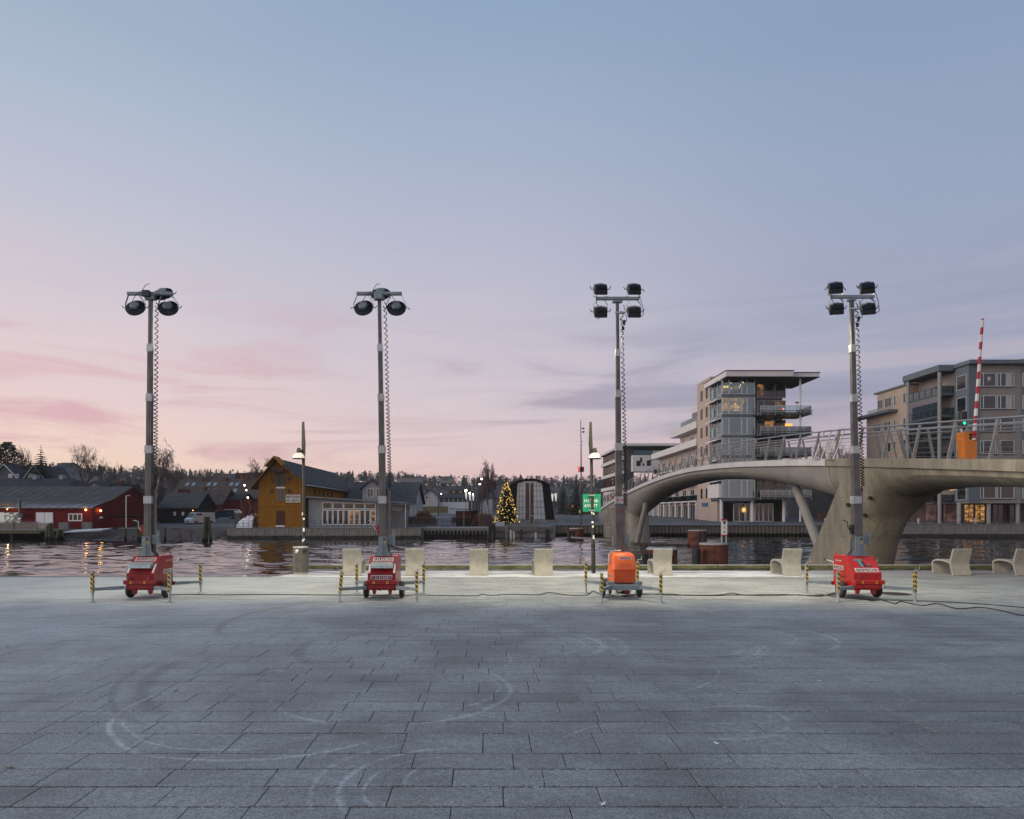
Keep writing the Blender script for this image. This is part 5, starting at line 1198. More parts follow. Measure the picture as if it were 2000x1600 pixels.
# ---- red barn
t = thing('red_barn', (-60, 92, -.3), 'long low red barn with white double door and grey corrugated roof', 'barn')
gx = wx(181, 92); prof = [(92, -.35), (92, 2.62), (96.8, 3.75), (102, 5.65), (107.2, 3.75), (112, 2.7), (112, -.35)]
m = MB(); m.prism(prof, 'x', -110, gx); m.build('wall', REDW, t)
def barn_roof():
    m = M('corrugated_sheet', (.075, .074, .072), .7, .1, var=.3, scale=.8, world=True, streak=.2); tt = NT(m); b = tt.N['Principled BSDF']
    P = tt.n('ShaderNodeNewGeometry').outputs['Position']; s3 = tt.n('ShaderNodeSeparateXYZ'); tt.L.new(P, s3.inputs[0])
    src = b.inputs['Base Color'].links[0].from_socket
    fr = tt.rng(tt.math('ADD', s3.outputs[2], tt.math('MULTIPLY', tt.noise(P, .6, 4), 1.2)), 4.1, 3.1)
    tt.put(b.inputs['Base Color'], tt.mix(tt.math('MULTIPLY', fr, .6), src, (.36, .38, .41)))
    tt.put(b.inputs['Normal'], tt.bump(tt.math('SINE', tt.math('MULTIPLY', s3.outputs[0], 14.0)), .35, .04)); return m
up = [(91.5, 2.55), (96.8, 3.80), (102, 5.72), (107.2, 3.80), (112.5, 2.6)]
m = MB(); m.prism(up + [(a, b + .14) for a, b in up[::-1]], 'x', -110, gx + .35); rf = m.build('roof', barn_roof(), t)
for i in range(28):
    x = gx - .4 - i * 1.35; m = MB()
    for (a, b), (c, e) in zip(up[:2], up[1:3]): m.obox((x, a, b + .15), (x, c, e + .15), .06, .05)
    m.build('roof_batten', M('batten_grey', (.15, .15, .155), .8, var=.2, world=True), rf)
m = MB()
for (a, b), (c, e) in zip(up[:-1], up[1:]): m.obox((gx + .37, a, b + .05), (gx + .37, c, e + .05), .06, .26)
m.build('verge_board', REDW2, t)
d = 92; m = MB(); m.box(wx(71, d), wx(104, d), d - .1, d, wz(1032, d), wz(1001, d)); do = m.build('double_door', WFR, t)
part(do, 'door_seam', DFR, (wx(87.3, d), wx(87.8, d), d - .115, d - .1, wz(1031, d), wz(1002, d)))
pwin(t, d, 134, 161, 1003, 1018, nx=3, fw=.13)
m = MB(); m.box(-70, wx(30, d), d - .16, d - .05, wz(990, d), wz(982, d)); sg = m.build('name_board', DFR, t)
m = MB(); m.text('SCENE', (wx(2, d), d - .16, wz(987.6, d)), (1, 0, 0), (0, 0, 1), .27, 0, .0, .01, 2.5); m.build('name_lettering', M('brass_letters', (.32, .21, .09), .4), sg, fix=False)
m = MB(); m.box(-70, wx(8.5, d), d - .1, d - .02, wz(1021, d), wz(1001, d)); m.build('poster_board', EM('lit_poster', (.85, .82, .72), .45), t)
m = MB(); m.box(wx(9.5, d), wx(41, d), d - .1, d - .02, wz(1021, d), wz(1001, d))
m.build('poster_board', LITROOM('printed_poster', (.05, .07, .09), (.62, .58, .46), .8, 1.6), t)
m = MB(); m.cyl((wx(43, d), d - .45, wz(1008, d)), (wx(43, d), d - .45, wz(977, d)), .17, n=10); m.box(wx(42, d), wx(51, d), d - .7, d - .1, wz(1011, d), wz(1003, d)); m.build('flue_pipe', DFR, t)
part(t, 'meter_box', WFR, (gx, gx + .1, 93.6, 94.2, wz(1013, 94), wz(1009, 94)))
m = MB(); m.prism([(wx(243, 97) + 0, 0)], 'x', 0, 1) if False else m.box(gx, gx + 3.2, 96, 103, -.3, 1.35); ln = m.build('lean_to', REDW2, t)
m = MB(); m.obox((gx + 1.7, 95.7, 1.55), (gx + 1.7, 103.2, 1.5), 3.6, .12); m.build('lean_to_roof', ROOFG, ln)
for px, py, dd in ((167.5, 996, 91.8), (194.5, 997.5, None)):
    if dd: p = Vector(at(px, py, dd))
    else: p = Vector((gx + .15, gx * F / (px - CX), 0)); p.z = wz(py, p.y)
    m = MB(); m.ball(tuple(p), .13, 0, 2); lm = m.build('wall_lamp', EM('sodium_lamp', (1.0, .55, .16), 9.0), t)
    l = bpy.data.lights.new('wall_lamp_light', 'POINT'); l.energy = 14; l.color = (1, .5, .15); l.shadow_soft_size = .14; o = bpy.data.objects.new('wall_lamp_light', l); COL.objects.link(o); o.parent = t; o.location = p - OFF[t] + Vector((.05, -.45, .05))
m = MB(); m.ball((wx(16, 91.5), 91.3, wz(995, 91.5)), .08, 0, 1); m.build('wall_lamp', EM('sodium_lamp', (1, .55, .16), 9.0), t)
l = bpy.data.lights.new('wall_lamp_light', 'POINT'); l.energy = 22; l.color = (1, .75, .4); l.shadow_soft_size = .1; o = bpy.data.objects.new('wall_lamp_light', l); COL.objects.link(o); o.parent = t; o.location = Vector((wx(18, 91.5), 91.0, wz(994, 91.5))) - OFF[t]
for px in (118, 163):
    part(t, 'stacked_crate' if px == 118 else 'leaning_panel', TIMB, (wx(px, 91), wx(px + 18, 91), 90.6, 91, -.3, wz(1020.5, 91)))
# ---- black shed
d = 106; t = thing('black_shed', (wx(350, d), d, .2), 'small black boarded shed with grey roof and two white windows', 'shed')
gable_house(t, wx(312, d), wx(384, d), d, d + 7, -.1, wz(991, d), wz(965, d + 3.5), BLKW, ROOFG, 'x', .35)
pwin(t, d, 339.5, 343.5, 1000, 1007, fw=.11); pwin(t, d, 355.5, 359.5, 1000, 1007, fw=.11)
part(t, 'door', BRNW, (wx(376, d), wx(381, d), d - .08, d, 0, wz(998, d)))
m = MB(); m.ball((wx(378, d), d - .2, wz(997, d)), .08); m.build('porch_lamp', LAMPE, t)
# ---- row behind: red gabled houses, brown-roofed terrace, flat block
d = 135; t = thing('red_house', (wx(410, d), d, .8), 'red house with dormer and skylights behind the parked van', 'house')
gable_house(t, wx(366, d), wx(432, d), d, d + 9, .7, wz(984, d), wz(957, d + 4), REDW2, ROOFBR, 'x', .4); part(t, 'chimney', RUST, (wx(381, d), wx(385, d), d + 4, d + 5, wz(960, d), wz(950, d)))
m = MB(); a, b = wx(348, d), wx(368, d); m.prism([(a, wz(978, d)), ((a + b) / 2, wz(955, d)), (b, wz(978, d))], 'y', d - 2, d + 3); m.build('dormer_gable', REDW2, t)
pwin(t, d, 393, 399, 990, 998, nx=2); pwin(t, d, 404, 409, 990, 998, nx=2)
for px in (368, 374): part(t, 'skylight', WFR, (wx(px, d), wx(px + 4, d), d + 1.0, d + 2.2, wz(972, d), wz(970.5, d)))
d = 138; t = thing('dormered_cottage', (wx(452, d), d, .9), 'dark red cottage with dark roof beside the yellow warehouse', 'house')
gable_house(t, wx(425, d), wx(470, d), d, d + 8, .7, wz(977, d), wz(966, d + 4), REDW2, ROOFB, 'x', .3); pwin(t, d, 402 + 28, 404 + 31, 988, 993)
d = 165; t = thing('terraced_house', (wx(430, d), d, 1.0), 'long terrace with brown tiled roof, skylights and brick chimneys', 'house')
gable_house(t, wx(335, d), wx(525, d), d, d + 14, .8, wz(972, d), wz(937, d + 7), REDW2, ROOFBR, 'x', .5)
for px in (378, 420, 461): part(t, 'chimney', RUST, (wx(px - 4, d), wx(px + 4, d), d + 6, d + 7.5, wz(943, d), wz(931, d)))
for px, py in ((366, 948), (378, 948), (408, 948), (420, 948), (452, 948), (463, 948), (404, 960), (417, 960), (459, 960)):
    k = (972 - py) / 35 * 7; m = MB(); z = wz(py, d + k); sl = (wz(937, d + 7) - wz(972, d)) / 7; m.obox((wx(px, d + k), d + k - .6, z - .6 * sl + .26), (wx(px, d + k), d + k + .6, z + .6 * sl + .26), .75, .08); m.build('skylight', M('skylight_glass', (.25, .30, .34), .1, 0, var=.2), t)
d = 200; t = thing('flat_roofed_block', (wx(470, d), d, 2), 'grey and brown flat-roofed block behind the brown terrace', 'building')
part(t, 'grey_wing', M('grey_cladding', (.10, .115, .13), .7, var=.1, world=True), (wx(427, d), wx(460, d), d, d + 12, 1, wz(925.5, d))); part(t, 'brown_wing', BRNW, (wx(460, d), wx(516, d), d + .5, d + 12, 1, wz(923.5, d)))
for a in (432, 470, 480, 490, 500): pwin(t, d if a == 432 else d + .5, a, a + (9 if a == 432 else 4), 929, 935, frame=DFR)
# ---- houses above the barn
d = 125; t = thing('hipped_house', (wx(60, d), d, 1), 'house with wide dark hipped roof behind the red barn', 'house')
x0, x1, xe0, xe1 = wx(-60, d), wx(132, d), wx(8, d), wx(105, d); ze, zr = wz(955, d), wz(934.5, d + 6)
m = MB(); m.box(x0 + 1, x1 - 1, d + .5, d + 12, 0, ze); m.build('wall', GRYW, t)
m = MB(); m.add([(x0, d, ze), (x1, d, ze), (x1, d + 12.5, ze), (x0, d + 12.5, ze), (xe0 - 4, d + 6, zr), (xe1, d + 6, zr)], [(0, 1, 5, 4), (1, 2, 5), (2, 3, 4, 5), (3, 0, 4), (0, 3, 2, 1)]); m.build('roof', ROOFB, t)
for px in (29, 83): part(t, 'chimney', M('pale_chimney', (.25, .25, .26), .8, var=.2), (wx(px - 4.5, d), wx(px + 3.5, d), d + 5.4, d + 6.6, zr - .6, wz(928, d + 6)))
for i, (a, b, yp, ye, lab) in enumerate([(-18, 38, 908, 938, 'grey gabled house with lit window above the barn roof'), (50, 86, 909.5, 935, 'dark grey gabled house with white bargeboards above the barn roof')]):
    d = 150; t = thing('gabled_house', (wx((a + b) / 2, d), d, 3), lab, 'house'); gable_house(t, wx(a, d), wx(b, d), d, d + 10, 2, wz(ye, d), wz(yp, d), M('dark_grey_boards', (.09, .10, .115), .8, var=.15, world=True), ROOFS, 'y', .3)
    xm = wx((a + b) / 2, d); m = MB()
    for s_ in (-1, 1): m.obox((xm, d - .42, wz(yp, d) + .1), (xm + s_ * (wx(b, d) - xm + .4), d - .42, wz(ye, d) - .2), .06, .3, up=(0, 1, 0))
    m.build('bargeboard', WFR, t)
    for q in ((17, 30) if i == 0 else (55, 62, 73)): pwin(t, d, q, q + 7, 926, 933, nx=2, glass=WARM2 if (i == 0 and q == 17) else DGL, fw=.12)
d = 118; t = thing('gabled_house', (wx(185, d), d, .5), 'low house with white gable peeping over the barn ridge', 'house'); gable_house(t, wx(170, d), wx(199, d), d, d + 9, 0, wz(953, d), wz(942, d), WHW, ROOFS, 'y', .35); part(t, 'attic_vent', DFR, (wx(186.5, d), wx(189, d), d - .05, d, wz(950, d), wz(946.5, d))); part(t, 'ridge_wing', ROOFS, (wx(195, d), wx(222, d), d + 3, d + 9, 2, wz(944, d))); part(t, 'chimney', RUST, (wx(216, d), wx(221, d), d + 2.4, d + 3.4, 4, wz(938, d)))
d = 190
for i, (a, b, yt, yb, lab, wallm) in enumerate([(103, 124, 903, 926, 'grey house half hidden by trees above the barn', GRYW), (205, 222, 948, 960, 'small dark house among bare trees behind the barn', BLKW), (262, 292, 945, 965, 'dark brown house behind the barn gable', BRNW), (535, 560, 931, 945, 'pale hillside house beyond the warehouse roof', WHW)]):
    dd = d if i != 3 else 420; t = thing('hillside_house', (wx((a + b) / 2, dd), dd, ground_z(wx(a, dd), dd)), lab, 'house'); gable_house(t, wx(a, dd), wx(b, dd), dd, dd + 9, 0, wz((yt + yb) / 2, dd), wz(yt, dd), wallm, ROOFS, 'x', .3); pwin(t, dd, a + 5, a + 9, (yt + yb) / 2 + 2, (yt + yb) / 2 + 8)
# ---- yellow warehouse
d = 91.0; y0, y1 = 91.0, 124.0; X0, X1 = wx(505, d), wx(592, d); xr = wx(541.5, d); ze, zr = wz(941, d), wz(899.5, d); zb = -.12
t = thing('yellow_warehouse', ((X0 + X1) / 2, d, zb), 'tall ochre boarded warehouse with hoist gable and slate roof', 'warehouse')
m = MB(); m.prism([(X0, zb), (X1, zb), (X1, ze), (xr, zr), (X0, ze)], 'y', y0, y1); m.build('wall', OCH, t)
ov = .9; sL = (zr - ze) / (xr - X0); sR = (zr - ze) / (X1 - xr); eL, eR = X0 - ov, X1 + .55
rp = [(eL, zr - sL * (xr - eL)), (xr, zr + .04), (eR, zr - sR * (eR - xr))]
m = MB(); m.prism([(a, b + .02) for a, b in rp] + [(a, b + .24) for a, b in rp[::-1]], 'y', y0 - .75, y1 + .6); rf = m.build('roof', ROOFS, t)
for (a, b), (c, e) in ((rp[0], rp[1]), (rp[1], rp[2])):
    m = MB(); m.obox((a, y0 - .79, b + .06), (c, y0 - .79, e + .06), .07, .34, up=(0, 1, 0)); m.build('bargeboard', OCH, rf)
m = MB(); m.box(eR - .02, eR + .12, y0 - .6, y1 + .4, rp[2][1] - .05, rp[2][1] + .08); m.build('gutter', GFR, rf)
m = MB(); n = 26
for i in range(n + 1):
    x = X0 + .06 + (X1 - X0 - .12) * i / n; zt = ze + (zr - ze) * ((x - X0) / (xr - X0) if x < xr else (X1 - x) / (X1 - xr)) - .12
    m.box(x - .035, x + .035, y0 - .05, y0 + .01, zb + .1, wz(986.5, d) - .06); m.box(x - .035, x + .035, y0 - .05, y0 + .01, wz(986, d) + .08, zt)
for i in range(60): yy = y0 + .3 + i * .55; m.box(X1 - .01, X1 + .05, yy - .035, yy + .035, zb + .1, ze - .1)
o = m.build('cladding_battens', OCH, t); tag(o, kind='stuff')
part(t, 'belt_moulding', OCH, (X0 - .05, X1 + .05, y0 - .12, y0, wz(986.5, d) - .05, wz(986, d) + .06)); part(t, 'plinth', STONE, (X0 - .03, X1 + .03, y0 - .08, y0, zb, zb + .12))
part(t, 'brown_door', BRNW, (wx(540, d), wx(556, d), y0 - .09, y0, wz(1026, d), wz(998, d))); part(t, 'door_sill', WFR, (wx(539.5, d), wx(556.5, d), y0 - .2, y0, wz(1029, d), wz(1026.3, d)))
part(t, 'loft_door', M('grey_boards', (.085, .085, .085), .8, var=.2, world=True), (wx(541, d), wx(555, d), y0 - .09, y0, wz(951, d), wz(924, d))); part(t, 'loft_sill', WFR, (wx(540, d), wx(557, d), y0 - .14, y0, wz(954, d), wz(951.2, d)))
pwin(t, y0, 540.5, 556.5, 956, 978, nx=2, frame=M('grey_paint', (.13, .14, .14), .6), fw=.18)
for px in (528.5, 562.5):
    for py in (931.5, 956): pwin(t, y0, px, px + 6, py, py + 7, frame=BRNW, nx=2)
m = MB(); hx = wx(548, d)
for s_ in (-1, 1): m.obox((hx + s_ * .85, y0 - .35, wz(945, d)), (hx + s_ * .85, y0 - .5, wz(917, d)), .17, .17)
m.obox((hx - 1.2, y0 - .5, wz(916, d)), (hx + 1.2, y0 - .5, wz(916, d)), .25, .25); m.cyl((hx - .5, y0 - .5, wz(920, d)), (hx + .5, y0 - .5, wz(920, d)), .16, n=10); m.build('hoist_frame', M('old_oak', (.10, .07, .055), .9, var=.3), t)
a, b = wx(524, d), wx(557.5, d); m = MB(); zz = wz(911, d); m.prism([(a, zz - .1), (xr, zr + .3), (b, zz - .1), (b, zz + .1), (xr, zr + .52), (a, zz + .1)], 'y', y0 - 1.5, y0 + 1); m.build('hoist_canopy', OCH, t)
for i in range(5): yy = 96.5 + i * 2.6; win(t, 'R', X1, yy, yy + .9, wz(968, 100), wz(957, 100), frame=BRNW)
sg = thing('workshop_sign', (wx(573, d), d, wz(981, d)), 'white name board on the ochre warehouse gable', 'sign')
m = MB(); m.box(wx(559, d), wx(587, d), y0 - .16, y0 - .06, wz(981.5, d), wz(966.5, d)); bd = m.build('sign_board', M('cream_board', (.68, .66, .60), .6, var=.06), sg)
m = MB(); xc = wx(573, d); m.text('BERTELSEN', (xc, y0 - .16, wz(973.3, d)), (1, 0, 0), (0, 0, 1), .36, 0, .03, .01, 1.72); m.text('MEK. VERKSTED', (xc, y0 - .16, wz(979.8, d)), (1, 0, 0), (0, 0, 1), .29, 0, .022, .01, 1.72); m.build('sign_lettering', BLKV, bd, fix=False)
# ---- grey glass-fronted annex
d = 91.6; t = thing('glass_annex', (wx(670, d), d, zb), 'low pale grey annex with slanted roof and white glazed doors', 'annex')
xa, xb_ = X1 + .55, wx(742, d); za, zb2 = wz(972, d), wz(980.5, d)
m = MB(); m.prism([(xa, zb), (xb_, zb), (xb_, zb2 - .15), (xa, za - .15)], 'y', d, d + 9); m.build('wall', GRYW, t)
m = MB(); x2 = wx(799, d); z2 = wz(983, d); m.prism([(xa - .3, za - .02), (x2, z2 - .1), (x2, z2 + .1), (xa - .3, za + .2)], 'y', d - .8, d + 10); m.build('roof', M('zinc_roof', (.16, .18, .20), .5, .3, var=.15, world=True), t)
part(t, 'side_wing', GRYW, (xb_ + .01, wx(790, d + 3), d + 3, d + 9, zb, z2 - .25))
pxs = [629.5, 650, 671, 692, 713, 734.5]
for i in range(5):
    pwin(t, d, pxs[i] + .5, pxs[i + 1] - .5, 981 + i * .6, 994.5, glass=DGL, fw=.08); 
    for k in range(2): h = (pxs[i + 1] - pxs[i]) / 2; pwin(t, d, pxs[i] + k * h + .4, pxs[i] + (k + 1) * h - .4, 996, 1025, glass=DGL if (i, k) not in ((3, 0), (4, 1), (2, 1)) else WARM2, fw=.085, name='glazed_door')
pwin(t, d + 3, 765, 785, 990, 997, nx=4)
for px in (742, 792): m = MB(); m.cyl((wx(px, d - .4), d - .4, zb), (wx(px, d - .4), d - .4, zb2 - .1), .05, n=8); m.build('downpipe', GFR, t)
# ---- tiled villa
t = thing('tiled_villa', (-18, 112, .4), 'pale villa with grey pantiled roof and front gable behind the annex', 'house')
x0, x1, y0, y1 = -23.2, -12.5, 112.0, 129.0; ze, zr = wz(981, 112), wz(944, 120.5)
gable_house(t, x0, x1, y0, y1, 0, ze, zr, WHW, ROOFG, 'x', .5)
g0, g1 = wx(708, 111), wx(746, 111); gm = (g0 + g1) / 2; m = MB(); m.prism([(g0, 1), (g1, 1), (g1, wz(954, 111)), (gm, wz(938, 111)), (g0, wz(954, 111))], 'y', 111, 119); gw = m.build('front_gable', WHW, t)
m = MB(); m.prism([(g0 - .4, wz(957, 111)), (gm, wz(937.5, 111)), (g1 + .4, wz(957, 111)), (g1 + .4, wz(957, 111) + .2), (gm, wz(937.5, 111) + .25), (g0 - .4, wz(957, 111) + .2)], 'y', 110.5, 119.5); m.build('gable_roof', ROOFG, t)
pwin(t, 111, 716.5, 730, 954, 972, nx=2, nz=1, fw=.12); pwin(t, 111, 734.5, 746, 954, 972, nx=2, fw=.12)
for px in (722, 780): part(t, 'chimney', M('pale_chimney', (.25, .25, .26), .8), (wx(px - 3.5, 120), wx(px + 3.5, 120), 120, 121, zr - .5, wz(934, 120)))
win(t, 'R', x1, 118.6, 121.6, 4.4, 6.2, nx=3, fw=.12); win(t, 'R', x1, 115, 116.2, 1.2, 3.2); win(t, 'R', x1, 125, 126.2, 1.2, 3.2)
# ---- far small houses and shop
d = 205; t = thing('white_cottage', (wx(840, d), d, 1.4), 'small white cottage with grey roof beyond the timber fence', 'house'); gable_house(t, wx(825, d), wx(855, d), d, d + 9, 1, wz(970, d), wz(957, d), WHW, ROOFS, 'y', .4); pwin(t, d, 831, 836, 969, 975); pwin(t, d, 845, 848, 966, 970)
d = 215; t = thing('long_pavilion', (wx(893, d), d, 1.4), 'long low pavilion with grey roof and white posts', 'building'); gable_house(t, wx(855, d), wx(935, d), d, d + 9, 1, wz(973, d), wz(966, d), M('dark_wall', (.09, .085, .085), .8), ROOFS, 'x', .6)  # wall in one even dark grey
for i in range(9): part(t, 'white_post', WFR, (wx(858 + i * 9, d), wx(859 + i * 9, d), d - .4, d - .2, 1, wz(973, d)))
part(t, 'white_base', WFR, (wx(853, d), wx(915, d), d - 1.2, d - .8, 1, wz(981, d)))
d = 150; t = thing('board_fence', (wx(850, d), d, 1), 'pale olive timber board fence beyond the hedges', 'fence'); m = MB(); x = wx(824, d)
part(t, 'fence_rail', M('olive_boards', (.17, .15, .085), .9, var=.2, world=True), (wx(824, d), wx(875, d), d + .05, d + .15, wz(1001, d), wz(990, d)))
for i in range(36): part(t, 'board', MATS['olive_boards'], (x + i * .16, x + i * .16 + .14, d - .03, d + .04, wz(1002.5, d), wz(989 + (i % 3) * .2, d)))
d = 230
for i, (a, b, yt, yb, wallm, lab) in enumerate([(938, 962, 962, 985, WHW, 'white house half hidden by the birch'), (880, 915, 950, 966, BRNW, 'dark brown house on the slope behind the pavilion'), (1112, 1172, 980, 992, BRNW, 'low dark house with lit windows beyond the road')]):
    t = thing('hillside_house', (wx((a + b) / 2, d), d, 1.4), lab, 'house'); gable_house(t, wx(a, d), wx(b, d), d, d + 9, 0, wz((yt + yb) / 2, d), wz(yt, d), wallm, ROOFS, 'x', .3)
    for q in (a + 4, (a + b) / 2, b - 7): pwin(t, d, q, q + 4, (yt + yb) / 2 + 1, (yt + yb) / 2 + 5, glass=WARM if i == 2 else DGL)
# ---- black arched hall
d = 113; t = thing('arched_hall', (wx(1036, d), d, .5), 'black arched hall with pale gridded glass front', 'building')
def P2(l): return [(wx(a, d), wz(b, d)) for a, b in l]
out_ = P2([(987, 1016), (995, 948), (1003, 942.5), (1014, 938), (1026, 935.3), (1037, 934.6), (1048, 935.6), (1060, 939), (1073, 945), (1084, 1016)]); inn = P2([(1007, 1016), (1010, 950), (1012, 943.5), (1022, 939.6), (1035, 938.2), (1048, 939.6), (1057, 943.5), (1060, 950), (1066, 1016)])
m = MB()
m.prism(out_, 'y', d + .35, d + 16)
m.build('shell', M('black_metal_shell', (.006, .006, .007), .6, 0, var=.2, scale=.5, world=True), t)
m = MB(); k = len(inn)
oo = P2([(987, 1016), (995, 948), (999, 944.5), (1014, 938), (1036, 934.6), (1060, 939), (1069, 943), (1073, 945), (1084, 1016)])
m.add([(a, d, b) for a, b in oo] + [(a, d, b) for a, b in inn] + [(a, d + .36, b) for a, b in oo] + [(a, d + .36, b) for a, b in inn], [(i, i + 1, k + i + 1, k + i) for i in range(k - 1)] + [(i, i + 1, 2 * k + i + 1, 2 * k + i) for i in range(k - 1)] + [(k + i, k + i + 1, 3 * k + i + 1, 3 * k + i) for i in range(k - 1)]); m.build('arch_rim', MATS['black_metal_shell'], t)
PANE = M('pale_glass_panel', (.36, .40, .43), .22, 0, var=.25, scale=.35, spec=.7, world=True)
rowsy = [1015, 1004, 991, 979, 969, 959, 949, 942]
def edge(yq, side): return (1066 - (1066 - 1060) * (1016 - yq) / 66 if side else 1007 + 3 * (1016 - yq) / 66)
for s_ in (0, 1):
    for i in range(len(rowsy) - 1):
        ya, yb = rowsy[i], rowsy[i + 1]
        for c in range(3):
            def ex(yq, cc): o_ = edge(yq, s_); i_ = 1027 if s_ == 0 else 1042; return o_ + (i_ - o_) * cc / 3
            q = [(wx(ex(ya, c) + (.35 if s_ == 0 else -.35), d), wz(ya - .3, d)), (wx(ex(ya, c + 1) - (.35 if s_ == 0 else -.35), d), wz(ya - .3, d)), (wx(ex(yb, c + 1) - (.35 if s_ == 0 else -.35), d), wz(yb + .3, d)), (wx(ex(yb, c) + (.35 if s_ == 0 else -.35), d), wz(yb + .3, d))]
            m = MB(); m.prism(q, 'y', d + .25, d + .31); m.build('glass_panel', PANE, t)
for a in range(4): part(t, 'glass_panel', PANE, (wx(1021 + a * 7 + .4, d), wx(1028 + a * 7 - .4, d), d + .26, d + .31, wz(943.6, d), wz(939.8, d)))
part(t, 'entrance_recess', M('brown_recess', (.09, .05, .045), .25, 0, var=.3, scale=.5, world=True), (wx(1027.4, d), wx(1041.6, d), d + .3, d + .34, wz(1016, d), wz(944.5, d)))
part(t, 'plinth', DECKM, (wx(980, d), wx(1100, d), d - 2.5, d + .2, 0, wz(1015.5, d)))
m = MB(); m.cyl((wx(1035, 104), 104, 0), (wx(1035, 104), 104, wz(944, 104)), .06, n=8); m.obox((wx(1033, 104), 104, wz(944, 104)), (wx(1038, 104), 104, wz(944, 104)), .12, .08); tag(m.build('street_lamp', GALV), 'slim grey lamp post before the arched hall entrance', 'street lamp')
d = 104; t = thing('planter_bin', (wx(1038, d), d, 0), 'dark litter bin at the hall entrance', 'litter bin'); part(t, 'bin_body', DFR, (wx(1035.5, d), wx(1040.5, d), d - .2, d + .2, .1, wz(1008, d))); part(t, 'bin_rim', GFR, (wx(1035, d), wx(1041, d), d - .24, d + .24, wz(1008, d), wz(1007, d)))
# ---- kiosk
d = 98; t = thing('timber_kiosk', (wx(910, d), d, 0), 'low dark timber kiosk with slanted black roof', 'kiosk')
part(t, 'wall', BLKW, (wx(890, d), wx(934, d), d, d + 4, -.05, wz(998, d))); part(t, 'upper_boards', BRNW, (wx(891, d), wx(920, d), d - .08, d, wz(1013, d), wz(999, d))); part(t, 'post', TIMB, (wx(905, d), wx(907, d), d - .14, d - .08, 0, wz(999, d)))
m = MB(); m.prism([(wx(878, d), wz(994.5, d)), (wx(942, d), wz(997.5, d)), (wx(942, d), wz(996, d)), (wx(878, d), wz(993, d))], 'y', d - .8, d + 4.5); m.build('roof', DFR, t)
m = MB(); m.cyl((wx(929, d), d + 1, 2), (wx(929, d), d + 1, wz(977, d)), .17, n=10); m.build('flue_pipe', DFR, t)
m = MB(); m.obox((wx(919, 96), 96, 0), (wx(933, 96), 96, wz(1001, 96)), .2, .2); m.obox((wx(924, 96), 96.3, 0), (wx(934, 96), 96.3, wz(1006, 96)), .15, .15); tag(m.build('leaning_post', RUST), 'rusty leaning post before the kiosk', 'post')
# ================================================================== MODERN BLOCKS (right)
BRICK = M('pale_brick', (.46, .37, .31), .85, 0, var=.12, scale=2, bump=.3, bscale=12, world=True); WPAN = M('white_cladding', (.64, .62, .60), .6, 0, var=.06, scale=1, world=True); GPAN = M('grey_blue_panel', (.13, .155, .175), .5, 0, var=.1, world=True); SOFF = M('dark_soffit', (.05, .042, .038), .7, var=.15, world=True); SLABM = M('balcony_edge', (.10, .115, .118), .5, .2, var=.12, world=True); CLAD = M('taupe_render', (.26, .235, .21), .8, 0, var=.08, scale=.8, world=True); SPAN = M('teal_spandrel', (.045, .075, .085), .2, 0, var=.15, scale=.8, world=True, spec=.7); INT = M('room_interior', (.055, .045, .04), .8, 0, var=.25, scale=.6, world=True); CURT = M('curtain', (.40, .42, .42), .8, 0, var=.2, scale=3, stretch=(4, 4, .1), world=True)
AD = 115.0; AX = 39.3
def Z(py): return wz(py, AD)
t = thing('glass_apartment_block', (AX, AD, .4), 'seven-storey glass-cornered apartment block with oversailing flat roof', 'apartment block')
brk0, brk1 = 121.3, 128.8; AXR = wx(1548, AD)
part(t, 'brick_tower', BRICK, (AX, AX + 7, brk0, brk1, .3, 26.1)); part(t, 'core_wall', GPAN, (AX + 5.4, AXR, AD + 4.0, brk1, .3, Z(737)))
part(t, 'rear_wall', INT, (AX + .2, AX + 5.4, AD + 5.6, AD + 6.2, .3, Z(737)))
fl = [1019, 974, 932, 891, 851, 811, 772, 736]
for i, py in enumerate(fl[1:-1]):
    part(t, 'floor_slab', SPAN, (AX - .05, wx(1475, AD), AD - .05, AD + 5.6, Z(py + 5), Z(py - 2)))
m = MB(); m.box(AX - .25, wx(1550, 112.4), 112.4, AD + 9, wz(735, 112.4), wz(724.5, 112.4)); rf = m.build('roof', WPAN, t)
part(rf, 'roof_edge', DFR, (AX - .35, wx(1550, 112.4) + .1, 112.3, AD + 9.1, wz(724.5, 112.4) + .002, wz(723, 112.4)))
m = MB(); x2 = wx(1602, 113); m.box(wx(1551, 113) + .1, x2, 113.3, AD + 9, wz(736, 113), wz(727.5, 113)); m.build('roof_wing', WPAN, t); part(rf, 'roof_edge', DFR, (wx(1551, 113), x2 + .15, 113.2, AD + 9.1, wz(727.5, 113) + .002, wz(726, 113)))
part(t, 'soffit', SOFF, (AX, x2 - .2, 112.7, AD + 8, wz(735, 112.4) - .12, wz(735, 112.4) - .004))
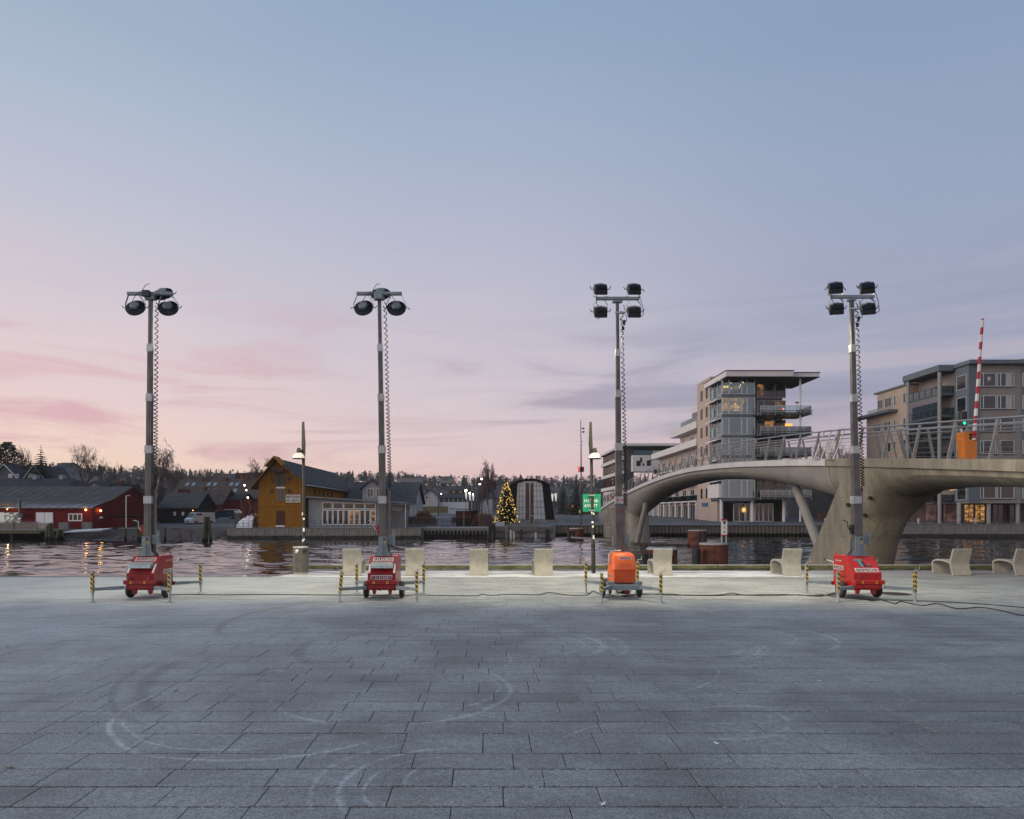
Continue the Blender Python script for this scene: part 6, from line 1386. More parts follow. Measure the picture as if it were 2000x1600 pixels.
# corner glazing with rooms behind
cols_ = [1411, 1423.5, 1448, 1459, 1474.5]
for i in range(1, len(fl) - 1):
    zb_, zt_ = Z(fl[i] - 2), Z(fl[i + 1] + 5); lit = fl[i] in (811, 772); half = fl[i] == 851
    for a, b in zip(cols_[:-1], cols_[1:]):
        win(t, 'F', AD, wx(a, AD), wx(b, AD), zb_, zt_, nz=1, frame=GFR, glass=CORNER, fw=.10)
    win(t, 'L', AX, AD + .1, AD + 2.2, zb_, zt_, frame=GFR, glass=CORNER, fw=.10); win(t, 'L', AX, AD + 2.3, AD + 6.2, zb_ - .2, zt_, nx=3, nz=2, frame=GFR, glass=DGL, fw=.07)
    part(t, 'blue_panel', M('turquoise_glass', (.05, .30, .36), .15, 0, var=.1), (AX - .12, AX - .1, AD + 4.0, AD + 5.1, zb_, zb_ + 1.6))
    m = MB(); m.prism([(AX - .1, zt_ + .1), (AX - .1, zt_ - .15), (AX - .9, zt_ - .35), (AX - .9, zt_ - .15)], 'y', AD + .4, AD + 6.3); m.build('awning_box', WPAN, t)
    if lit:
        m = MB(); m.box(AX + .3, wx(1474, AD), AD + 5.3, AD + 5.58, zb_, zt_); m.build('lit_room', WARM if fl[i] == 811 else WARM2, t)
        part(t, 'lit_ceiling', LITROOM('lit_ceiling', (.10, .045, .015), (.45, .22, .08), .6, .5), (AX + .3, wx(1474, AD), AD + .3, AD + 5.3, zt_ - .06, zt_ - .005))
        rr = random.Random(i)
        for k in range(7): m = MB(); m.ball((rr.uniform(AX + .6, AX + 5.0), AD + rr.uniform(.8, 4), zb_ + rr.uniform(.9, 2.6)), .07 if fl[i] == 811 else .09, 0, 1); m.build('pendant_lamp', LAMPE, t)
        part(t, 'furniture', BRNW, (AX + .6, AX + 4.6, AD + 2, AD + 3, zb_, zb_ + .8))
    else:
        part(t, 'curtain', CURT, (AX + .15, AX + .95, AD + .25, AD + .4, zb_, zt_)); part(t, 'curtain', CURT, (AX + 4.7, AX + 5.35, AD + .25, AD + .4, zb_, zt_))
        if fl[i] in (974,): part(t, 'curtain', CURT, (AX + 1.2, AX + 4.5, AD + .25, AD + .4, zb_, zt_))
    if fl[i] == 772: 
        m = MB()
        for k in (1415, 1421): m.ball((wx(k, AD + .8), AD + .8, Z(754)), .2, 0, 2)
        m.build('globe_lamp', EM('amber_globe', (1, .5, .08), 3.0), t)
# recessed glazed bays and balconies on the right
rd = AD + 3.6
for i in range(1, len(fl) - 1):
    zb_, zt_ = Z(fl[i] - 2), Z(fl[i + 1] + 3)
    for a, b in ((1478, 1491), (1492, 1512), (1513, 1534)): win(t, 'F', AD + 4.0, wx(a, AD + 4), wx(b, AD + 4), zb_, zt_, frame=GFR, glass=(WARM2 if (i * 7 + a) % 4 == 0 and i > 2 else DGL), fw=.1, proud=.15)
    if fl[i] != 772:
        xr_ = wx(1587, AD - 2); sl = part(t, 'balcony_slab', SLABM, (wx(1477, AD), xr_, AD - 1.6, AD + 4, Z(fl[i] + 1.5), Z(fl[i] - 2)))
        gl = part(t, 'balcony_glass', SMOKE if fl[i] != 811 else CLEAR, (wx(1478, AD), xr_ - .05, AD - 1.58, AD - 1.54, Z(fl[i] - 2), Z(fl[i] - 2) + 1.15)); part(t, 'balcony_glass', SMOKE if fl[i] != 811 else CLEAR, (xr_ - .08, xr_ - .04, AD - 1.5, AD + 4, Z(fl[i] - 2), Z(fl[i] - 2) + 1.15))
        part(t, 'balcony_rail', GFR, (wx(1478, AD), xr_, AD - 1.62, AD - 1.5, Z(fl[i] - 2) + 1.15, Z(fl[i] - 2) + 1.21))
        for k in range(8): x = wx(1478, AD) + (xr_ - wx(1478, AD)) * k / 7.05; part(sl, 'baluster', GFR, (x, x + .06, AD - 1.66, AD - 1.60, Z(fl[i] + 3), Z(fl[i] - 2) + 1.14))
        for q in (0, 1, 2): part(sl, 'slab_rail', SLABM, (wx(1477, AD), xr_ + .15, AD - 1.78 - .06 * q, AD - 1.68 - .06 * q, Z(fl[i] + 1) + q * .28, Z(fl[i] + 1) + q * .28 + .07))
m = MB(); m.cyl((wx(1563, AD - 1), AD - 1, .3), (wx(1563, AD - 1), AD - 1, wz(735, 112.4) - .1), .16, n=12); m.build('corner_column', WPAN, t, smooth=40)
part(t, 'balcony_light', EM('amber_ceiling', (1.0, .48, .10), 1.4), (wx(1538, AD + 2), wx(1552, AD + 2), AD + 2.9, AD + 3.0, Z(828), Z(823)))
m = MB(); m.ball((wx(1530, AD - .5), AD - .5, Z(800)), .16, 0, 2); m.build('red_lantern', EM('red_lantern', (1, .12, .10), 4), t)
m = MB(); m.cyl((wx(1557, AD), AD, Z(809)), (wx(1557, AD), AD, Z(787)), .05, n=8); m.lathe([(.45, 0), (.05, .18)], 12, 0, Matrix.Translation((wx(1557, AD), AD, Z(787)))); m.build('patio_heater', DFR, t)
# ground floor
part(t, 'shop_back', INT, (AX + .5, AXR, AD + 3.9, AD + 4.0, .3, Z(977)))
for a, b in ((1432, 1455), (1456, 1473), (1474, 1490), (1491, 1510)): win(t, 'F', AD + 2.4, wx(a, AD + 2.4), wx(b, AD + 2.4), .4, Z(983), nx=2, frame=WFR, glass=DGL, fw=.1, name='shop_window')
part(t, 'shop_sign', M('blue_sign', (.03, .12, .25), .5), (wx(1420, AD), wx(1462, AD), AD + 2.2, AD + 2.3, Z(982), Z(978.5)))
for px in (1409, 1469, 1531): m = MB(); m.cyl((wx(px, AD + .6), AD + .6, .3), (wx(px, AD + .6), AD + .6, Z(976)), .28, n=14); m.build('column', WPAN, t, smooth=40)
m = MB()
for k in range(8):
    a = R(k * 45); m.prism([(wx(1462, AD) + .55 * math.cos(a), Z(996) + .55 * math.sin(a)), (wx(1462, AD) + .15 * math.cos(a + .39), Z(996) + .15 * math.sin(a + .39)), (wx(1462, AD), Z(996)), (wx(1462, AD) + .15 * math.cos(a - .39), Z(996) + .15 * math.sin(a - .39))], 'y', AD + 2.1, AD + 2.2)
m.build('paper_star', EM('star_glow', (1.0, .55, .16), 1.6), t)
part(t, 'side_wall_low', BRICK, (AX, AX + .5, AD + 2.5, brk0, .3, Z(974)))
part(t, 'white_bay', WPAN, (AX - .5, AX, AD + .3, AD + 6.2, Z(972), Z(945)))
for zz in range(6):
    z0_ = Z(fl[zz + 1]) + .6 if zz else 4.3
    for yy in (122.6, 125.6): win(t, 'L', AX, yy, yy + .9, z0_ + 3.3 * 0 + .2, z0_ + 2.0, frame=DFR, fw=.08)
m = MB(); m.box(AX - .22, AX - .02, 122.5, 125.5, 3.1, 3.7); m.build('wall_sign', MATS['blue_sign'], t)
# stepped wings behind
t = thing('stepped_apartment_wing', (AX, 146, .4), 'pale stepped apartment wing with white parapets and rows of balconies', 'apartment block')
part(t, 'lower_wall', BRICK, (AX + 1.6, AX + 16, 128.9, 164, .3, 14.6)); part(t, 'upper_wall', BRICK, (AX + 1.6, AX + 16, 128.9, 146, 14.7, 18.0)); part(t, 'top_storey', WPAN, (AX + 1.2, AX + 12, 128.9, 136.5, 19.3, 22.8))
part(t, 'lower_parapet', WPAN, (AX - .2, AX + 16, 128.9, 164.5, 14.6, 15.9)); part(t, 'roof_parapet', WPAN, (AX - .2, AX + 16, 128.9, 147.6, 17.9, 19.25)); part(t, 'terrace_glass', CLEAR, (AX + .2, AX + .25, 128.9, 141, 19.3, 20.3))
win(t, 'L', AX + 1.2, 129.4, 135.8, 19.6, 21.6, nx=5, frame=GFR)
for i, zz in enumerate((4.2, 7.6, 11.0, 14.9)):
    for k in range(6 if i < 3 else 3):
        yy = 130 + k * 5.6
        win(t, 'L', AX + 1.6, yy, yy + 2.6, zz + .1, zz + 2.4, nx=2, frame=WFR, glass=WARM2 if (i + k) % 5 == 0 else DGL); part(t, 'curtain', CURT, (AX + 1.46, AX + 1.5, yy + 2.7, yy + 3.3, zz + .1, zz + 2.4))
        if i < 3:
            part(t, 'balcony_slab', WPAN, (AX - .1, AX + 1.6, yy - .6, yy + 4.2, zz - .25, zz)); part(t, 'balcony_glass', SMOKE, (AX - .08, AX - .04, yy - .6, yy + 4.2, zz, zz + 1.05)); part(t, 'balcony_glass', SMOKE, (AX - .04, AX + 1.5, yy - .58, yy - .54, zz, zz + 1.05)); part(t, 'balcony_rail', GFR, (AX - .12, AX, yy - .6, yy + 4.2, zz + 1.05, zz + 1.1))
for k in range(8): m = MB(); m.cyl((AX + .1, 129.6 + k * 4.8, .3), (AX + .1, 129.6 + k * 4.8, 3.9), .22, n=10); m.build('column', WPAN, t, smooth=40)
for k in range(7): win(t, 'L', AX + 1.6, 129.8 + k * 4.8, 133.6 + k * 4.8, .5, 3.5, nx=3, frame=WFR, name='shop_window')
# ---- right block
BD = 100.0
def ZB(py): return wz(py, BD)
t = thing('taupe_apartment_block', (75, BD, .4), 'taupe apartment block with deep corner balconies and grey panels, behind the barrier', 'apartment block')
bx = wx(1893, BD); part(t, 'front_wall', CLAD, (bx, 120, BD, BD + 14, ZB(983), ZB(712))); part(t, 'grey_corner', GPAN, (bx - .15, wx(1912, BD), BD - .12, BD + 3, ZB(980), ZB(713))); part(t, 'grey_band', GPAN, (wx(1994, BD), wx(2008, BD), BD - .1, BD - .004, ZB(980), ZB(713)))
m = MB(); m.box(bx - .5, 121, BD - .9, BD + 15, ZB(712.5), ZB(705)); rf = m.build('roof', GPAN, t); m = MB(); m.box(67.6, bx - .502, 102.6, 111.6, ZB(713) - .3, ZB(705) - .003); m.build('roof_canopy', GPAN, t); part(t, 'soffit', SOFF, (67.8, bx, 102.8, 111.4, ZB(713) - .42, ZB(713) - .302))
for i, py in enumerate((728.8, 772.6, 816.5, 860.2, 904, 947.5)):
    for a, b in ((1913.5, 1945), (1947, 1980.5), (1996, 2007), (2012, 2040), (2042, 2070)):
        win(t, 'F', BD - (.1 if a == 1996 else 0), wx(a, BD), wx(b, BD), ZB(py + 26.5), ZB(py), nx=1, frame=GFR, glass=DGL, fw=.09)
        part(t, 'vent_casement', GFR, (wx(a + 6, BD), wx(a + 7, BD), BD - .13, BD - .02, ZB(py + 26), ZB(py + .5)))
    part(t, 'window_sill', SLABM, (wx(1913, BD), wx(1981, BD), BD - .2, BD, ZB(py + 27.6), ZB(py + 26.6))); part(t, 'curtain', CURT, (wx(1964, BD), wx(1977, BD), BD - .035, BD - .025, ZB(py + 25.5), ZB(py + 1))) if i in (0, 1) else None
    # side: living room bay + balcony
    if i < 6:
        z0_ = ZB(py + 33); z1_ = z0_ + 3.0
        part(t, 'balcony_slab', SLABM, (67.9, bx + 2, 102.9, 111.2, z0_ - .28, z0_)); part(t, 'balcony_glass', SMOKE, (68.0, bx, 102.95, 103.0, z0_, z0_ + 1.1)); part(t, 'balcony_glass', SMOKE, (67.95, 68.0, 103.0, 111.0, z0_, z0_ + 1.1)); part(t, 'balcony_rail', DFR, (67.9, bx, 102.9, 103.02, z0_ + 1.1, z0_ + 1.16)); part(t, 'balcony_rail', DFR, (67.9, 68.02, 103.02, 111, z0_ + 1.1, z0_ + 1.16))
        for k in range(6): part(t, 'baluster', DFR, (67.9, 68.02, 103.3 + k * 1.5, 103.4 + k * 1.5, z0_, z0_ + 1.1))
        part(t, 'balcony_back', CLAD, (bx + .6, bx + 1.2, 103, 111.4, z0_, z1_)); win(t, 'L', bx + .6, 103.6, 106, z0_ + .05, z0_ + 2.3, nx=2, frame=WFR); win(t, 'L', bx + .6, 107, 109.5, z0_ + .05, z0_ + 2.3, nx=2, frame=WFR)
        win(t, 'L', bx - .15, 100.3, 102.4, z0_ + .3, z0_ + 2.4, frame=GFR)
        if i in (1, 2, 3): part(t, 'glazing_screen', GLASS('balcony_screen', (.6, .6, .62), .16), (67.97, 68.01, 103.2, 110.9, z0_ + 1.16, z1_))
for yy in (103.1, 110.8): m = MB(); m.cyl((68.05, yy, .3), (68.05, yy, ZB(713) - .3), .26, n=14); m.build('column', M('column_grey', (.24, .25, .245), .7, var=.1), t, smooth=40)
m = MB(); m.box(bx - .2, 120, BD + 2.0, BD + 2.2, .3, ZB(983)); m.build('shop_back', M('dark_shop', (.05, .035, .03), .6), t)
for i, (a, b) in enumerate(((1806, 1830), (1841, 1870), (1882, 1902), (1903, 1924), (1938, 1960), (1961, 1982))):
    dd = BD + 1.5 if i > 1 else 103.5; win(t, 'F', dd, wx(a, dd), wx(b, dd), .5, wz(985, dd), nx=2 if i > 1 else 1, frame=BRNW, glass=(LITROOM('shop_glow', (.08, .035, .01), (1.0, .50, .12), .7, 1.3) if i in (2, 3) else LITROOM('pink_shop', (.05, .022, .02), (.22, .11, .10), .5, .5)) if i < 4 else DGL, fw=.09, name='shop_window')
part(t, 'shop_wall', BRNW, (67.5, bx - .2, 103.52, 104, .3, ZB(978)))
for px in (1873, 1931, 1988): m = MB(); m.cyl((wx(px, BD + .4), BD + .4, .3), (wx(px, BD + .4), BD + .4, ZB(982)), .27, n=14); m.build('column', MATS['column_grey'], t, smooth=40)
m = MB()
for k in range(8):
    a = R(k * 45 + 10); cxs, czs = wx(1931, BD), ZB(740); m.prism([(cxs + .5 * math.cos(a), czs + .5 * math.sin(a)), (cxs + .09 * math.cos(a + .39), czs + .09 * math.sin(a + .39)), (cxs, czs), (cxs + .09 * math.cos(a - .39), czs + .09 * math.sin(a - .39))], 'y', BD - .06, BD - .03)
m.build('paper_star', WFR, t)
m = MB()
for k in range(14): m.ball((wx(1843 + k * 2.0, 102.8), 102.8, wz(957 + .5 * math.sin(k), 102.8)), .035, 0, 1)
o = m.build('fairy_lights', LAMPE, t); tag(o, kind='stuff')
t = thing('beige_apartment_wing', (72, 116, .4), 'beige rendered wing with small windows stepping down behind the taupe block', 'apartment block')
BEI = M('beige_render', (.46, .36, .28), .85, 0, var=.07, scale=.8, world=True)
part(t, 'wall', BEI, (68.6, 82, 111.7, 120.6, .3, 22.8)); part(t, 'low_wall', BEI, (68.6, 82, 120.62, 124, .3, 19.4)); part(t, 'terrace_canopy', GPAN, (67.0, 68.59, 114.5, 126.5, 18.9, 19.3)); part(t, 'roof_edge', GPAN, (68.3, 82, 111.7, 121.2, 22.81, 23.1)); part(t, 'terrace_rail', GFR, (68.6, 68.65, 120.7, 123.8, 19.42, 20.3))
for zz, ws in ((20.0, ((112.2, 113.0), (115.0, 115.6), (116.2, 118.2), (118.8, 120.4))), (15.9, ((112.2, 113.0), (115.0, 115.6), (116.4, 118.4), (119.4, 121.6))), (12.3, ((112.2, 113.0), (115, 115.6), (116.4, 118.4))), (8.5, ((112.2, 113.2), (116, 118)))):
    for a, b in ws: win(t, 'L', 68.6, a, b, zz, zz + 1.7, nx=1 if b - a < 1.2 else 2, frame=GFR, fw=.1)
t = thing('terraced_flats', (66, 150, .4), 'brown terraced flats with dark balconies seen through the bridge railing', 'apartment block')
for k, (a, b, zt, dd) in enumerate(((1585, 1705, 868 + 37, 150), (1640, 1790, 925, 128), (1690, 1800, 962, 120))):
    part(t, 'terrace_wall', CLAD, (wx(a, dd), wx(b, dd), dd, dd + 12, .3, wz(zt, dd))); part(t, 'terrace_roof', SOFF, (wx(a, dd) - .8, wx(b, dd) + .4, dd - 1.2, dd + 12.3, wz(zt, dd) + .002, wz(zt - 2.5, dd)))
    for z in range(3):
        zz = wz(zt, dd) - 3.1 * (z + 1)
        if zz < .5: break
        for q in range(int((b - a) / 24)): pwin(t, dd, a + 6 + q * 24, a + 20 + q * 24, wz(0, 1) * 0 + CY - (zz + 2.3 - CH) * F / dd, CY - (zz + .3 - CH) * F / dd, nx=2, frame=DFR, glass=WARM2 if (q + z + k) % 4 == 1 else DGL)
        part(t, 'balcony_glass', SMOKE, (wx(a, dd), wx(b, dd), dd - 1.1, dd - 1.05, zz, zz + 1.0)); part(t, 'balcony_slab', SLABM, (wx(a, dd), wx(b, dd), dd - 1.15, dd, zz - .2, zz))
# ---- white office
CD = 175.0; cx0 = wx(1219, CD); t = thing('white_office_block', (cx0, CD, 1), 'white and black office block with ribbon windows beyond the apartments', 'office block')
zt = wz(867, CD); part(t, 'roof', WPAN, (cx0 - .6, 56, CD - 1.5, CD + 36, zt - .6, zt)); part(t, 'top_floor', DFR, (cx0 + 3, 56, CD + 3, CD + 34, 16.6, zt - .62)); part(t, 'side_block', DFR, (cx0 + .3, cx0 + 2.9, CD + 2, CD + 34, 8, zt - .63)); part(t, 'terrace_glass', GLASS('green_glass', (.45, .62, .62), .15), (cx0 + 2.5, 56, CD + .2, CD + .3, 16.62, 17.8))
part(t, 'white_box', WPAN, (cx0 + 2.2, 56, CD, CD + 3, 12.4, 16.6)); part(t, 'white_side', WPAN, (cx0 + 2.2, 56, CD + 3.01, CD + 5, 12.4, 16.6)); part(t, 'lower_block', WPAN, (cx0 + .4, 56, CD + 4, CD + 34, 1, 9.6))
for i, (a, b, c, e) in enumerate(((1243, 1251, 900, 910), (1250, 1254, 894, 903), (1255, 1258, 905, 910), (1263, 1271, 899, 910), (1271, 1274, 894, 900))): pwin(t, CD, a, b, c, e, frame=DFR)
for zz in (8.2, 11.9, 15.6):
    part(t, 'floor_band', WPAN, (cx0 - .3, cx0 + .3, CD + 1.5, CD + 34.5, zz, zz + .9))
    for k in range(16): win(t, 'L', cx0 + .3, CD + 2.2 + k * 2.0, CD + 3.8 + k * 2.0, zz + 1.1, zz + 3.4, frame=BRNW, fw=.12)
for zz in (2.0, 5.2):
    for k in range(12): win(t, 'L', cx0 + .4, CD + 5 + k * 2.4, CD + 5.8 + k * 2.4, zz, zz + 2, frame=DFR, fw=.06)
# ================================================================== TREES AND SMALL THINGS ACROSS THE RIVER
BARK = M('bare_bark', (.080, .064, .056), .9, 0, var=.3, scale=3); BIRCH = M('birch_twigs', (.115, .080, .072), .9, 0, var=.25, scale=3); BIRCHT = M('birch_trunk', (.38, .36, .35), .8, 0, var=.5, scale=2, stretch=(1, 1, 3))
def foliage(name, a, b):
    m = bpy.data.materials.new(name); m.use_nodes = True; t = NT(m); s = t.N['Principled BSDF']
    P = t.n('ShaderNodeNewGeometry').outputs['Position']
    t.put(s.inputs['Base Color'], t.mix(t.rng(t.noise(P, 1.1, 4, .6), .35, .65), a, b)); s.inputs['Roughness'].default_value = .85; s.inputs['Specular IOR Level'].default_value = .2; MATS[name] = m; return m
NEED = foliage('spruce_needles', (.014, .024, .014), (.038, .055, .030)); PINE = foliage('pine_needles', (.020, .028, .020), (.045, .055, .036)); FOR = foliage('forest_needles', (.022, .030, .026), (.048, .056, .046)); TWIG = foliage('bare_woodland', (.045, .038, .036), (.082, .068, .062)); BEECH = foliage('beech_leaves', (.085, .026, .012), (.20, .075, .030))
def bare_tree(px, ytop, ybase, d, w_px, seed, label, bark=BARK, twig=BARK, droop=0.0, levels=6, fork=3, name='bare_tree'):
    r_ = random.Random(seed); x = wx(px, d); zb = wz(ybase, d); zt = wz(ytop, d); H = zt - zb; spread = w_px * d / F / 2
    t = thing(name, (x, d, zb), label, 'tree', 'bare winter trees'); segs = []
    def grow(p, v, ln, lev):
        pts = [p]; q = p.copy(); vv = v.copy(); n = 3 if lev > 2 else 5
        for i in range(n):
            vv = (vv + Vector((r_.uniform(-.16, .16), r_.uniform(-.16, .16), r_.uniform(-.05, .10) - droop * lev * .055))).normalized()
            q = q + vv * ln / n; pts.append(q.copy())
        segs.append((pts, lev))
        if lev >= levels: return
        k = fork + (1 if r_.random() < .5 else 0) + (2 if lev == 0 else 0)
        for i in range(k):
            u = r_.uniform(.35 if lev else .30, 1.0) if i else 1.0
            j = min(n - 1, int(u * n)); bp = pts[j].lerp(pts[j + 1], u * n - j) if u < 1 else pts[-1]
            ang = r_.uniform(.35, .85) * (1 if lev else .75); a = r_.uniform(0, 6.283)
            side = vv.orthogonal().normalized(); side.rotate(Matrix.Rotation(a, 3, vv)); nv = (vv * math.cos(ang) + side * math.sin(ang)).normalized()
            grow(bp.copy(), nv, ln * r_.uniform(.55, .80), lev + 1)
    grow(Vector((0, 0, 0)), Vector((r_.uniform(-.05, .05), 0, 1)), H * .36, 0)
    al = sorted(p.z for s in segs for p in s[0]); ax_ = sorted(abs(p.x) for s in segs for p in s[0]); sz = H / al[-1]; sx = spread / ax_[int(len(ax_) * .995)]
    tr = MB(); cr = MB()
    for pts, lev in segs:
        P = [Vector((p.x * sx + x, p.y * sx + d, p.z * sz + zb)) for p in pts]; rad = max(.016, H * .019 * .54 ** lev); n = len(P) - 1
        (tr if lev == 0 else cr).tube(P, [max(.012, rad * (1 - .42 * i / n)) for i in range(n + 1)], 6 if lev < 2 else 3, cap=False)
    tr.build('trunk', bark, t, smooth=180, fix=False); cr.build('crown', twig, t, fix=False)
bare_tree(162, 865, 985, 145, 104, 3, 'wide bare tree rising behind the red barn', levels=6, fork=3)
bare_tree(303, 848, 985, 128, 88, 5, 'tall drooping bare birch behind the barn gable', BIRCHT, BIRCH, .9, 6)
bare_tree(512, 893, 975, 150, 46, 8, 'bare tree behind the ridge of the yellow warehouse', levels=5)
bare_tree(953, 892, 1012, 118, 40, 12, 'slim bare birch between kiosk and arched hall', BIRCHT, BIRCH, .5, 6)
for i, (px, yt, d, w, lab) in enumerate([(222, 902, 165, 60, 'bare tree between the wide tree and the drooping birch'), (255, 908, 175, 50, 'bare tree behind the barn ridge end'), (42, 868, 160, 60, 'pale bare tree between the two evergreens above the barn'), (120, 915, 170, 40, 'small bare tree beside the wide one'), (340, 908, 190, 46, 'bare tree between the drooping birch and the warehouse'), (400, 912, 220, 40, 'distant bare tree over the brown terrace'), (1612, 852, 150, 60, 'pinkish bare tree behind the bridge railing'), (1650, 862, 155, 50, 'second pinkish bare tree behind the bridge railing, lower one')]):
    bare_tree(px, yt, 990 if px < 1000 else 960, d, w, 30 + i, lab, levels=5, bark=BARK, twig=BIRCH if px > 1000 else BARK)
def spruce(mb, x, d, zb, H, Rr, r_, wh=20, nb=11, lf=7, col=0):
    for i in range(wh):
        u = i / (wh - 1); z = zb + H * (.06 + .92 * u); L = Rr * (1 - u) ** .85 * r_.uniform(.85, 1.12) + .05
        for k in range(nb if u < .8 else max(4, nb // 2)):
            a = r_.uniform(0, 6.283); l = L * r_.uniform(.7, 1.1); dr = -.18 - .25 * (1 - u)
            for q in range(lf):
                s = (q + .4) / lf; c = Vector((x + math.cos(a) * l * s, d + math.sin(a) * l * s, z + dr * l * s * (1.15 - .35 * s)))
                w = (.10 + .10 * (1 - s)) * max(.5, Rr * .7) * (1 - .75 * u); u1 = Vector((math.cos(a), math.sin(a), dr)) * (l / lf * .9); u2 = Vector((-math.sin(a), math.cos(a), r_.uniform(-.5, .3))) * w; u3 = Vector((0, 0, -w * r_.uniform(.5, 1.1)))
                mb.add([c - u2, c + u1, c + u2, c + u1 * .3 + u3], [(0, 1, 2), (0, 3, 1), (1, 3, 2)], col)
# lit Christmas tree
d = 100.5; x = wx(988.5, d); zb = wz(1022, d); H = wz(934, d) - zb; r_ = random.Random(4)
t = thing('christmas_tree', (x, d, zb), 'Christmas tree covered in warm yellow lights on the far quay', 'tree')
m = MB(); m.cyl((x, d, zb - .4), (x, d, zb + H * .9), .14, .03, n=8); m.build('trunk', BARK, t)
m = MB(); spruce(m, x, d, zb + .2, H - .1, 2.0, r_, 28, 20, 9); m.build('crown', NEED, t, fix=False)
m = MB()
for i in range(360):
    u = r_.random() ** 1.35 * .93; a = r_.uniform(0, 6.283); R_ = 1.95 * (1 - u) ** .85 * r_.uniform(.80, 1.02) + .05; z = zb + .35 + H * .92 * u - .15 * R_
    m.add([(x + math.cos(a) * R_ + dx * (.026 if i % 3 else .036), d + math.sin(a) * R_ + dy * (.026 if i % 3 else .036), z + dz * (.026 if i % 3 else .036)) for dx, dy, dz in ((1,0,0),(-1,0,0),(0,1,0),(0,-1,0),(0,0,1),(0,0,-1))], [(0,2,4),(2,1,4),(1,3,4),(3,0,4),(2,0,5),(1,2,5),(3,1,5),(0,3,5)])
tag(m.build('fairy_lights', EM('yellow_fairy_light', (1.0, .60, .12), 4.5), t, fix=False), kind='stuff')
m = MB(); m.lathe([(.5, zb - .25), (.6, zb + .25)], 10, 0, Matrix.Translation((x, d, 0))); m.build('tree_tub', WFR, t)
m = MB(); m.box(wx(966, 99), wx(985, 99), 98.6, 99.8, 0, wz(1019.5, 99)); tag(m.build('snowy_planter', SNOWM), 'low snow-covered box beside the Christmas tree', 'planter')
# evergreens that stand out
def evergreen(px, yt, yb, d, w, seed, label, wh=26):
    x = wx(px, d); zb = wz(yb, d); H = wz(yt, d) - zb; t = thing('evergreen_tree', (x, d, zb), label, 'tree', 'single evergreens'); r_ = random.Random(seed)
    m = MB(); m.cyl((x, d, zb), (x, d, zb + H * .9), H * .02, H * .004, n=6); m.build('trunk', BARK, t); m = MB(); spruce(m, x, d, zb + H * .05, H * .95, w * d / F / 2, r_, wh, 17, 6); m.build('crown', NEED, t, fix=False)
evergreen(80, 868, 985, 150, 74, 1, 'dark spruce with narrow top above the barn'); evergreen(1126, 922, 1010, 190, 40, 2, 'dark spruce behind the red signal mast'); evergreen(1100, 945, 1010, 210, 34, 3, 'smaller dark spruce beside the arched hall'); evergreen(60, 893, 985, 152, 64, 5, 'broad low spruce beside the narrow-topped one')
def pine(mb, x, d, zb, H, W, r_, n=150, s0=.5):
    for i in range(n):
        k = r_.random(); a = r_.uniform(0, 6.283); zz = zb + H * (.38 + .62 * k); rad = W * math.sin(min(1, (1.04 - k) * 1.5) * 1.57) * r_.random() ** .5
        c = Vector((x + math.cos(a) * rad, d + math.sin(a) * rad, zz)); s = s0 * r_.uniform(.5, 1.3)
        v = [Vector((r_.uniform(-1, 1), r_.uniform(-1, 1), r_.uniform(-.55, .55))) * s for _ in range(3)]; mb.add([c + v[0], c + v[1], c + v[2]], [(0, 1, 2)])
d = 155
for i, (px, yt, w) in enumerate(((14, 864, 74), (-25, 858, 74))):
    t = thing('pine_tree', (wx(px, d), d, 4), ['round-crowned pine at the edge of the grove above the barn', 'outermost pine of the grove above the barn'][i], 'tree'); m = MB(); m.cyl((wx(px, d), d, 3), (wx(px, d), d, wz(yt + 20, d)), .25, .08, n=7); m.build('trunk', BARK, t); m = MB(); pine(m, wx(px, d), d, 4, wz(yt, d) - 4, w * d / F / 2, random.Random(i), 2600, .50); m.build('crown', PINE, t, fix=False)
# wooded hill: one far mass
m = MB(); r_ = random.Random(21); cnt = 0
while cnt < 4200:
    y = r_.uniform(330, 760) if cnt < 2600 else r_.uniform(560, 740) ; x = r_.uniform(-.86, .92) * y
    z = ground_z(x, y); H = r_.uniform(4.5, 11.0) * (1.0 if y > 450 else .8); cnt += 1
    kind = r_.random()
    if kind < .22:
        W = H * r_.uniform(.20, .34); n = 7; a0 = r_.random()
        for q in range(4):
            zz = z + H * (.10 + .24 * q); rr2 = W * (1 - .22 * q); top = zz + H * (.40 if q < 3 else .24)
            vs = [(x + math.cos(a0 + 6.283 * k / n) * rr2 * r_.uniform(.6, 1.2), y + math.sin(a0 + 6.283 * k / n) * rr2, zz + r_.uniform(-.6, .4)) for k in range(n)] + [(x + r_.uniform(-.2, .2), y, top)]
            m.add(vs, [(k, (k + 1) % n, n) for k in range(n)], 0)
    elif kind < .84: q0 = len(m.f); pine(m, x, y, z - H * .15, H * 1.1, H * r_.uniform(.24, .42), r_, 60, H * .12); m.m[q0:] = [0] * (len(m.f) - q0)
    else:
        b = len(m.f); pine(m, x, y, z - H * .2, H * .95, H * .34, r_, 60, H * .07); m.m[b:] = [1] * (len(m.f) - b)
tag(m.build('hill_forest', [FOR, TWIG], fix=False), 'dark pine and spruce forest covering the far hill', 'forest', kind='stuff')
m = MB(); cnt = 0
while cnt < 900:
    y = r_.uniform(180, 340); x = r_.uniform(-.82, .62) * y
    if x > -45 and (y < 245): continue
    z = ground_z(x, y); H = r_.uniform(4, 9); cnt += 1; b = len(m.f)
    pine(m, x, y, z - H * .25, H, H * .40, r_, 90, H * .055); m.m[b:] = [1 if r_.random() < .8 else 0] * (len(m.f) - b)
tag(m.build('hillside_thicket', [FOR, TWIG], fix=False), 'brown leafless thicket on the lower slopes', 'thicket', kind='stuff')
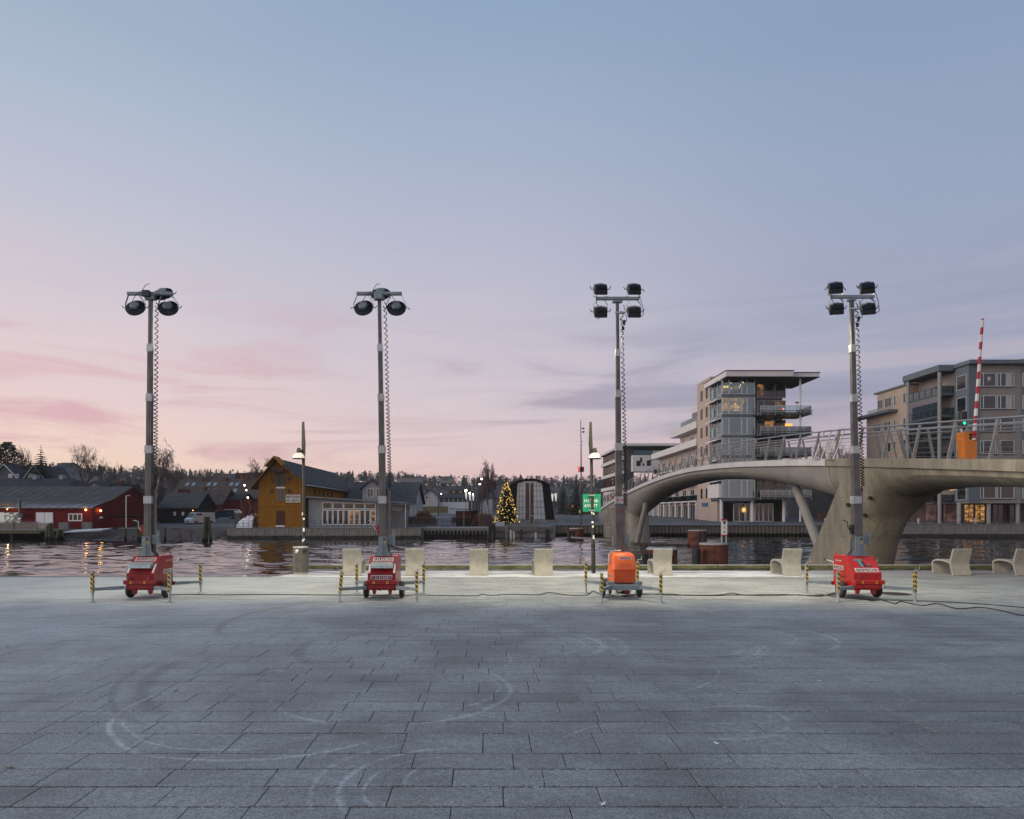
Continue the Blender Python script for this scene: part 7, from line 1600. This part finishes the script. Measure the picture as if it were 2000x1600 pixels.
# hillside blocks among the trees
for i, (px, py, w) in enumerate(((555, 930, 24), (593, 931, 18), (640, 932, 22), (805, 932, 40), (870, 932, 24))):
    d = 440; t = thing('hillside_block', (wx(px, d), d, ground_z(wx(px, d), d)), ['pale low block on the hill behind the warehouse ridge', 'second pale low block on the hill, smaller', 'long pale block on the hill beyond the annex', 'wide pale terrace on the hill over the villa roof', 'grey terrace on the hill beyond the pavilion'][i], 'building', None)
    part(t, 'wall', M('far_pale_wall', (.19, .19, .21), .8, var=.1), (wx(px - w / 2, d), wx(px + w / 2, d), d, d + 10, wz(py + 12, d), wz(py, d))); part(t, 'roof', ROOFS, (wx(px - w / 2 - 1, d), wx(px + w / 2 + 1, d), d - .6, d + 11, wz(py, d) + .01, wz(py - 1.2, d)))
    pwin(t, d, px - 5, px + 5, py + 3, py + 6, frame=DFR, glass=WARM2 if i == 3 else DGL, fw=.2)
# hedges
def hedge(px0, px1, yt, yb, d, dep, label, seed):
    r_ = random.Random(seed); x0, x1 = wx(px0, d), wx(px1, d); z0, z1 = wz(yb, d), wz(yt, d); t = thing('beech_hedge', ((x0 + x1) / 2, d, z0), label, 'hedge', 'russet hedges'); m = MB(); n = int((x1 - x0) * (z1 - z0) * 260)
    for i in range(n):
        c = Vector((r_.uniform(x0, x1), d + r_.uniform(0, dep), z0 + (z1 - z0) * r_.random() ** .8 * (1 - .12 * abs(2 * r_.random() - 1)))); e = min(c.x - x0, x1 - c.x)
        if e < .5 and c.z > z0 + (z1 - z0) * (.55 + e): continue
        v = [Vector((r_.uniform(-1, 1), r_.uniform(-1, 1), r_.uniform(-1, 1))) * r_.uniform(.07, .15) for _ in range(3)]; m.add([c + q for q in v], [(0, 1, 2)])
    m.build('leaves', BEECH, t, fix=False); k = MB(); k.box(x0 + .3, x1 - .3, d + dep * .3, d + dep * .7, z0, z1 - .35); k.build('branches', BARK, t)
hedge(794, 854, 1007, 1025, 99, 1.6, 'long russet beech hedge before the pale villa end', 1); hedge(812, 842, 998, 1010, 103, 1.5, 'taller dark russet hedge behind the long one', 2); hedge(932, 964, 1002, 1030, 96.5, 2, 'rounded russet bush beside the Christmas tree', 3); hedge(880, 892, 1007, 1024, 101, 1.2, 'small russet bush at the end wall of the kiosk', 4); hedge(1600, 1650, 1001, 1016, 112, 1.4, 'low red-brown hedge behind the raking bridge strut', 5); hedge(1745, 1785, 990, 1019, 103, 1.4, 'taller red-brown hedge beside the taupe block columns', 6)
# vehicles
def car(px, py, d, L, Hh, col, label, yaw=0, van=False):
    x, _, zb = at(px, py, d); t = thing('parked_van' if van else 'parked_car', (x, d, zb), label, 'van' if van else 'car'); OFF[t] = Vector((0, 0, 0)); s = L / 4.5; h = Hh
    pr = [(-2.2, .30), (-2.25, .75), (-2.1, .95), (-1.2, 1.02), (-.4, h - .04), (.4, h), (1.75, h - .06), (2.15, 1.0), (2.22, .6), (2.18, .30)] if not van else [(-2.2, .30), (-2.25, .85), (-1.9, 1.1), (-1.3, h - .08), (-1.0, h), (2.1, h - .02), (2.2, h - .3), (2.22, .3)]
    m = MB(); n = len(pr)
    def ring(w, sc_): return [Vector((u * s, w, v)) for u, v in pr]
    hw = .85
    m.loft([[Vector((u * s * .985, -hw * (1 if v < 1.0 else .82), v)) for u, v in pr], [Vector((u * s, -hw * .9 * (1 if v < 1.0 else .85), v)) for u, v in pr], [Vector((u * s, hw * .9 * (1 if v < 1.0 else .85), v)) for u, v in pr], [Vector((u * s * .985, hw * (1 if v < 1 else .82), v)) for u, v in pr]])
    m.build('body', M('car_paint_' + label[:5], col, .25, .3, var=.05, coat=.6), t, smooth=30)
    for sd in (-1, 1):
        m = MB(); q = [(-1.0, 1.05), (-.38, h - .12), (.45, h - .08), (1.65, h - .14), (1.95, 1.05)] if not van else [(-1.75, 1.12), (-1.25, h - .2), (-.3, h - .2), (-.3, 1.1)]
        m.prism([(u * s, v) for u, v in q], 'y', sd * hw * .845, sd * hw * .865) ; m.build('side_window', DGL, t)
    m = MB(); m.box(-2.27 * s, -2.2 * s, -.65, -.4, .62, .78); m.build('headlight', WFR, t); m = MB(); m.box(-2.27 * s, -2.2 * s, .4, .65, .62, .78); m.build('headlight', WFR, t)
    m = MB(); m.prism([(-1.35 * s, 1.05), (-.5 * s, h - .08), (-.44 * s, h - .09), (-1.25 * s, 1.03)] if not van else [(-1.92 * s, 1.12), (-1.36 * s, h - .14), (-1.30 * s, h - .14), (-1.85 * s, 1.12)], 'y', -.62, .62); m.build('windscreen', DGL, t)
    m = MB(); m.box(-2.275 * s, -2.255 * s, -.25, .25, .42, .53); m.build('number_plate', M('green_plate', (.02, .22, .07), .5) if van else WFR, t)
    for wx_ in (-1.4, 1.4):
        for sd in (-1, 1):
            mt = Matrix.Translation((wx_ * s, sd * .80, .31)) @ Matrix.Rotation(R(90), 4, 'X'); m = MB(); m.lathe([(.2, -.1), (.31, -.09), (.31, .09), (.2, .1)], 16, 0, mt); w = m.build('tyre', BLACK, t, smooth=40); m = MB(); m.lathe([(.2, -.095), (.06, -.105), (.06, .105), (.2, .095)], 12, 0, mt); m.build('rim', STEELRIM, w)
    t.rotation_euler[2] = yaw
car(437, 1014, 118, 4.7, 1.5, (.02, .05, .06), 'dark teal estate car parked across the river', R(4)); car(446, 1011, 124, 4.6, 1.5, (.34, .36, .38), 'silver car parked behind the dark teal one', R(6)); car(391, 1025, 104, 4.4, 1.9, (.50, .57, .64), 'white van parked by the black shed', R(62), True)
# rusty sculpture with lamps, striped tarpaulin
d = 92; t = thing('rusty_tripod', (wx(484, d), d, -.1), 'rusty leaning steel sculpture with small lit lamps beside the warehouse', 'sculpture')
for a, b, c, e in ((470, 975, 482, 1028), (484, 970, 500, 1027), (478, 1028, 492, 990), (486, 1027, 503, 1010), (479, 948, 480, 1000), (474, 1000, 490, 1028)):
    m = MB(); m.tube([at(a, b, d), at((a + c) / 2 + 1, (b + e) / 2, d + .3), at(c, e, d)], [.12, .16, .2] if a != 479 else .05, 6); m.build('steel_leg', RUST, t, smooth=60)
for px, py in ((477.5, 948), (481, 957.5), (484, 972)): m = MB(); m.ball(at(px, py, d - .2), .11, 0, 1); m.build('lamp', WLAMP, t)
m = MB(); m.loft([[Vector((wx(471, 93) + u, 93 + 1.8 * math.cos(a), -.1 + (1.0 + .9 * min(1, u / 1.2)) * math.sin(a))) for a in [k * math.pi / 8 for k in range(9)]] for u in (0, .6, 1.2, 2.1)]); tag(m.build('tarpaulin_boat', M('striped_tarpaulin', (.55, .58, .62), .6, var=.5, scale=2.5, stretch=(3, .5, 3)), smooth=60), 'pale striped tarpaulin-covered boat between sculpture and warehouse', 'boat')
m = MB(); m.box(wx(460, 95), wx(472, 95), 94.6, 95.6, -.1, wz(1002, 95)); tag(m.build('dark_container', DFR), 'dark upright container beside the rusty sculpture', 'container')
# street lamps and masts beyond
def mast_lamp(px, yt, yb, d, label, lit=True, banner=None, size=.16, name='street_lamp'):
    x = wx(px, d); t = thing(name, (x, d, wz(yb, d)), label, 'street lamp', 'street lamps across the river'); m = MB(); m.cyl((x, d, wz(yb, d)), (x, d, wz(yt, d)), .09, .05, n=8); m.build('pole', M('mast_brown', (.07, .045, .04), .6), t)
    m = MB(); m.obox((x, d, wz(yt, d)), (x, d - .5, wz(yt, d) + .05), .16, .1); m.build('lamp_arm', DFR, t)
    m = MB(); m.ball((x, d - .45, wz(yt, d) - .08), size, 0, 1); m.build('lamp_bulb', (EM('bright_street_lamp', (1, .74, .36), 26) if size > .2 else WLAMP) if lit else WFR, t)
    if banner: a, b = banner; m = MB(); m.prism([(x - .28, wz(a, d)), (x + .32, wz(a, d)), (x + .18, wz(b, d)), (x - .02, wz(b, d))], 'y', d - .12, d - .06); m.build('light_banner', EM('banner_glow', (.85, .88, .80), .75), t)
for i, (px, yt, b) in enumerate(((910, 958, (962, 975)), (917.5, 963, (966, 978)), (924, 965, (967, 978)))): mast_lamp(px, yt, 1006, 170 + i * 12, ['brightest street lamp with hanging light banner beyond the kiosk', 'second street lamp with hanging light banner, beyond the brightest', 'third and dimmest street lamp with hanging light banner'][i], True, b, .32 - .06 * i)
mast_lamp(1085, 963, 1005, 150, 'unlit mast with white light banner, farther from the hall wall', False, (964, 979)); mast_lamp(1078.5, 964, 1005, 162, 'unlit mast with white light banner, close to the hall wall', False, (965, 979))
mast_lamp(937, 945, 1000, 120, 'shorter lit lamp mast beside the slim birch', True); mast_lamp(941, 935, 1005, 112, 'taller dark lamp mast beside the slim birch', True); mast_lamp(856, 938, 1008, 135, 'brown mast with small camera head before the pavilion', False); mast_lamp(862, 964, 1000, 180, 'short lit lamp beside the brown mast', True, None, .14); mast_lamp(1105, 943, 1008, 140, 'brown mast with twin white floodheads beyond the hall', False); mast_lamp(1127, 980, 1005, 210, 'small lit lamp beyond the road', True, None, .12)
d = 88; t = thing('street_lamp', (wx(246.5, d), d, -.4), 'grey shore lamp post with flat head before the barn gable', 'street lamp', 'street lamps across the river'); m = MB(); m.cyl((wx(246.5, d), d, -.6), (wx(246.5, d), d, wz(968.5, d)), .07, .05, n=8); m.build('pole', GALV, t); m = MB(); m.obox((wx(246.5, d), d, wz(968.5, d)), (wx(254, d), d, wz(968, d)), .2, .09); m.build('lamp_arm', GALV, t)
for i, (px, py, d) in enumerate(((1140, 977, 228), (1151, 978, 228), (1165, 979, 228))):
    m = MB(); m.ball(at(px, py, d), .3, 0, 1); t = thing('street_lamp', at(px, 1003, d), ['small orange lamp, one of three alike beyond the road', 'small orange lamp, one of three alike beyond the road', 'small orange lamp, one of three alike beyond the road'][i], 'street lamp', 'street lamps across the river'); m.build('lamp_bulb', EM('orange_far_lamp', (1, .42, .12), 6), t); m = MB(); m.cyl(at(px, 1003, d), at(px, py, d), .07, n=6); m.build('pole', DFR, t)
# red signal mast
d = 100.2; x = wx(1135, d); t = thing('signal_mast', (x, d, .1), 'tall slim mast with cameras and twin red signals at the sheet piling', 'signal mast')
m = MB(); m.tube([(x, d, .1), (x, d, wz(905, d)), (x - .05, d, wz(820, d))], [.11, .09, .05], 10); m.build('pole', DFR, t, smooth=40)
for i, px in enumerate((1131.5, 1138)):
    xx = wx(px, d); m = MB(); m.bbox((xx, d - .15, wz(917, d)), (.34, .3, .75), .05); hs = m.build('signal_head', BLACK, t)
    if i == 0:
        for py in (914.5, 919): m = MB(); m.ball((xx - .05, d - .3, wz(py, d)), .10, 0, 1); m.build('red_lens', EM('signal_red_glow', (1.0, .06, .06), 3.5), hs)
for py, mt in ((837, BLACK), (844, BLACK), (862, WFR), (869, WFR)): m = MB(); m.ball((wx(1139.5 if mt == BLACK else 1134.5, d), d - .1, wz(py, d)), .17, 0, 1, (1.2, 1, .9)); m.obox((x, d, wz(py, d)), (wx(1139, d), d, wz(py, d)), .05, .05); m.build('camera', mt, t, smooth=60)
# person in a bright jacket far off
d = 150; x, _, zb = at(1133, 1010, d)
me = bpy.data.meshes.new('body'); V = [(0, 0, .95), (0, 0, 1.2), (0, 0, 1.42), (0, 0, 1.52), (0, .0, 1.68), (-.20, 0, 1.40), (-.26, .03, 1.12), (-.24, -.06, .88), (.20, 0, 1.40), (.26, .0, 1.12), (.25, -.08, .88), (-.10, 0, .9), (-.12, -.06, .5), (-.13, .03, .06), (.10, 0, .9), (.12, .05, .5), (.13, .12, .06), (-.13, -.1, .04), (.13, 0, .04)]
E = [(0, 1), (1, 2), (2, 3), (3, 4), (2, 5), (5, 6), (6, 7), (2, 8), (8, 9), (9, 10), (0, 11), (11, 12), (12, 13), (13, 17), (0, 14), (14, 15), (15, 16), (16, 18)]
me.from_pydata(V, E, []); po = bpy.data.objects.new('person', me); COL.objects.link(po); po.modifiers.new('skin', 'SKIN'); po.modifiers.new('sub', 'SUBSURF').levels = 1
for i, rr2 in enumerate((.17, .18, .16, .07, .115, .08, .06, .045, .08, .06, .045, .11, .08, .055, .11, .08, .055, .04, .04)): me.skin_vertices[0].data[i].radius = (rr2, rr2 * .8)
me.skin_vertices[0].data[0].use_root = True
def person_mat():
    m = bpy.data.materials.new('work_clothes'); m.use_nodes = True; t_ = NT(m); b = t_.N['Principled BSDF']; s3 = t_.n('ShaderNodeSeparateXYZ'); t_.L.new(t_.n('ShaderNodeTexCoord').outputs['Object'], s3.inputs[0])
    c = t_.mix(t_.math('GREATER_THAN', s3.outputs[2], .9), (.03, .04, .08), (.45, .75, .05)); c = t_.mix(t_.math('GREATER_THAN', s3.outputs[2], 1.5), c, (.35, .22, .17)); c = t_.mix(t_.math('GREATER_THAN', s3.outputs[2], 1.72), c, (.05, .04, .03)); t_.put(b.inputs['Base Color'], c); return m
me.materials.append(person_mat()); po.location = (x, d, zb); tag(po, 'person in bright yellow jacket and dark trousers standing beyond the far quay', 'person')
# crane jib far behind the right block
d = 190; t = thing('tower_crane', (wx(2010, d), d, 2), 'red lattice crane jib peeping over the taupe block roof', 'crane'); m = MB(); n = 9; pts = [at(1972 + i * 9, 705 - i * 1.3, d) for i in range(n)]; pb = [at(1972 + i * 9, 709 - i * 1.0, d) for i in range(n)]
for i in range(n - 1): m.obox(pts[i], pts[i + 1], .12, .12); m.obox(pb[i], pb[i + 1], .12, .12); m.obox(pts[i], pb[i + 1], .08, .08); m.obox(pb[i], pts[i], .08, .08)
m.build('jib', M('crane_red', (.40, .05, .05), .6), t); m = MB(); m.box(wx(2040, d) - .6, wx(2040, d) + .6, d - .6, d + .6, 1, wz(702, d)); m.build('tower', MATS['crane_red'], t)
# low jetty beams between the dolphins in the river
m = MB(); m.obox((wx(1117, 84), 84, WZ + .42), (wx(1200, 78), 78, WZ + .30), .45, .2); tag(m.build('floating_boom', TIMB), 'long floating timber boom beside the far pier', 'boom')
m = MB(); m.obox((wx(1240, 74), 74, WZ + .1), (wx(1345, 70), 70, WZ + .08), .6, .25); tag(m.build('floating_boom', TIMD), 'dark floating timber boom under the arch', 'boom')
# ================================================================== AIR: thin even haze over the whole place
HAZE = 0.0002
hz = bpy.data.materials.new('thin_haze'); hz.use_nodes = True; t = NT(hz); t.N.clear()
pv = t.n('ShaderNodeVolumePrincipled'); pv.inputs['Color'].default_value = (.94, .95, .99, 1); pv.inputs['Density'].default_value = HAZE; pv.inputs['Anisotropy'].default_value = 0.1
ou = t.n('ShaderNodeOutputMaterial'); t.L.new(pv.outputs[0], ou.inputs['Volume'])
o = MB().box(-1300, 1300, -40, 1100, -6.5, 66).build('haze', hz); tag(o, 'thin cool dusk haze softening the far hill', 'haze', kind='stuff')
